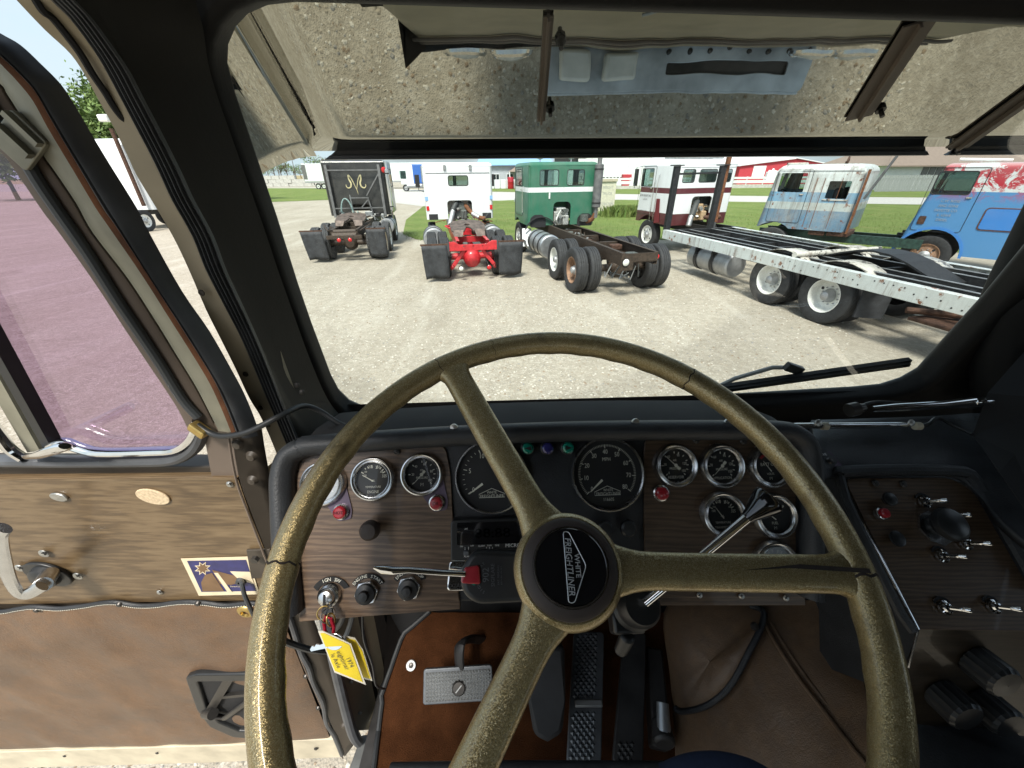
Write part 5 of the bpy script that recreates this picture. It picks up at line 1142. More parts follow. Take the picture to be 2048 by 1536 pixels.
# ---------------------------------------------------------------- ground, lawns, road
gm = MB(); gm.add([(-600, -80, 0), (600, -80, 0), (600, 1500, 0), (-600, 1500, 0)], [(0, 1, 2, 3)]); g = gm.build('gravel_lot', 'gravel', None, 0); tag(g, kind='structure')
def sheet(name, px, z, mat, kind='structure', sub=1):
    p = [G(x, y, z) if not isinstance(x, str) else None for x, y in px]; m = MB(); m.add(p, [tuple(range(len(p)))]); o = m.build(name, mat, None, 0); tag(o, kind=kind); return o
def sheetw(name, pts, z, mat): m = MB(); m.add([(x, y, z) for x, y in pts], [tuple(range(len(pts)))]); o = m.build(name, mat, None, 0); tag(o, kind='structure'); return o
lawn_near = [G(x, y) for x, y in [(806, 468), (812, 440), (846, 413), (985, 402), (1045, 399.5), (1250, 400), (1480, 404), (1780, 408.5), (2048, 413)]]
lawn_near += [V((60, 26, 0)), V((60, 13, 0)), V((22, 12.2, 0)), V((14, 14.6, 0)), V((9, 17.0, 0)), V((4.2, 18.0, 0)), V((.5, 17.4, 0)), V((-2.6, 17.5, 0)), V((-4.2, 18.2, 0))]
sheetw('lawn', [(p.x, p.y) for p in lawn_near], .012, 'grass')
lawn_far = [G(x, y) for x, y in [(975, 383), (975, 366), (1480, 371.5), (2048, 377), (2048, 397), (1480, 391.5), (1250, 388)]]
sheetw('lawn', [(p.x, p.y) for p in lawn_far]+[], .012, 'grass')
sheetw('lawn', [(p.x, p.y) for p in [G(x, y) for x, y in [(180, 420), (250, 392), (300, 384), (545, 376.5), (662, 376.5), (700, 378), (735, 392), (662, 400), (545, 404), (300, 412)]]], .012, 'grass')
road = [G(x, y) for x, y in [(540, 376), (700, 375), (975, 384), (1250, 388.5), (1480, 392), (2048, 397.5), (2048, 412.5), (1480, 403.5), (1250, 399.5), (985, 401.5), (846, 412.5)]]
sheetw('road', [(p.x, p.y) for p in road], .008, 'road_surface')
sheetw('field', [(-600, 170), (600, 170), (600, 900), (-600, 900)], .02, 'far_field')
# loose stones of the lot, finer and finer with distance: near ones are real
random.seed(3); sm_ = MB()
def stone(x, y, s):
    vs = []; rz = random.random()*6.28
    for a, b, c_ in ((1, 0, .2), (.3, .9, .25), (-.8, .5, .2), (-.7, -.6, .22), (.4, -.8, .2)):
        a, b = a*random.uniform(.7, 1.2), b*random.uniform(.7, 1.2); vs.append((x+s*(a*math.cos(rz)-b*math.sin(rz)), y+s*(a*math.sin(rz)+b*math.cos(rz)), s*c_))
    vs.append((x+s*random.uniform(-.3, .3), y+s*random.uniform(-.3, .3), s*random.uniform(.55, .85)))
    sm_.add(vs+[(v_[0], v_[1], -.004) for v_ in vs[:5]], [(0, 1, 5), (1, 2, 5), (2, 3, 5), (3, 4, 5), (4, 0, 5)]+[(i, 6+i, 6+(i+1) % 5, (i+1) % 5) for i in range(5)], None, random.choice((0, 0, 1, 1, 2, 3)))
for i in range(15000): stone(random.uniform(-2.6, 3.2), random.uniform(-.4, 3.4), random.choice((.006, .008, .010, .013, .017)))
for i in range(9000):
    y = 3.4+8*random.random()**1.5; stone(random.uniform(-.75, .95)*y, y, random.choice((.008, .011, .014, .02)))
for nm, c_ in (('stone_tan', (.34, .30, .235)), ('stone_pale', (.52, .49, .425)), ('stone_grey', (.27, .26, .24)), ('stone_brown', (.26, .2, .14))): plain(nm, c_, .9, var=.3, sc=60)
o = sm_.build('loose_gravel', ['stone_tan', 'stone_pale', 'stone_grey', 'stone_brown'], None, 0, clean=False); tag(o, 'loose crushed limestone scattered over the parking lot', 'gravel', kind='stuff')
# grass blades at the lawn edges, clumps
gb = MB(); random.seed(5)
def blade(x, y, h):
    a = random.random()*6.28; w_ = h*.10; dx, dy = math.cos(a), math.sin(a); lx, ly = random.uniform(-.5, .5)*h, random.uniform(-.5, .5)*h
    gb.add([(x-dx*w_, y-dy*w_, 0), (x+dx*w_, y+dy*w_, 0), (x+lx*.4+dx*w_*.6, y+ly*.4+dy*w_*.6, h*.6), (x+lx, y+ly, h), (x+lx*.4-dx*w_*.6, y+ly*.4-dy*w_*.6, h*.6)], [(0, 1, 2, 3, 4)], None, random.choice((0, 0, 1)))
edge = lawn_near[9:]+[lawn_near[0]]
for i in range(len(edge)-1):
    L_ = (edge[i+1]-edge[i]).length
    for k in range(int(min(L_, 30)*90)):
        p = edge[i].lerp(edge[i+1], random.random()); blade(p.x+random.gauss(0, .12), p.y+abs(random.gauss(0, .6))-.15, random.uniform(.04, .10))
for k in range(7000): x = random.uniform(-4, 26); blade(x, random.uniform(17.6, 30) if x < 9 else random.uniform(13.5, 28), random.uniform(.05, .12))
for k in range(2200):      # tall tuft under the wooden sign
    p = G(1215, 432); blade(p.x+random.gauss(.9, .55), p.y-.4+random.gauss(0, .3), random.uniform(.2, .75))
o = gb.build('grass_blades', ['grass', 'leaf_pale'], None, 0, clean=False); tag(o, 'bright green grass blades along the lawn', 'grass', kind='stuff')
# ---------------------------------------------------------------- truck kit
def tyre_mesh(lug, mat):
    prof = [(.30, -.105), (.36, -.132), (.44, -.138), (.495, -.128), (.515, -.112), (.52, -.09), (.52, -.062), (.508, -.058), (.508, -.048), (.521, -.044), (.521, -.006), (.509, -.003), (.509, .003), (.521, .006), (.521, .044), (.508, .048), (.508, .058), (.52, .062), (.52, .09), (.515, .112), (.495, .128), (.44, .138), (.36, .132), (.30, .105)]
    n = 72; rows = []
    for i in range(n):
        a = 2*math.pi*i/n; row = []
        for r, z in prof:
            rr = r
            if lug and r > .5 and abs(z) > .05 and i % 2: rr -= .016
            if lug and r > .5 and abs(z) <= .05 and i % 3 == 0: rr -= .010
            row.append((z, rr*math.cos(a), rr*math.sin(a)))
        rows.append(row)
    rows.append(rows[0]); m = MB(); m.grid(rows); return m.mesh('tyre', mat, 28)
TY = {'rib': tyre_mesh(False, 'rubber'), 'lug': tyre_mesh(True, 'tyre_worn')}
XA = M(((0, 0, 1, 0), (0, 1, 0, 0), (-1, 0, 0, 0), (0, 0, 0, 1)))    # lathe z -> world x
def rim_mesh(mat, deep):
    m = MB()
    if deep:
        m.lathe([(.315, .105), (.31, .12), (.295, .115), (.285, .08), (.28, -.03), (.27, -.05), (.20, -.055), (.13, -.05), (.13, -.02)], 40, XA)
    else: m.lathe([(.315, .105), (.31, .12), (.295, .115), (.28, .08), (.26, .07), (.20, .085), (.13, .09), (.13, .10)], 40, XA)
    me = m.mesh('rim', mat, 30); return me
def hub_mesh(deep):
    m = MB(); m.lathe([(.13, -.02), (.11, .03), (.085, .07), (.08, .105), (.05, .125), (0, .13)] if deep else [(.13, .10), (.11, .11), (.08, .13), (.06, .16), (0, .165)], 20, XA)
    for k in range(10):
        a = 2*math.pi*k/10; p = XA @ V((.165*math.cos(a), .165*math.sin(a), -.05 if deep else .088)); q = XA @ V((.165*math.cos(a), .165*math.sin(a), -.02 if deep else .118)); m.cyl(p, q, .014, .012, 6)
    return m.mesh('hub', 'dull_aluminium', 30)
def hole_mesh(deep):
    m = MB()
    for k in range(2 if deep else 4):
        a = 2*math.pi*k/(2 if deep else 4)+.4; m.disc(.03, 14, XA @ M.Translation((.215*math.cos(a), .215*math.sin(a), -.048 if deep else .091)))
    return m.mesh('hand_hole', 'dark_opening', 0)
RIMS = {}
def wheel(t, x, y, rim='white_rim', tyre='rib', deep=True, out=1, parts=True):
    o = bpy.data.objects.new('wheel', TY[tyre]); col.objects.link(o); o.parent = t; o.location = (x, y, .515); o.rotation_euler = (random.uniform(0, 6.28), 0, 0 if out > 0 else math.pi)
    if not parts: return o
    key = (rim, deep)
    if key not in RIMS: RIMS[key] = (rim_mesh(rim, deep), hub_mesh(deep), hole_mesh(deep))
    for nm, me in zip(('rim', 'hub', 'hand_hole'), RIMS[key]):
        c = bpy.data.objects.new(nm, me); col.objects.link(c); c.parent = o
    return o
def duals(t, y, rims, tyre='rib', w_=1.06):
    for s in (-1, 1):
        wheel(t, s*w_, y, rims[0 if s < 0 else 1], tyre, True, s); wheel(t, s*(w_-.33), y, 'rust_rim', tyre, True, -s, False)
    m = MB(); m.cyl((-w_, y, .52), (w_, y, .52), .09, None, 12); m.lathe([(.0, -.2), (.14, -.19), (.23, -.1), (.25, 0), (.23, .1), (.14, .19), (0, .2)], 18, M.Translation((0, y, .52)) @ M.Rotation(R(90), 4, 'X')); return m
def rails(t, y0, y1, zt=1.0, h=.24, hw=.43, mat='rusty_steel', cross=(), th=.012, fw=.08):
    for s in (-1, 1):
        m = MB(); m.box((s*hw, (y0+y1)/2, zt-h/2), (th, y1-y0, h)); m.box((s*(hw-fw/2), (y0+y1)/2, zt-th/2), (fw, y1-y0, th)); m.box((s*(hw-fw/2), (y0+y1)/2, zt-h+th/2), (fw, y1-y0, th)); m.build('frame_rail', mat, t, 0, .004)
    for y in cross:
        m = MB(); m.box((0, y, zt-h/2), (2*hw-.03, .08, h*.6)); m.build('cross_member', mat, t, 0, .004)
def fifth_wheel(t, y, z, plate='worn_plate', base='rusty_steel'):
    o2 = [(-.48, -.42), (-.42, -.46), (-.14, -.46), (-.05, -.1), (.05, -.1), (.14, -.46), (.42, -.46), (.48, -.42), (.50, .1), (.42, .38), (.22, .50), (-.22, .50), (-.42, .38), (-.50, .1)]
    m = MB(); m.plate(o2, [[(.09*math.cos(R(a)), .06+.09*math.sin(R(a))) for a in range(0, 360, 24)]], .05, .008, M.Translation((0, y, z)) @ M.Rotation(R(11), 4, 'X')); f = m.build('fifth_wheel', plate, t)
    for s in (-1, 1):
        m = MB(); m.prism([(-.2, 0), (.2, 0), (.1, .17), (-.1, .17)], .04, M.Translation((s*.36, y, z-.2)) @ M(((0, 0, 1, 0), (1, 0, 0, 0), (0, 1, 0, 0), (0, 0, 0, 1))), -.04); m.build('bracket', base, f, 0)
        m = MB(); v0, v1 = (s*.15, y-.46, z-.08), (s*.44, y-.46, z-.08); m.add([v0, v1, (s*.44, y-.62, z-.24), (s*.2, y-.62, z-.24)], [(0, 1, 2, 3)]); q = m.build('ramp', plate, f, 0); q.modifiers.new('s', 'SOLIDIFY').thickness = .02
    return f
def flap(t, x, y, w_, z0, z1, tilt=.0, rot=0, hanger='rusty_steel', wavy=.03):
    rows = []
    for k in range(9):
        f = k/8; z = z1+(z0-z1)*f; ww = w_*(1-.05*f*f); rows.append([(x+ww*(i/8-.5)+tilt*f, y+wavy*math.sin(i*.8+x)*f-.02*f+.06*f*f, z+(.015*math.sin(i*.9) if k == 8 else 0)) for i in range(9)])
    m = MB(); m.grid(rows); o = m.build('mud_flap', 'flap_rubber', t); so_ = o.modifiers.new('s', 'SOLIDIFY'); so_.thickness = .015
    m = MB(); m.bar((x-w_/2-.02, y, z1+.02), (x+w_/2+.02, y, z1+.02), .03, .04); m.build('hanger', hanger, o, 0)
    return o
def lens(t, x, y, z, r, mat, name='tail_light'):
    mt = M.Translation((x, y, z)) @ M.Rotation(R(90), 4, 'X'); m = MB(); m.lathe([(0, .035), (r*.6, .03), (r, .01), (r, 0)], 20, mt); o = m.build(name, mat, t)
    m = MB(); m.lathe([(r, .012), (r*1.18, .01), (r*1.18, -.06), (r*.6, -.08)], 20, mt); m.build('housing', 'black_steel', o); return o
def tank(t, x, y0, y1, z, r, mat='aluminium', straps=2):
    m = MB(); m.lathe([(0, 0), (r*.9, 0), (r, .04), (r, y1-y0-.04), (r*.9, y1-y0), (0, y1-y0)], 32, M.Translation((x, y0, z)) @ M.Rotation(R(-90), 4, 'X')); o = m.build('fuel_tank', mat, t)
    for k in range(straps):
        y = y0+(y1-y0)*(k+.5)/straps; m = MB(); m.lathe([(r+.004, -.04), (r+.012, -.04), (r+.012, .04), (r+.004, .04)], 32, M.Translation((x, y, z)) @ M.Rotation(R(-90), 4, 'X')); m.build('strap', 'black_steel', o)
    return o
def rbox(w_, y0, y1, z0, z1, rv=.10, rt=.16, front_rake=0.0):
    bm = bmesh.new(); bmesh.ops.create_cube(bm, size=1)
    for v in bm.verts: v.co = V((v.co.x*w_, y0 if v.co.y < 0 else y1, z0 if v.co.z < 0 else z1))
    for v in bm.verts:
        if v.co.y > (y0+y1)/2 and v.co.z > (z0+z1)/2: v.co.y -= front_rake
    tp = [e for e in bm.edges if all(abs(v.co.z-z1) < 1e-4 for v in e.verts)]
    bmesh.ops.bevel(bm, geom=tp, offset=rt, segments=5, profile=.5, affect='EDGES')
    vt = [e for e in bm.edges if abs(e.verts[0].co.z-e.verts[1].co.z) > (z1-z0)*.4]
    bmesh.ops.bevel(bm, geom=vt, offset=rv, segments=4, profile=.5, affect='EDGES', clamp_overlap=True)
    me = bpy.data.meshes.new('cab'); bm.to_mesh(me); bm.free(); return me
def tmp(me): o = bpy.data.objects.new('cut', me); col.objects.link(o); return o
AXY = M(((1, 0, 0, 0), (0, 0, 1, 0), (0, 1, 0, 0), (0, 0, 0, 1)))      # polygon (x, z) extruded along y
AXX = M(((0, 0, 1, 0), (1, 0, 0, 0), (0, 1, 0, 0), (0, 0, 0, 1)))      # polygon (y, z) extruded along x
def pcut(pts, ax, a, b): m = MB(); m.prism(pts, b, ax, a); return tmp(m.mesh('cut', 'dark_opening', 0))
def rect(a, b, c, d, r=.05): return roundpoly([(a, c), (b, c), (b, d), (a, d)], r, 4)
def cab_shell(t, w_, y0, y1, z0, z1, mat, back=(), left=(), right=(), front=True, rake=.12, tunnel=None, glassm='truck_glass', rt=.16, rv=.10, arches=True, inner='matt_black', missing=(), arch_y=None):
    me = rbox(w_, y0, y1, z0, z1, rv, rt, rake); me.materials.append(MATS[mat]); me.materials.append(MATS[inner]); o = bpy.data.objects.new('cab', me); col.objects.link(o)
    inn = tmp(rbox(w_-.09, y0+.045, y1-.045, z0-.3, z1-.05, rv*.7, rt*.8, rake)); cuts = [inn]
    for p in back: cuts.append(pcut(p, AXY, y0-.3, y0+.3))
    for p in left: cuts.append(pcut(p, AXX, -w_/2-.3, -w_/2+.3))
    for p in right: cuts.append(pcut(p, AXX, w_/2-.3, w_/2+.3))
    zf = z0+(z1-z0)*.5; fw = []
    if front:
        for s in (-1, 1):
            p = rect(min(s*.06, s*(w_/2-.12)), max(s*.06, s*(w_/2-.12)), zf, z1-.22, .06); fw.append(p); cuts.append(pcut(p, AXY, y1-.5, y1+.3))
    if tunnel: cuts.append(pcut(tunnel, AXY, y0-.3, y0+.9))
    if arches:
        ay = arch_y if arch_y else (y0+y1)/2+.1
        cuts.append(pcut([(ay+.64*math.cos(R(a)), .55+.64*math.sin(R(a))) for a in range(0, 360, 12)], AXX, -w_/2-.3, w_/2+.3))
    boolean(o, cuts); o.parent = t
    def win(p, ax, pos, nm='window'):
        m = MB(); m.plate(p, [], .008, 0, ax @ M.Translation((0, 0, pos))); g_ = m.build(nm, glassm, o, 0)
        m = MB(); m.tube([ax @ V((a, b, pos)) for a, b in p], .016, 6, closed=True); m.build('gasket', 'rubber', g_)
    for i, p in enumerate(back):
        if ('b', i) not in missing: win(p, AXY, y0+.01)
    for i, p in enumerate(left):
        if ('l', i) not in missing: win(p, AXX, -w_/2+.01)
    for i, p in enumerate(right): win(p, AXX, w_/2-.01)
    for p in fw:
        m = MB(); q = [AXY @ V((a, b, y1-.02-rake*max(0, (b-z0)/(z1-z0)))) for a, b in p]; m.add(q, [tuple(range(len(q)))]); m.build('windshield', glassm, o, 0)
    # seat backs, dash and wheel seen through the panes
    m = MB(); m.box((0, y1-.28, zf-.08), (w_-.2, .3, .16)); m.build('dash', 'matt_black', o, 0, .03)
    for s in (-1, 1):
        m = MB(); m.box((s*.6, y0+.55, zf-.1), (.5, .14, .7)); m.build('seat', 'vinyl_black', o, 0, .05)
    m = MB(); m.tube([M.Translation((-.6, y1-.5, zf+.05)) @ M.Rotation(R(35), 4, 'X') @ V((.24*math.cos(R(a)), .24*math.sin(R(a)), 0)) for a in range(0, 360, 15)], .014, 6, closed=True); m.build('wheel_rim', 'matt_black', o)
    return o
def engine(t, y, z, block='engine_iron', pipes=()):
    e = empty('engine'); e.parent = t
    random.seed(int(y*100)); m = MB(); m.box((0, y+.2, z), (.5, .5, .42)); m.box((0, y+.15, z+.25), (.34, .4, .14)); m.box((.12, y-.1, z-.05), (.2, .2, .3)); m.build('block', block, e, 0, .03)
    for k in range(9):
        m = MB(); p = V((random.uniform(-.25, .25), y-.1+random.uniform(-.05, .1), z+random.uniform(-.2, .28))); q = p+V((random.uniform(-.14, .14), random.uniform(-.05, .15), random.uniform(-.14, .14))); m.tube([p, (p+q)/2+V((0, -.07, .03)), q], random.uniform(.012, .03), 8); m.build('pipe', random.choice(('engine_bright', 'engine_iron', 'hose', block)), e)
    for k in range(6):
        m = MB(); p = V((random.uniform(-.22, .22), y-.08, z+random.uniform(-.2, .25))); m.cyl(p, p+V((0, -.07, 0)), random.uniform(.03, .07), None, 12); m.build('fitting', random.choice(('engine_bright', 'engine_iron', block)), e)
    for pts, r, mat in pipes:
        m = MB(); m.tube(spline(pts, 4), r, 12); m.build('duct', mat, e)
    return e
def stack(t, x, y, z0, z1, r, mat, zt=None):
    m = MB(); m.lathe([(r*.5, z0-.3), (r*.5, z0), (r, z0+.03), (r, z1-.03), (r*.5, z1), (r*.5, z1+.25), (r*.42, z1+.25), (r*.42, z1)], 22, M.Translation((x, y, 0))); o = m.build('exhaust_stack', mat, t)
    for z in (z0+.15, z1-.15): m = MB(); m.lathe([(r+.003, -.02), (r+.01, -.02), (r+.01, .02), (r+.003, .02)], 22, M.Translation((x, y, z))); m.build('clamp', 'black_steel', o)
    return o
def door_line(c, x, y0, y1, z0, z1, mat='black_steel'):
    p = rect(y0, y1, z0, z1, .06); m = MB(); m.tube([AXX @ V((a, b, x)) for a, b in p], .006, 5, closed=True); d = m.build('door_seam', mat, c)
    m = MB(); m.box((x*1.006, y0+.14, z0+.55*(z1-z0)), (.03, .1, .035)); m.build('handle', 'chrome', d, 0, .005); return d
def grab(c, x, y, z0, z1): m = MB(); m.tube([(x, y, z0), (x*1.05, y, z0+.02), (x*1.05, y, z1-.02), (x, y, z1)], .012, 8); m.build('grab_rail', 'chrome', c)
def truck(name, label, x, y, hd):
    return empty(name, (x, y, 0), R(hd), label, 'truck')

# ---------------------------------------------------------------- black sleeper tractor
t = truck('semi_truck', 'black cab over tractor with gold ram horn emblem and rusty fifth wheel', -5.40, 13.30, 9)
rails(t, .0, 5.6, 1.02, .26, mat='grease', cross=(.05, 1.4, 2.8, 4))
ax = duals(t, .75, ('cream_rim', 'cream_rim'), 'lug'); ax2 = duals(t, 2.10, ('white_rim', 'white_rim'), 'lug')
ax.build('rear_axle', 'grease', t); ax2.build('rear_axle', 'grease', t)
for s in (-1, 1): wheel(t, s*1.0, 4.75, 'white_rim', 'rib', False, s)
fifth_wheel(t, 1.55, 1.26, 'worn_plate', 'grease')
m = MB(); m.add([(-.43, .1, 1.02), (.43, .1, 1.02), (.36, -.05, .86), (-.36, -.05, .86)], [(0, 1, 2, 3)]); m.box((0, -.06, .80), (1.1, .05, .12)); m.build('rear_beam', 'grease', t, 0, .01)
for s in (-1, 1):
    m = MB(); m.add([(s*.5, .2, 1.0), (s*.62, .9, 1.06), (s*.5, .9, 1.0)], [(0, 1, 2)]); m.bar((s*.5, .1, .98), (s*.75, .7, 1.1), .05, .02); m.build('bracket', 'grease', t, 0)
flap(t, -1.02, .05, .66, .10, .98, .08); flap(t, .98, .12, .58, .12, 1.00)
for x in (-.17, .17): lens(t, x, -.1, .72, .062, 'red_lens')
c = cab_shell(t, 2.3, 3.45, 5.75, 1.15, 3.05, 'black_paint', right=[rect(4.75, 5.5, 2.1, 2.75)], left=[rect(4.75, 5.5, 2.1, 2.75)], arches=False, rt=.12, tunnel=rect(-.35, .35, 1.0, 1.55, .08))
EMG = []
for s in (-1, 1):        # the scrolled horns emblem
    m = MB(); pts = [(s*.0, 2.06), (s*.06, 2.25), (s*.13, 2.44), (s*.22, 2.55), (s*.22, 2.42), (s*.17, 2.28), (s*.20, 2.16), (s*.30, 2.12), (s*.36, 2.18), (s*.355, 2.24)]
    m.tube(spline([(a, 3.43, b) for a, b in pts], 5), [.012+.02*math.sin(math.pi*min(1, i/46.))**2 for i in range(46)], 6, flat=.3, up=(0, 1, 0)); m.build('emblem', 'ink_gold', c)
m = MB(); m.tube([(0, 3.43, 2.10), (.03, 3.43, 1.9)], [.02, .006], 6); m.build('emblem', 'ink_gold', c)
hr = MB(); hr.bar((-.95, 3.30, 1.1), (-.95, 3.30, 2.9), .07, .09); hr.build('rack_post', 'stack_steel', t, 0); hr = MB(); hr.bar((.95, 3.30, 1.1), (.95, 3.30, 2.9), .07, .09); hr.build('rack_post', 'stack_steel', t, 0)
for a, b in (((-.95, 3.28, 2.72), (.95, 3.28, 2.72)), ((.92, 3.29, 2.6), (.35, 3.29, 1.85)), ((-.3, 3.3, 1.78), (.42, 3.3, 1.78)), ((-.95, 3.3, 1.42), (.95, 3.3, 1.42)), ((.38, 3.3, 1.78), (.5, 3.3, 1.15)), ((.05, 3.3, 1.4), (.36, 3.3, 1.7))):
    hr = MB(); hr.bar(a, b, .035, .04); hr.build('rack_brace', 'stack_steel', t, 0)
stack(t, 1.22, 3.32, 1.3, 2.75, .075, 'chrome')
m = MB(); hoop = [(-.42+.22*math.cos(R(a)), 3.05, 1.15+.62*math.sin(R(a))) for a in range(0, 181, 12)]; m.tube(hoop, .028, 8); m.build('air_hose', 'hose_teal', t)
m = MB(); m.tube([(-.2, 3.1, 1.1), (-.22, 3.05, 1.9)], .02, 8); m.build('air_hose', 'galvanised', t)
for k in range(8):
    random.seed(k); m = MB(); a = random.uniform(-.6, .9); m.box((a, 3.1+random.uniform(-.1, .3), 1.1+random.uniform(0, .15)), (random.uniform(.1, .3), .2, random.uniform(.08, .2))); m.build('battery_box' if k % 2 else 'air_valve', random.choice(('grease', 'black_steel', 'galvanised')), t, 0, .02)
m = MB(); m.lathe([(0, .03), (.08, .02), (.1, 0)], 16, M.Translation((1.12, 3.40, 2.72)) @ M.Rotation(R(90), 4, 'X')); m.build('marker_light', 'red_lens', c)
for z in (1.45, 1.7, 2.2, 2.6): m = MB(); m.box((1.18, 4.1, z), (.04, .9, .02)); m.build('trim_strip', 'dull_aluminium', c, 0)
tank(t, .95, 3.2, 4.2, .75, .28, 'dull_aluminium')
for k in range(14):
    random.seed(300+k); m = MB(); p = V((random.uniform(-.8, .95), random.uniform(2.4, 3.2), random.uniform(1.02, 1.12))); m.tube(spline([p, p+V((random.uniform(-.3, .3), random.uniform(-.2, .2), random.uniform(.05, .35))), p+V((random.uniform(-.5, .5), random.uniform(.1, .5), random.uniform(-.05, .1)))], 4), random.uniform(.012, .028), 6); m.build('cable', random.choice(('hose', 'hose_teal', 'galvanised', 'red_paint', 'grease')), t)
# ---------------------------------------------------------------- white tractor with red frame
t = truck('semi_truck', 'white cab over tractor with bright red frame and rusty fifth wheel', -.98, 10.62, 11)
rails(t, .12, 5.6, 1.04, .27, mat='red_paint', cross=(1.3, 2.7, 3.6))
duals(t, .80, ('white_rim', 'white_rim')).build('rear_axle', 'red_paint', t); duals(t, 2.12, ('white_rim', 'white_rim')).build('rear_axle', 'red_paint', t)
for s in (-1, 1): wheel(t, s*1.0, 4.9, 'white_rim', 'rib', False, s)
fifth_wheel(t, 1.5, 1.26, 'worn_plate', 'red_paint')
m = MB(); m.plate([(-.62, -.1), (.62, -.1), (.62, .12), (.5, .12), (.36, .04), (-.36, .04), (-.5, .12), (-.62, .12)], [[(x+.025*math.cos(R(a)), .0+.025*math.sin(R(a))) for a in range(0, 360, 45)] for x in (-.25, 0, .25)], .05, .006, M.Translation((0, .04, .90)) @ M.Rotation(R(90), 4, 'X')); m.build('rear_beam', 'red_paint', t)
for s in (-1, 1):
    m = MB(); m.bar((s*.25, .2, .78), (s*.55, .15, .40), .08, .09); m.bar((s*.55, .15, .40), (s*.60, .3, .30), .07, .09); m.build('suspension_arm', 'red_paint', t, 0, .012)
    for z in range(5): 
        m = MB(); m.box((s*.62, .75, .62-z*.025), (.09, 1.0-z*.12, .018)); m.build('leaf_spring', 'black_steel', t, 0)
m = MB(); m.lathe([(0, .14), (.14, .12), (.22, .05), (.24, 0)], 24, M.Translation((0, .52, .50)) @ M.Rotation(R(90), 4, 'X')); m.build('axle_cover', 'red_paint', t)
flap(t, -1.02, .06, .66, .09, .95, .03); flap(t, 1.02, .06, .66, .10, .97, -.03)
for x, mt_ in ((-.36, 'white_lens'), (.40, 'red_lens')):
    lens(t, x, .02, .34, .06, mt_); m = MB(); m.tube([(x, .05, .36), (x*.8, .08, .55)], .008, 6); m.build('lamp_wire', 'hose', t)
c = cab_shell(t, 2.3, 3.95, 5.9, 1.2, 2.90, 'white_paint', back=[rect(-.33, .33, 2.22, 2.52, .07)], left=[rect(4.9, 5.65, 2.0, 2.6)], right=[rect(4.9, 5.65, 2.0, 2.6)], tunnel=rect(-.42, .42, .9, 1.78, .12), rt=.14, arches=False, arch_y=4.9)
m = MB(); m.box((0, 3.94, 2.60), (2.1, .012, .015)); m.build('roof_seam', 'dull_aluminium', c, 0)
for x in (-.42, .42): m = MB(); m.box((x, 3.93, 2.76), (.09, .05, .16)); m.build('roof_hinge', 'galvanised', c, 0, .01)
for s in (-1, 1):
    m = MB(); m.box((s*1.08, 3.94, 1.55), (.09, .012, .14)); m.build('reflector', 'red_lens', c, 0); m = MB(); m.box((s*1.09, 3.945, 1.85), (.1, .012, .12)); m.build('blue_patch', 'navy' if s > 9 else 'roof_blue', c, 0)
    m = MB(); m.box((s*.92, 3.945, 1.28), (.3, .02, .18)); m.build('lower_cutout', 'dark_opening', c, 0)
    m = MB(); m.tube([(s*1.15, 5.6, 2.0), (s*1.34, 5.5, 2.05), (s*1.34, 5.5, 2.55)], .014, 6); m.box((s*1.36, 5.48, 2.35), (.16, .05, .4)); m.build('side_mirror', 'black_steel', c, 0)
engine(t, 4.1, 1.38, 'engine_iron', [([(-.42, 3.7, 1.0), (-.32, 3.85, 1.25), (-.2, 4.0, 1.55)], .085, 'dull_aluminium'), ([(-.24, 3.95, 1.48), (-.12, 4.05, 1.66), (0, 4.2, 1.7)], .09, 'hose'), ([(.2, 4.1, 1.62), (.35, 3.95, 1.42), (.6, 3.8, 1.25), (.85, 3.75, 1.2)], .07, 'rust'), ([(.4, 3.9, 1.36), (.62, 3.78, 1.24)], .078, 'dull_aluminium')])
for k in range(7):
    random.seed(20+k); m = MB(); p = V((random.uniform(-.9, .9), 3.6, random.uniform(1.0, 1.25))); m.tube([p, p+V((random.uniform(-.4, .4), .1, random.uniform(-.15, .25))), p+V((random.uniform(-.5, .5), .3, random.uniform(-.3, 0)))], .012, 6); m.build('cable', random.choice(('hose', 'galvanised', 'rust')), t)
for k in range(16):
    random.seed(400+k); m = MB(); p = V((random.uniform(-.42, .42), random.uniform(2.1, 3.7), random.uniform(1.0, 1.1))); m.tube(spline([p, p+V((random.uniform(-.3, .3), random.uniform(-.1, .3), random.uniform(.03, .22))), p+V((random.uniform(-.4, .4), random.uniform(.2, .6), random.uniform(-.05, .1)))], 4), random.uniform(.012, .03), 6); m.build('cable', random.choice(('hose', 'grease', 'galvanised', 'red_paint', 'engine_iron')), t)
for k in range(6):
    random.seed(430+k); m = MB(); m.box((random.uniform(-.35, .35), random.uniform(.25, 3.2), random.uniform(.8, .95)), (random.uniform(.1, .25), random.uniform(.1, .3), random.uniform(.08, .2))); m.build('air_valve', random.choice(('grease', 'engine_iron', 'red_paint')), t, 0, .02)
tank(t, -.98, 2.85, 3.85, .70, .34, 'dull_aluminium'); tank(t, .98, 2.85, 3.85, .70, .34, 'dull_aluminium')
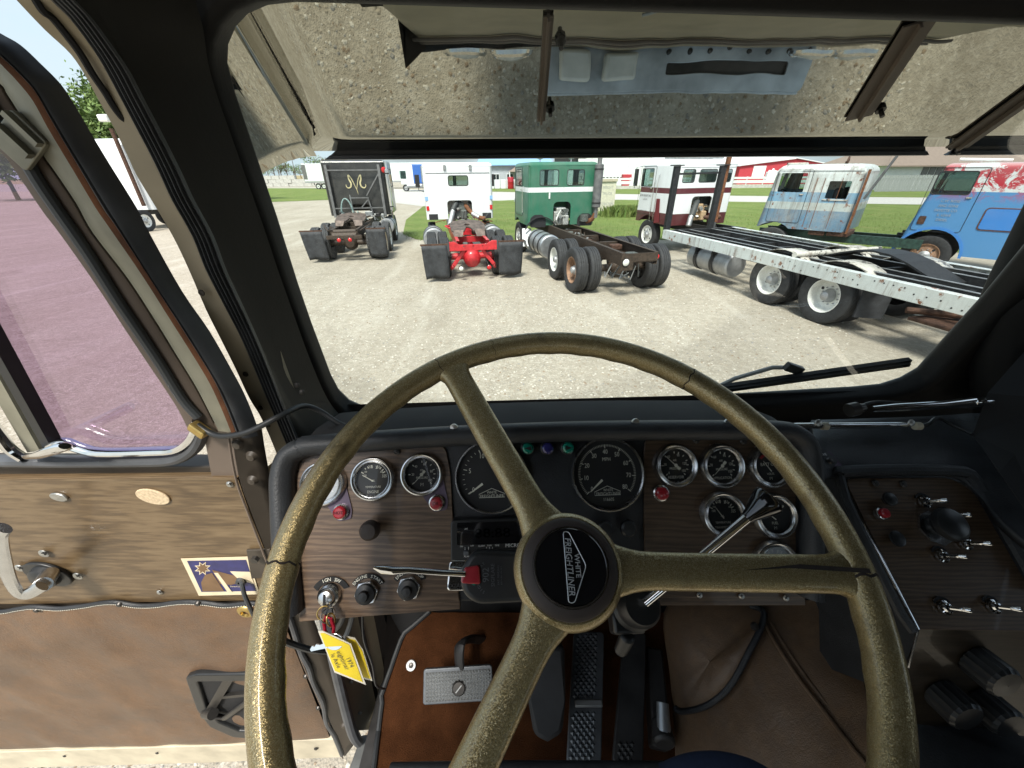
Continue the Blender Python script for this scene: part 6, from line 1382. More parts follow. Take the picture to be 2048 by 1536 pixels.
# ---------------------------------------------------------------- green cab and chassis
t = truck('semi_truck', 'green cab over tractor with white stripe and long bare brown frame', 2.83, 8.72, 12.5)
rails(t, .0, 7.4, 1.05, .27, mat='grease', cross=(.06, 1.9, 3.1, 4.4), hw=.43)
duals(t, 1.05, ('rust_rim', 'white_rim')).build('rear_axle', 'grease', t); duals(t, 2.40, ('white_rim', 'white_rim')).build('rear_axle', 'grease', t)
for s in (-1, 1): wheel(t, s*1.0, 6.75, 'white_rim', 'rib', False, s)
m = MB(); m.box((-.30, -.01, .86), (.30, .02, .36)); m.box((.0, -.005, .95), (.86, .02, .18)); m.build('end_plate', 'grease', t, 0, .004)
lens(t, -.34, -.03, .86, .075, 'white_lens'); lens(t, .47, .1, .92, .06, 'red_lens')
for k in range(7):
    random.seed(40+k); m = MB(); p = V((random.uniform(-.4, .3), .2+random.uniform(0, .5), .72)); m.tube([p, p+V((random.uniform(-.2, .2), 0, -.3)), p+V((random.uniform(-.3, .3), .3, -.25))], .014, 6); m.build('cable', random.choice(('hose', 'rusty_steel', 'galvanised')), t)
for s in (-1, 1):
    for z in range(4): m = MB(); m.box((s*.55, 1.7, .80-z*.03), (.09, 1.5-z*.25, .02)); m.build('leaf_spring', 'grease', t, 0)
for k in range(12):
    random.seed(500+k); m = MB(); p = V((random.uniform(-.36, .36), random.uniform(.4, 4.8), random.uniform(.8, .98))); m.tube(spline([p, p+V((random.uniform(-.2, .2), random.uniform(.2, .6), random.uniform(-.05, .12))), p+V((random.uniform(-.3, .3), random.uniform(.6, 1.3), random.uniform(-.1, .05)))], 4), random.uniform(.012, .03), 6); m.build('cable', random.choice(('hose', 'grease', 'galvanised', 'rusty_steel')), t)
for k in range(5):
    random.seed(530+k); m = MB(); m.box((random.uniform(-.25, .25), .7+k*.9, random.uniform(.82, .95)), (random.uniform(.12, .3), random.uniform(.12, .3), random.uniform(.1, .2))); m.build('air_tank', random.choice(('grease', 'engine_iron', 'rusty_steel')), t, 0, .03)
tank(t, -.98, 3.3, 4.75, .68, .33, 'aluminium', 3)
m = MB(); m.lathe([(.36, -.05), (.38, -.05), (.38, .35), (.36, .35)], 18, M.Translation((-.98, 4.8, .68)) @ M.Rotation(R(-90), 4, 'X'), R(0), R(180)); m.build('step_shield', 'galvanised', t)
m = MB(); m.bar((-1.25, 5.0, .45), (-1.15, 5.4, .95), .3, .03); m.build('step', 'dull_aluminium', t, 0)
c = cab_shell(t, 2.3, 5.25, 7.25, 1.05, 2.88, 'green_paint', back=[rect(-.78, -.16, 2.22, 2.66, .07), rect(.12, .70, 2.22, 2.66, .07)], left=[rect(6.1, 6.95, 2.2, 2.68)], right=[rect(6.1, 6.95, 2.2, 2.68)], tunnel=rect(-.30, .30, .8, 1.75, .16), rt=.13, arch_y=6.75)
m = MB(); m.lathe([(.55, 0), (.58, 0), (.58, .06), (.55, .06)], 16, M.Translation((-.72, 5.22, .75)) @ M.Rotation(R(90), 4, 'X') , R(20), R(160)); m.build('inner_fender', 'dark_opening', c)
for s in (-1, 1):
    m = MB(); m.plate(roundpoly([(s*.55, 1.0), (s*1.08, 1.0), (s*1.08, 1.28), (s*.95, 1.38), (s*.68, 1.38), (s*.55, 1.25)], .05), [], .012, 0, AXY @ M.Translation((0, 0, 5.238))); m.build('wheel_cutout', 'dark_opening', c, 0)
m = MB(); m.box((-.45, 5.24, 1.93), (.05, .03, .18)); m.build('handle', 'ink_white', c, 0, .01)
stack(t, 1.12, 5.1, 1.55, 2.82, .14, 'stack_steel')
m = MB(); m.tube([(1.12, 5.1, 1.4), (1.05, 5.15, 1.2), (.85, 5.3, 1.1)], .07, 12); m.build('exhaust_pipe', 'rust', t); m = MB(); m.cyl((.75, 5.15, 1.15), (.75, 5.15, 1.35), .14, None, 18); m.build('air_canister', 'engine_iron', t)
engine(t, 5.35, 1.25, 'engine_bright', [([(-.2, 5.0, 1.1), (-.3, 4.9, 1.25), (-.1, 5.1, 1.5)], .03, 'engine_bright')])
door_line(c, -1.155, 6.0, 7.05, 1.3, 2.75); grab(c, -1.16, 5.75, 1.4, 2.2)
for x, y in ((-.6, 5.9), (.35, 5.6)): m = MB(); m.lathe([(.02, 0), (.02, .08), (.09, .1), (.1, .16), (.06, .2)], 12, M.Translation((x, y, 2.87))); m.build('roof_light', 'chrome', c)
m = MB(); m.box((.55, 5.6, 3.0), (.6, .12, .06)); m.box((.55, 5.6, 2.93), (.06, .1, .1)); m.build('air_horn', 'black_steel', c, 0, .01)
# ---------------------------------------------------------------- white and burgundy cab
t = truck('semi_truck', 'white cab over truck with burgundy belt stripe and lettered door', 6.72, 14.1, 18)
rails(t, -1.2, 2.2, 1.0, .26, mat='black_steel', cross=(-.6, 0))
for s in (-1, 1): wheel(t, s*1.0, 1.75, 'white_rim', 'rib', False, s)
c = cab_shell(t, 2.36, .45, 2.55, .95, 2.92, 'burgundy_white', back=[rect(-1.0, -.52, 2.26, 2.64, .07), rect(-.34, .36, 2.26, 2.64, .07), rect(.52, .98, 2.26, 2.64, .07)], left=[rect(1.75, 2.42, 2.12, 2.68, .05)], right=[rect(1.75, 2.42, 2.12, 2.68, .05)], tunnel=rect(-.46, .38, .8, 1.84, .14), rt=.18, arch_y=1.75)
door_line(c, -1.185, 1.62, 2.5, 1.22, 2.76); grab(c, -1.19, 1.35, 1.0, 2.5); grab(c, -1.19, 1.55, 1.0, 2.3)
m = MB(); PL = Plane((-1.192, 2.05, 1.7), (0, -1, 0), (0, 0, 1)); m.text('JOHN BRIGHT INC', .10, PL.mat(0, .12, 0), xs=.8); m.text('ILLINOIS', .07, PL.mat(0, .0, 0)); m.text('AURORA ILLINOIS', .05, PL.mat(0, -.38, 0)); m.build('door_lettering', 'ink', c, 0)
m = MB(); m.plate([(1.05, 1.0), (1.32, .95), (1.36, 1.75), (1.18, 1.75)], [], .012, 0, AXX @ M.Translation((0, 0, -1.195))); m.build('side_shield', 'burgundy', c, 0)
for a, b in (((-1.0, 1.0, 2.98), (1.0, 1.0, 2.98)), ((-1.0, 1.5, 2.98), (1.0, 1.5, 2.98))): m = MB(); m.cyl(a, b, .025, None, 8); m.build('roof_rail', 'galvanised', c)
for x in (-.5, .15, .5): m = MB(); m.lathe([(.03, 0), (.03, .1), (.08, .12), (.05, .2)], 10, M.Translation((x, 1.2, 2.9))); m.build('roof_light', 'chrome', c)
m = MB(); m.box((0, .45, 2.70), (2.2, .012, .012)); m.build('roof_seam', 'dull_aluminium', c, 0)
m = MB(); m.box((-1.38, 2.5, 2.4), (.05, .2, .55)); m.build('side_mirror', 'black_steel', c, 0, .01); m = MB(); m.tube([(-1.18, 2.5, 2.75), (-1.4, 2.5, 2.72), (-1.4, 2.5, 2.05), (-1.18, 2.5, 2.05)], .014, 6); m.build('mirror_bracket', 'chrome', c)
engine(t, .6, 1.28, 'engine_tan', [([(-.62, .2, .95), (-.55, .25, 1.15), (-.4, .35, 1.4)], .09, 'galvanised'), ([(-.5, .28, 1.25), (-.3, .42, 1.55), (-.12, .6, 1.68)], .10, 'hose'), ([(.1, .5, 1.2), (.4, .3, 1.15), (.65, .2, 1.2)], .075, 'rusty_steel')])
# ---------------------------------------------------------------- car hauler bed
t = empty('flatbed_trailer', (4.62, 12.38, 0), R(12.9), 'long open car hauler bed with rusty white side rail and white wheels', 'flatbed')
LB = 8.6; WB = 2.46
for x, mt_ in ((0, 'bed_white'), (WB, 'bed_white')):
    m = MB(); m.box((x, -LB/2, .93), (.05, LB, .24)); m.box((x+(.05 if x == 0 else -.05), -LB/2, 1.045), (.14, LB, .012)); m.build('side_rail', mt_, t, 0, .004)
for k in range(46):
    random.seed(k); m = MB(); y = -LB+.2+k*.16+random.uniform(-.04, .04); m.lathe([(0, .003), (.012, .002), (.013, 0)], 8, M.Translation((-.0262, y, .93+random.choice((-.06, .0, .06)))) @ M.Rotation(R(-90), 4, 'Y'))
    if y < -4.2: m.build('bolt_hole', 'dark_opening', t, 0)
m = MB(); m.box((WB/2, -.03, .95), (WB-.06, .06, .2)); m.build('front_beam', 'bed_black', t, 0, .006)
for x in (.45, .85, 1.6, 2.0):
    m = MB(); m.box((x, -LB/2, .96), (.05, LB-.1, .14)); m.build('long_beam', 'bed_black', t, 0, .004); m = MB(); m.box((x, -LB/2, 1.034), (.06, LB-.1, .008)); m.build('beam_edge', 'galvanised', t, 0)
for y in (-.9, -1.7, -2.5, -3.1, -5.5, -6.2, -7.0, -7.8, -8.4):
    m = MB(); m.box((WB/2, y, .94), (WB-.08, .07, .10)); m.build('cross_member', 'bed_black', t, 0, .004)
m = MB(); m.cyl((.1, -4.48, 1.10), (WB-.1, -4.42, 1.10), .055, None, 14); m.build('winch_tube', 'flake_white', t)
for x in (.24, 1.8):
    for y in (-4.1, -5.4):
        rows = []
        for k in range(13):
            a = R(200-k*220/12*1.0) if False else R(165-k*150/12); rows.append([(x+dx, y+.72*math.cos(a), .62+.515*math.sin(a)) for dx in (0, .2, .42)])
        m = MB(); m.grid(rows); o = m.build('wheel_hump', 'flake_white', t); o.modifiers.new('s', 'SOLIDIFY').thickness = .012
for y in (-4.1, -5.4): 
    m = duals(t, y, ('white_rim', 'white_rim'))
    for o in [o for o in t.children if o.name.startswith('wheel') and not o.name.startswith('wheel_hump') and abs(o.location.y-y) < .01]: o.location.x += WB/2
    m.build('axle', 'grease', t).location.x = WB/2
rails(t, -8.2, -.1, .82, .22, mat='bed_black')
for o in [o for o in t.children if o.name.startswith('frame_rail')]: o.location.x = WB/2
tank(t, .38, -2.75, -1.15, .52, .30, 'dull_aluminium', 0)
for y in (-1.55, -2.2): m = MB(); m.lathe([(.31, -.06), (.33, -.06), (.33, .06), (.31, .06)], 24, M.Translation((.38, y, .52)) @ M.Rotation(R(-90), 4, 'X'), R(100), R(370)); m.bar((.10, y, .5), (.10, y, .88), .03, .12); m.build('tank_strap', 'bed_black', t)
for x in (.12, 1.62):
    m = MB(); m.bar((x, .06, .9), (x, .06, 2.72), .13, .16); m.box((x, .06, 2.74), (.34, .2, .03)); p_ = m.build('rack_post', 'bed_black', t, 0, .01); m = MB(); m.cyl((x, .06, 1.0), (x+.28, -.05, .8), .05, None, 12); m.build('brace', 'bed_black', p_)
m = MB(); m.bar((1.78, .1, 1.2), (1.78, .1, 3.05), .11, .11); m.build('stake', 'rust', t, 0, .01); m = MB(); m.bar((.12, .06, 2.52), (1.62, .06, 2.55), .04, .05); m.build('rack_bar', 'bed_black', t, 0); m = MB(); m.bar((1.95, .3, .9), (1.95, .3, 2.2), .06, .06); m.build('stake', 'stack_steel', t, 0)
m = MB(); m.bar((.12, -6.0, .55), (.5, -6.2, .55), .05, .5); m.build('mud_flap', 'flap_rubber', t, 0); m = MB(); m.tube([(.3, -6.6, .6), (.9, -7.2, .62), (1.3, -8, .6)], .05, 10); m.box((.6, -7.2, .5), (.7, 1.0, .05)); m.build('ramp_gear', 'rusty_steel', t, 0, .01)
m = MB(); rowsr = [[(.95+dx, -4.4-k*.3, 1.03+.25*math.sin(k*.5)) for dx in (0, .3, .6)] for k in range(8)]; m.grid(rowsr); o = m.build('grate_ramp', 'bed_black', t, 0); o.modifiers.new('s', 'SOLIDIFY').thickness = .03
# ---------------------------------------------------------------- faded blue cab
def side_truck(name, label, fx, fy, hd, mat, L, z0, z1, wins, miss, w_=2.3):
    # fx, fy: front left corner on the ground; local y forward
    t = empty(name, (fx, fy, 0), R(hd), label, 'truck'); t2 = t
    return t
t = truck('wrecked_truck', 'weathered pale blue sleeper cab with missing side windows and rust streaks', 9.75, 12.9, 43)
rails(t, -2.4, 1.6, .92, .24, mat='bed_green', cross=(-1.8,))
c = cab_shell(t, 2.3, -.75, 1.55, 1.03, 2.74, 'faded_blue', left=[rect(.55, 1.22, 2.02, 2.52, .04), rect(-.52, -.02, 1.88, 2.32, .03)], right=[rect(.55, 1.22, 2.02, 2.52, .04), rect(-.52, -.02, 1.88, 2.32, .03)], back=[], rt=.26, rv=.16, arch_y=1.05, missing=(('l', 0), ('l', 1)), rake=.18)
door_line(c, -1.155, .42, 1.3, 1.2, 2.6)
for y in (-.3, .1, .28): m = MB(); m.box((-1.152, y, 1.75), (.01, .012, 1.3)); m.build('panel_seam', 'rust', c, 0)
m = MB(); m.box((-1.153, .0, 2.58), (.012, 1.4, .012)); m.build('roof_seam', 'dull_aluminium', c, 0)
m = MB(); m.box((-1.158, -.27, 1.85), (.03, .58, .03)); m.build('window_sill', 'flake_white', c, 0)
m = MB(); m.bar((-1.1, -.80, 1.0), (-1.1, -.80, 2.6), .05, .08); m.build('corner_angle', 'rust', c, 0)
m = MB(); m.lathe([(0, .05), (.09, .03), (.1, 0)], 16, M.Translation((-.85, -.2, 2.82)) @ M.Rotation(R(90), 4, 'X')); m.cyl((-.85, -.18, 2.7), (-.85, -.18, 2.8), .02, None, 8); m.build('marker_light', 'rusty_steel', c)
m = MB(); m.box((-.7, 1.0, 2.76), (.3, .5, .05)); m.build('roof_vent', 'flake_white', c, 0, .02)
m = MB(); m.box((-.6, -.6, .98), (1.0, .5, .14)); m.box((-1.05, -.1, 1.0), (.1, .4, .2)); m.build('under_frame', 'rusty_steel', t, 0, .02)
m = MB(); m.bar((-1.12, -.9, 1.9), (-1.2, -1.3, 3.1), .05, .05); m.build('loose_post', 'stack_steel', t, 0)
for s in (-1, 1): wheel(t, s*1.0, 1.05, 'rust_rim', 'rib', False, s)
# ---------------------------------------------------------------- bright blue cab
t = truck('wrecked_truck', 'bright blue and white cab with peeling red paint at the far right', 12.75, 10.8, 40)
rails(t, -4, 1.8, .98, .24, mat='black_steel')
c = cab_shell(t, 2.35, -1.2, 1.65, .60, 2.72, 'blue_red', left=[rect(.72, 1.42, 2.02, 2.54, .06)], right=[rect(.72, 1.42, 2.02, 2.54, .06)], rt=.14, arch_y=1.0, rake=.28)
door_line(c, -1.18, .55, 1.5, 1.15, 2.62); p = rect(-.35, .3, 1.25, 1.75, .08); m = MB(); m.tube([AXX @ V((a, b, -1.182)) for a, b in p], .01, 6, closed=True); hb_ = m.build('luggage_hatch', 'rust', c)
m = MB(); m.plate(rect(-.33, .28, 1.27, 1.73, .07), [], .012, .003, AXX @ M.Translation((0, 0, -1.184))); m.build('hatch_lid', 'bright_blue', hb_)
m = MB(); m.plate(rect(1.28, 1.42, 1.3, 1.5, .03), [], .01, 0, AXX @ M.Translation((0, 0, -1.183))); m.build('vent', 'rusty_steel', c, 0)
m = MB(); PL = Plane((-1.19, 1.0, 1.7), (0, -1, 0), (0, 0, 1))
for k, tx in enumerate(('C.W. ROSE', 'AND SONS', 'FAYETTE CO.', 'IL 62418', 'DIESEL')): m.text(tx, .085, PL.mat(.02, .17-k*.11, 0), xs=.85)
m.build('door_lettering', 'dull_aluminium', c, 0)
m = MB(); m.lathe([(.645, -.02), (.70, -.02), (.70, .03), (.645, .03)], 20, M.Translation((-1.175, 1.0, .55)) @ M.Rotation(R(90), 4, 'Y'), R(90), R(270)); m.build('arch_lip', 'bright_blue', c)
for a, b in (((-.9, .9, 2.78), (.9, .9, 2.78)), ((-.9, .3, 2.76), (-.9, 1.2, 2.8)), ((-.3, -.2, 2.8), (.6, -.2, 2.8))): m = MB(); m.tube([a, b], .035, 8); m.build('roof_horn', 'white_rim', c)
for s in (-1, 1): wheel(t, s*1.0, 1.0, 'rust_rim', 'rib', False, s)
# ---------------------------------------------------------------- far side: wall, trailers, buildings, trees
def bl(px0, px1, Y): return onY(px0, 345, Y).x, onY(px1, 345, Y).x
def zat(x, y, Y): return onY(x, y, Y).z
# concrete block wall on the left: single blocks
random.seed(11)
cb = empty('block_wall', (-52, 104, 0), 0, 'low wall of stacked pale concrete blocks far left behind the lawn', 'wall')
bm_ = MB(); bm_.box((0, 0, .4), (1.78, .8, .76)); bme = bm_.mesh('block', 'concrete', 0)
for k in range(26):
    for r_ in range(3 if k % 7 else 2):
        o = bpy.data.objects.new('block', bme); col.objects.link(o); o.parent = cb; o.location = (-24+k*1.85+(.9 if r_ % 2 else 0), random.uniform(-.1, .1), r_*.78)
# box trailer with blue tractor behind the black truck
t = empty('box_trailer', (-31, 84, 0), R(1), 'white box trailer with two lines of lettering, parked across the road', 'trailer')
X0 = onY(606, 345, 84).x+31; Xr = onY(870, 345, 84).x+31
m = MB(); m.box(((X0+Xr)/2, 1.25, 2.85), (Xr-X0, 2.5, 3.0)); bx_ = m.build('box', 'van_white', t, 0, .05)
m = MB(); m.box((X0-.02, 1.25, 2.75), (.06, 2.4, 2.7)); m.build('rear_door', 'dark_opening', bx_, 0); m = MB(); m.box((X0+.35, -.03, 2.95), (.7, .05, 2.4)); m.build('open_door', 'stack_steel', bx_, 0)
PL = Plane((31*0+X0+5.2, -.02, 3.0), (1, 0, 0), (0, 0, 1)); m = MB(); m.text('Apply online at', .5, PL.mat(0, .35, 0)); m.text('breakthrutruck', .5, PL.mat(.2, -.25, 0), bold=.012); m.build('lettering', 'ink', bx_, 0)
m = MB(); m.box(((X0+Xr)/2, .05, 1.22), (Xr-X0, .08, .22)); m.build('side_skirt', 'dull_aluminium', bx_, 0)
for x in (X0+2.3, X0+3.4, X0+5.2): wheel(t, x, .3, 'white_rim', 'rib', False, 1).rotation_euler = (0, 0, R(-90))
for x in (X0+1.6, X0+2.9): m = MB(); m.box((x, .3, .95), (.12, .1, .5)); m.build('leg', 'black_steel', t, 0)
t = empty('parked_truck', (onY(850, 345, 70).x, 70, 0), 0, 'blue tractor with white sleeper parked beyond the black truck', 'truck')
ox = t.location.x; bw_ = lambda x: onY(x, 345, 70).x-ox
m = MB(); m.box(((bw_(800)+bw_(826))/2, 1.2, 2.35), (bw_(826)-bw_(800), 2.4, 2.7)); m.build('trailer_nose', 'van_white', t, 0, .08)
m = MB(); m.box(((bw_(824)+bw_(850))/2, 1.2, 2.5), (bw_(850)-bw_(824), 2.4, 2.8)); sl_ = m.build('sleeper', 'van_blue', t, 0, .15)
m = MB(); m.box(((bw_(846)+bw_(872))/2, 1.2, 1.7), (bw_(872)-bw_(846), 2.1, 1.4)); m.build('hood', 'van_blue', t, 0, .2); m = MB(); m.box((bw_(805), -.03, 2.4), (1.0, .03, 1.1)); m.build('window', 'truck_glass', t, 0)
m = MB(); m.lathe([(0, -1.2), (.35, -1.2), (.35, 1.2), (0, 1.2)], 20, M.Translation((bw_(826), .2, .8)) @ M.Rotation(R(90), 4, 'Y')); m.build('fuel_tank', 'dull_aluminium', t)
for x in (808, 860): wheel(t, bw_(x), .2, 'dull_aluminium', 'rib', False, 1).rotation_euler = (0, 0, R(-90))
m = MB(); m.cyl((bw_(843), .0, 1.3), (bw_(843), 0, 3.6), .1, None, 10); m.build('exhaust_stack', 'chrome', t)
# grey building with blue roof
def bld(name, label, x0, x1, Y, depth, zt, wall, cat='building'):
    a, b = bl(x0, x1, Y); e = empty(name, ((a+b)/2, Y, 0), 0, label, cat); hw_ = (b-a)/2
    m = MB(); m.box((0, depth/2, zt/2), (2*hw_, depth, zt)); w_ = m.build('wall', wall, e, 0); return e, w_, hw_, (a+b)/2
Y = 84
e, w_, hw_, cx = bld('office_building', 'grey metal office building with pale blue roof behind the green truck', 960, 1118, Y, 22, 3.9, 'wall_grey')
m = MB(); m.add([(-hw_-.5, -.6, 3.9), (hw_+.3, -.6, 3.9), (hw_+.3, 11, 6.2), (-hw_-.5, 11, 6.2), (-hw_-.5, -.6, 3.75), (hw_+.3, -.6, 3.75)], [(0, 1, 2, 3), (4, 5, 1, 0)]); m.build('roof', 'roof_blue', e, 0)
for px_ in (992, 1020, 1046):
    x = onY(px_, 345, Y).x-cx; m = MB(); m.box((x, -.04, 1.85), (1.3, .08, 1.1)); f = m.build('window', 'roof_white', e, 0); m = MB(); m.box((x-.3, -.09, 1.85), (.5, .03, .9)); m.build('pane', 'dark_glass', f, 0); m = MB(); m.box((x+.3, -.09, 1.85), (.5, .03, .9)); m.build('pane', 'dark_glass', f, 0)
x = onY(1036, 345, Y).x-cx; m = MB(); m.add([(x-1.8, -2.6, 2.7), (x+3.2, -2.6, 2.7), (x+2.2, -1.2, 3.5), (x-.5, -1.2, 3.5), (x-1.8, 0, 2.7), (x+3.2, 0, 2.7)], [(0, 1, 2, 3), (0, 3, 4), (1, 5, 2), (3, 2, 5, 4)]); m.build('porch_roof', 'roof_brown', e, 0)
for dx in (-1.6, 3.0): m = MB(); m.cyl((x+dx, -2.5, 0), (x+dx, -2.5, 2.7), .1, None, 10); m.build('porch_post', 'ink_white', e)
# white warehouse with dock door
Y = 80
e, w_, hw_, cx = bld('warehouse', 'white metal warehouse with big overhead dock door', 1108, 1300, Y, 24, 6.6, 'wall_white')
for k in range(14):
    x = -hw_+k*2*hw_/13; m = MB(); m.box((x, -.015, 3.3), (.05, .03, 6.5)); m.build('wall_seam', 'wall_grey', e, 0)
xa, xb = onY(1205, 345, Y).x-cx, onY(1247, 345, Y).x-cx
m = MB(); m.box(((xa+xb)/2, -.06, 2.6), (xb-xa, .08, 4.6)); d_ = m.build('dock_door', 'van_white', e, 0)
for z in (1.3, 2.2, 3.1, 4.0): m = MB(); m.box(((xa+xb)/2, -.105, z), (xb-xa, .01, .03)); m.build('panel_joint', 'wall_grey', d_, 0)
for k in range(6): m = MB(); m.box((xa+(k+.5)*(xb-xa)/6, -.11, 1.62), ((xb-xa)/6*.6, .02, .18)); m.build('pane', 'dark_opening', d_, 0)
x1_, x2_ = onY(1108, 345, Y).x-cx, onY(1150, 345, Y).x-cx; m = MB(); m.box(((x1_+x2_)/2, -.05, 4.3), (x2_-x1_, .06, 1.4)); m.build('dark_window', 'dark_opening', e, 0)
m = MB(); m.box((0, -.3, 6.6), (2*hw_+.6, .6, .2)); m.build('eave', 'roof_white', e, 0)
# red barn with white roof
Y = 92
a, b = bl(1440, 1640, Y); e = empty('red_barn', ((a+b)/2, Y, 0), 0, 'red gabled shed with long white roof behind the trucks', 'barn'); cx = (a+b)/2
ap = onY(1590, 318, Y); xl, xr, xa = onY(1478, 345, Y).x-cx, onY(1648, 345, Y).x-cx, ap.x-cx; zl = 3.6
m = MB(); m.add([(xl, 0, 0), (xr, 0, 0), (xr, 0, zl), (xa, 0, ap.z), (xl, 0, zl)], [(0, 1, 2, 3, 4)]); m.box(((xl+xr)/2, 9, 1.7), (xr-xl-.1, 17.8, 3.3)); m.build('wall', 'barn_red', e, 0)
m = MB(); m.add([(xl-.6, -.4, zl-.1), (xa, -.4, ap.z+.15), (xa-22, 34, ap.z+3.4), (xl-24, 34, zl+2.4)], [(0, 1, 2, 3)]); m.add([(xa, -.4, ap.z+.15), (xr+.6, -.4, zl-.1), (xr-18, 34, zl+2), (xa-22, 34, ap.z+3.4)], [(0, 1, 2, 3)]); o = m.build('roof', 'roof_white', e, 0); o.modifiers.new('s', 'SOLIDIFY').thickness = .15
x = onY(1517, 345, Y).x-cx; m = MB(); m.box((x, -.05, 2.3), (2.6, .08, 2.2)); f = m.build('window', 'ink_white', e, 0)
for k in (-1, 1): m = MB(); m.box((x+k*.6, -.1, 2.3), (1.0, .03, 1.8)); m.build('pane', 'roof_white', f, 0)
# low brown roofed building on the right
Y = 60
a, b = bl(1772, 2140, Y); cx = (a+b)/2; e = empty('brown_building', (cx, Y, 0), 0, 'long building with brown shingle roof at the far right', 'building'); hw_ = (b-a)/2
m = MB(); m.box((0, 6, 1.6), (2*hw_, 12, 3.2)); m.build('wall', 'wall_white', e, 0)
m = MB(); m.add([(-hw_-.8, -.8, 3.0), (hw_+1, -.8, 3.0), (hw_-1, 7, 6.6), (-hw_+6, 7, 6.6), (-hw_-.8, -.8, 2.85), (hw_+1, -.8, 2.85)], [(0, 1, 2, 3), (4, 5, 1, 0)]); m.add([(-hw_-.8, -.8, 3.0), (-hw_+6, 7, 6.6), (-hw_-.8, 14, 3.0)], [(0, 1, 2)]); m.build('roof', 'roof_brown', e, 0)
for k in range(5): x = onY(1848+k*14, 345, Y).x-cx; m = MB(); m.box((x, -.05, 2.3), (.8, .08, 1.0)); m.build('window', 'stack_steel', e, 0)
# grey picket fence, one by one
Y = 56
fe = empty('picket_fence', (onY(1880, 345, Y).x, Y, 0), 0, 'weathered grey board fence in front of the brown roofed building', 'fence'); cx = fe.location.x; a, b = bl(1765, 2080, Y)
pm = MB(); pm.box((0, 0, .95), (.30, .03, 1.9)); pme = pm.mesh('board', 'fence_grey', 0); n = int((b-a)/.34)
for k in range(n): o = bpy.data.objects.new('board', pme); col.objects.link(o); o.parent = fe; o.location = (a-cx+k*.34, random.uniform(-.01, .01), random.uniform(-.03, .03))
for z in (.5, 1.5): m = MB(); m.box(((a+b)/2-cx, .05, z), (b-a, .05, .12)); m.build('rail', 'fence_grey', fe, 0)
# white guard rail / plank fence along the far lawn
Y = 72
wf_ = empty('plank_fence', (onY(1480, 345, Y).x, Y, 0), 0, 'long low white plank fence beyond the far lawn', 'fence'); cx = wf_.location.x; a, b = bl(1195, 2300, Y)
for k, (z, h_) in enumerate(((.25, .5), (.95, .45), (1.5, .3))): m = MB(); m.box(((a+b)/2-cx, -.03 if k != 0 else -.02, z), (b-a, .05, h_)); m.build('plank', 'concrete' if k == 0 else 'roof_white', wf_, 0)
for k in range(34): m = MB(); m.box((a-cx+k*(b-a)/33, .03, .85), (.15, .08, 1.7)); m.build('post', 'roof_white', wf_, 0)
# clutter in front of the office and barn
random.seed(4)
pal = empty('pallet_stack', (onY(1000, 345, 78).x, 78, 0), 0, 'row of white wrapped pallets in front of the grey office', 'pallets')
for k in range(6): m = MB(); m.box((-2.6+k*1.05, 0, .75), (.95, .9, 1.45)); m.build('bundle', 'roof_white', pal, 0, .05)
for px_, c_, nm, lb in ((1021, 'lamp_red', 'red_barrel', 'red barrel beside the pallets at the grey office'), (1039, 'lamp_red', 'red_crate', 'dark red crate under the office porch')):
    p = onY(px_, 345, 77); m = MB(); m.lathe([(0, 1.9), (.5, 1.88), (.55, 1.8), (.55, 1.2), (.57, 1.15), (.55, 1.1), (.55, .5), (.55, .1), (.5, 0)], 16, M.Translation((p.x, 77, 0))); o = m.build(nm, c_, None); tag(o, lb, 'barrel' if 'barrel' in nm else 'crate')
p = onY(1254, 345, 76); m = MB(); m.box((p.x, 76, 1.5), (1.5, 1.2, 1.3)); m.box((p.x, 76, .4), (1.3, 1.0, .8)); o = m.build('red_machine', 'barn_red', None, 0, .06); tag(o, 'small red machine at the warehouse dock door', 'machine')
for k, (px_, h_) in enumerate(((1538, 1.9), (1545, 2.2), (1552, 1.8), (1560, 2.1), (1568, 1.7))):
    p = onY(px_, 345, 88); m = MB(); m.box((p.x, 88, h_/2+.4), (.8, .8, h_)); m.lathe([(.2, h_+.4), (.2, h_+.6), (.1, h_+.7)], 8, M.Translation((p.x, 88, 0))); o = m.build('storage_drum', 'wall_white', None, 0, .08)
    tag(o, 'pale storage drum beside the red shed, '+('leftmost', 'second from the left', 'middle one', 'second from the right', 'rightmost')[k], 'drum', 'drums beside the red shed')
# wooden sign between the trucks
p0, p1 = G(1192, 432), G(1214, 425); sg_ = empty('wooden_sign', (p0.x, p0.y, 0), 0, 'weathered cream wooden sign board with faded lettering', 'sign'); dv = V((1.45, .95, 0)); q0 = V((.0, 0, 0))
SP = Plane(p0+V((.70, .4, 1.15)), (.93, .36, 0), (0, 0, 1))
SPl = Plane(V((.70, .4, 1.15)), (.93, .36, 0), (0, 0, 1))
m = MB(); m.plate(rrect(1.25, 1.75, .01), [], .06, .004, SPl.mat()); bd_ = m.build('board', 'sign_board', sg_); m = MB(); m.box((0, .95, .0), (1.35, .16, .14), SPl.mat()); m.build('cap', 'cream_paint', sg_, 0, .01)
for a in (-.6, .6): m = MB(); m.bar(SPl.w(a, -1.15, -.06), SPl.w(a, .9, -.06), .1, .1); m.build('post', 'cream_paint', sg_, 0)
m = MB(); m.text('FREIGHT', .24, SPl.mat(0, .52, .002), xs=.85); m.text('TRUCK', .24, SPl.mat(0, .16, .002)); m.text('ATTRACTION', .2, SPl.mat(0, -.45, .002), xs=.8); m.build('lettering', 'fence_grey', bd_, 0)
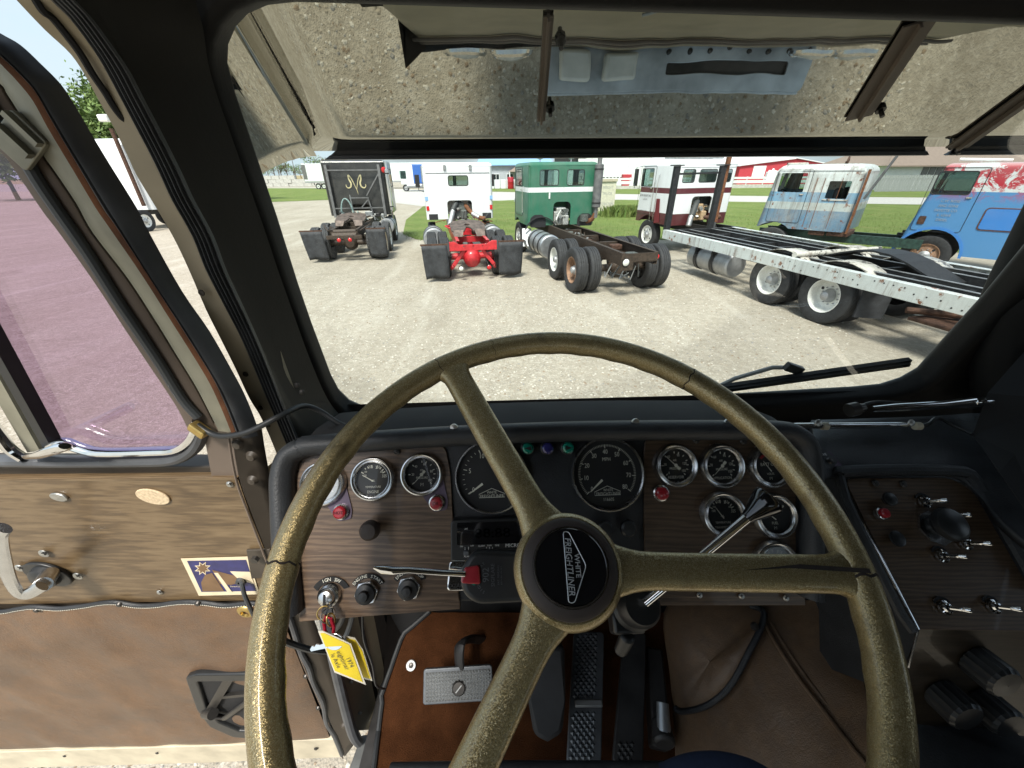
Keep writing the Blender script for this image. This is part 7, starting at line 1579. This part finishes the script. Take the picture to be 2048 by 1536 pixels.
# reflector stake in the lawn
p = G(1028, 404); m = MB(); m.bar(p, p+V((.35, .2, 1.0)), .08, .03); o = m.build('marker_stake', 'dull_aluminium', None, 0, .005); tag(o, 'thin grey marker stake leaning in the lawn by the road', 'stake')
# utility poles and wires on the left
for px_ in (557, 590): 
    p = onY(px_, 345, 170); m = MB(); m.cyl((p.x, 170, 0), (p.x, 170, 8.2), .16, .1, 8); m.bar((p.x-1, 170, 7.4), (p.x+1, 170, 7.4), .12, .12); o = m.build('utility_pole', 'bark', None); tag(o, 'thin utility pole on the far horizon, ' + ('left one' if px_ == 557 else 'right one'), 'pole')
# ---------------------------------------------------------------- trees
def tree(x, y, h, r, leaf, label, nl=900, seed=1, fine=1.0):
    random.seed(seed); e = empty('tree', (x, y, 0), random.random()*6, label, 'tree', 'trees along the horizon' if 'treeline' in label else None)
    m = MB(); m.tube([(0, 0, 0), (.1, .05, h*.3), (0, .1, h*.6), (.05, 0, h*.9)], [h*.03, h*.022, h*.014, h*.004], 8)
    tips = []
    for k in range(9):
        a = random.random()*6.28; z = h*random.uniform(.25, .6); q = V((r*random.uniform(.4, .85)*math.cos(a), r*random.uniform(.4, .85)*math.sin(a), z+h*random.uniform(.12, .35))); m.tube([(0, .05, z), (q.x*.5, q.y*.5, z+(q.z-z)*.6), q], [h*.012, h*.008, h*.003], 6); tips.append(q)
    m.build('trunk', 'bark', e); tips += [V((0, 0, h*.85)), V((0, 0, h*.65))]+[V((random.gauss(0, r*.45), random.gauss(0, r*.45), h*random.uniform(.35, .92))) for _ in range(10)]
    m = MB(); s = h*.035*fine
    for k in range(nl):
        c_ = random.choice(tips); p = c_+V((random.gauss(0, r*.22), random.gauss(0, r*.22), random.gauss(0, h*.07)));
        if p.z < h*.12: continue
        q = M.Rotation(random.random()*6.28, 3, V((random.random()-.5, random.random()-.5, random.random()-.5)).normalized()); k_ = s*random.uniform(.6, 1.5)
        m.add([p+q @ V((-k_, 0, 0)), p+q @ V((0, -k_*.5, 0)), p+q @ V((k_, 0, 0)), p+q @ V((0, k_*.5, 0))], [(0, 1, 2, 3)], None, random.choice((0, 0, 1)))
    m.build('crown', [leaf, 'leaf' if leaf != 'leaf' else 'leaf_pale'], e, 0, clean=False); return e
ORD = ('first second third fourth fifth sixth seventh eighth ninth tenth eleventh twelfth thirteenth fourteenth fifteenth sixteenth seventeenth eighteenth nineteenth').split()
k = 0
for px_ in range(470, 700, 13):
    k += 1; Y = 260+(k*37) % 60; p = onY(px_, 345, Y); tree(p.x, Y, random.uniform(8, 12.5), 4.5, ('leaf_bare', 'leaf_pale', 'leaf')[k % 3], ('bare brown', 'pale green', 'darker green')[k % 3]+' spring tree of the distant treeline, '+ORD[k-1]+' from the left', 420, k)
tree(-31, 36, 9.0, 3.4, 'leaf_pale', 'bright green tree behind the white truck left of the pillar', 9000, 91, fine=.45); tree(-33, 48, 8, 3.5, 'leaf', 'darker green tree further right in the pillar gap', 2200, 92)
tree(-62, 54, 8, 5, 'leaf', 'dense dark tree seen through the violet door glass', 2600, 93); tree(-75, 50, 8, 5, 'leaf', 'wide dark tree at the far left through the glass', 2600, 94)
# ---------------------------------------------------------------- white truck beyond the open door
t = empty('white_truck', (-20.1, 23.2, 0), R(-6), 'white conventional truck seen between the open door and the pillar', 'truck')
me = rbox(2.3, -.6, 1.6, 1.0, 4.25, .22, .45, .7); me.materials.append(MATS['van_white']); o = bpy.data.objects.new('cab', me); col.objects.link(o); me.shade_smooth(); me.set_sharp_from_angle(angle=R(40)); o.parent = t; c = o
m = MB(); m.plate(rect(.5, 1.2, 2.6, 3.4, .12), [], .02, 0, AXX @ M.Translation((0, 0, 1.155))); g_ = m.build('window', 'dark_glass', c, 0); m = MB(); m.plate(rect(-.4, .3, 2.7, 3.3, .1), [], .02, 0, AXX @ M.Translation((0, 0, 1.155))); m.build('window', 'dark_glass', c, 0)
me = rbox(2.1, .9, 3.0, .7, 2.05, .3, .35, .2); me.materials.append(MATS['van_white']); me.shade_smooth(); me.set_sharp_from_angle(angle=R(40)); o = bpy.data.objects.new('hood', me); col.objects.link(o); o.parent = t
for y in (-1.2, 2.1): wheel(t, 1.0, y, 'white_rim', 'rib', False, 1); wheel(t, -1.0, y, 'white_rim', 'rib', False, -1)
rails(t, -2.0, 2.0, .98, .25, mat='black_steel'); m = MB(); m.bar((1.0, -.2, 4.2), (1.0, -.2, 5.0), .3, .4); m.bar((.9, -1.0, 5.0), (.9, 1.4, 5.2), .5, .3); m.build('roof_fairing', 'white_rim', t, 0, .06); m = MB(); m.cyl((.95, -.8, 1.2), (.95, -.8, 4.6), .09, None, 12); m.build('exhaust_stack', 'rusty_steel', t)
m = MB(); m.cyl((1.1, .6, 2.4), (1.5, .8, 2.4), .02, None, 8); m.box((1.5, .8, 2.6), (.08, .22, .5)); m.build('side_mirror', 'van_white', c, 0, .02)
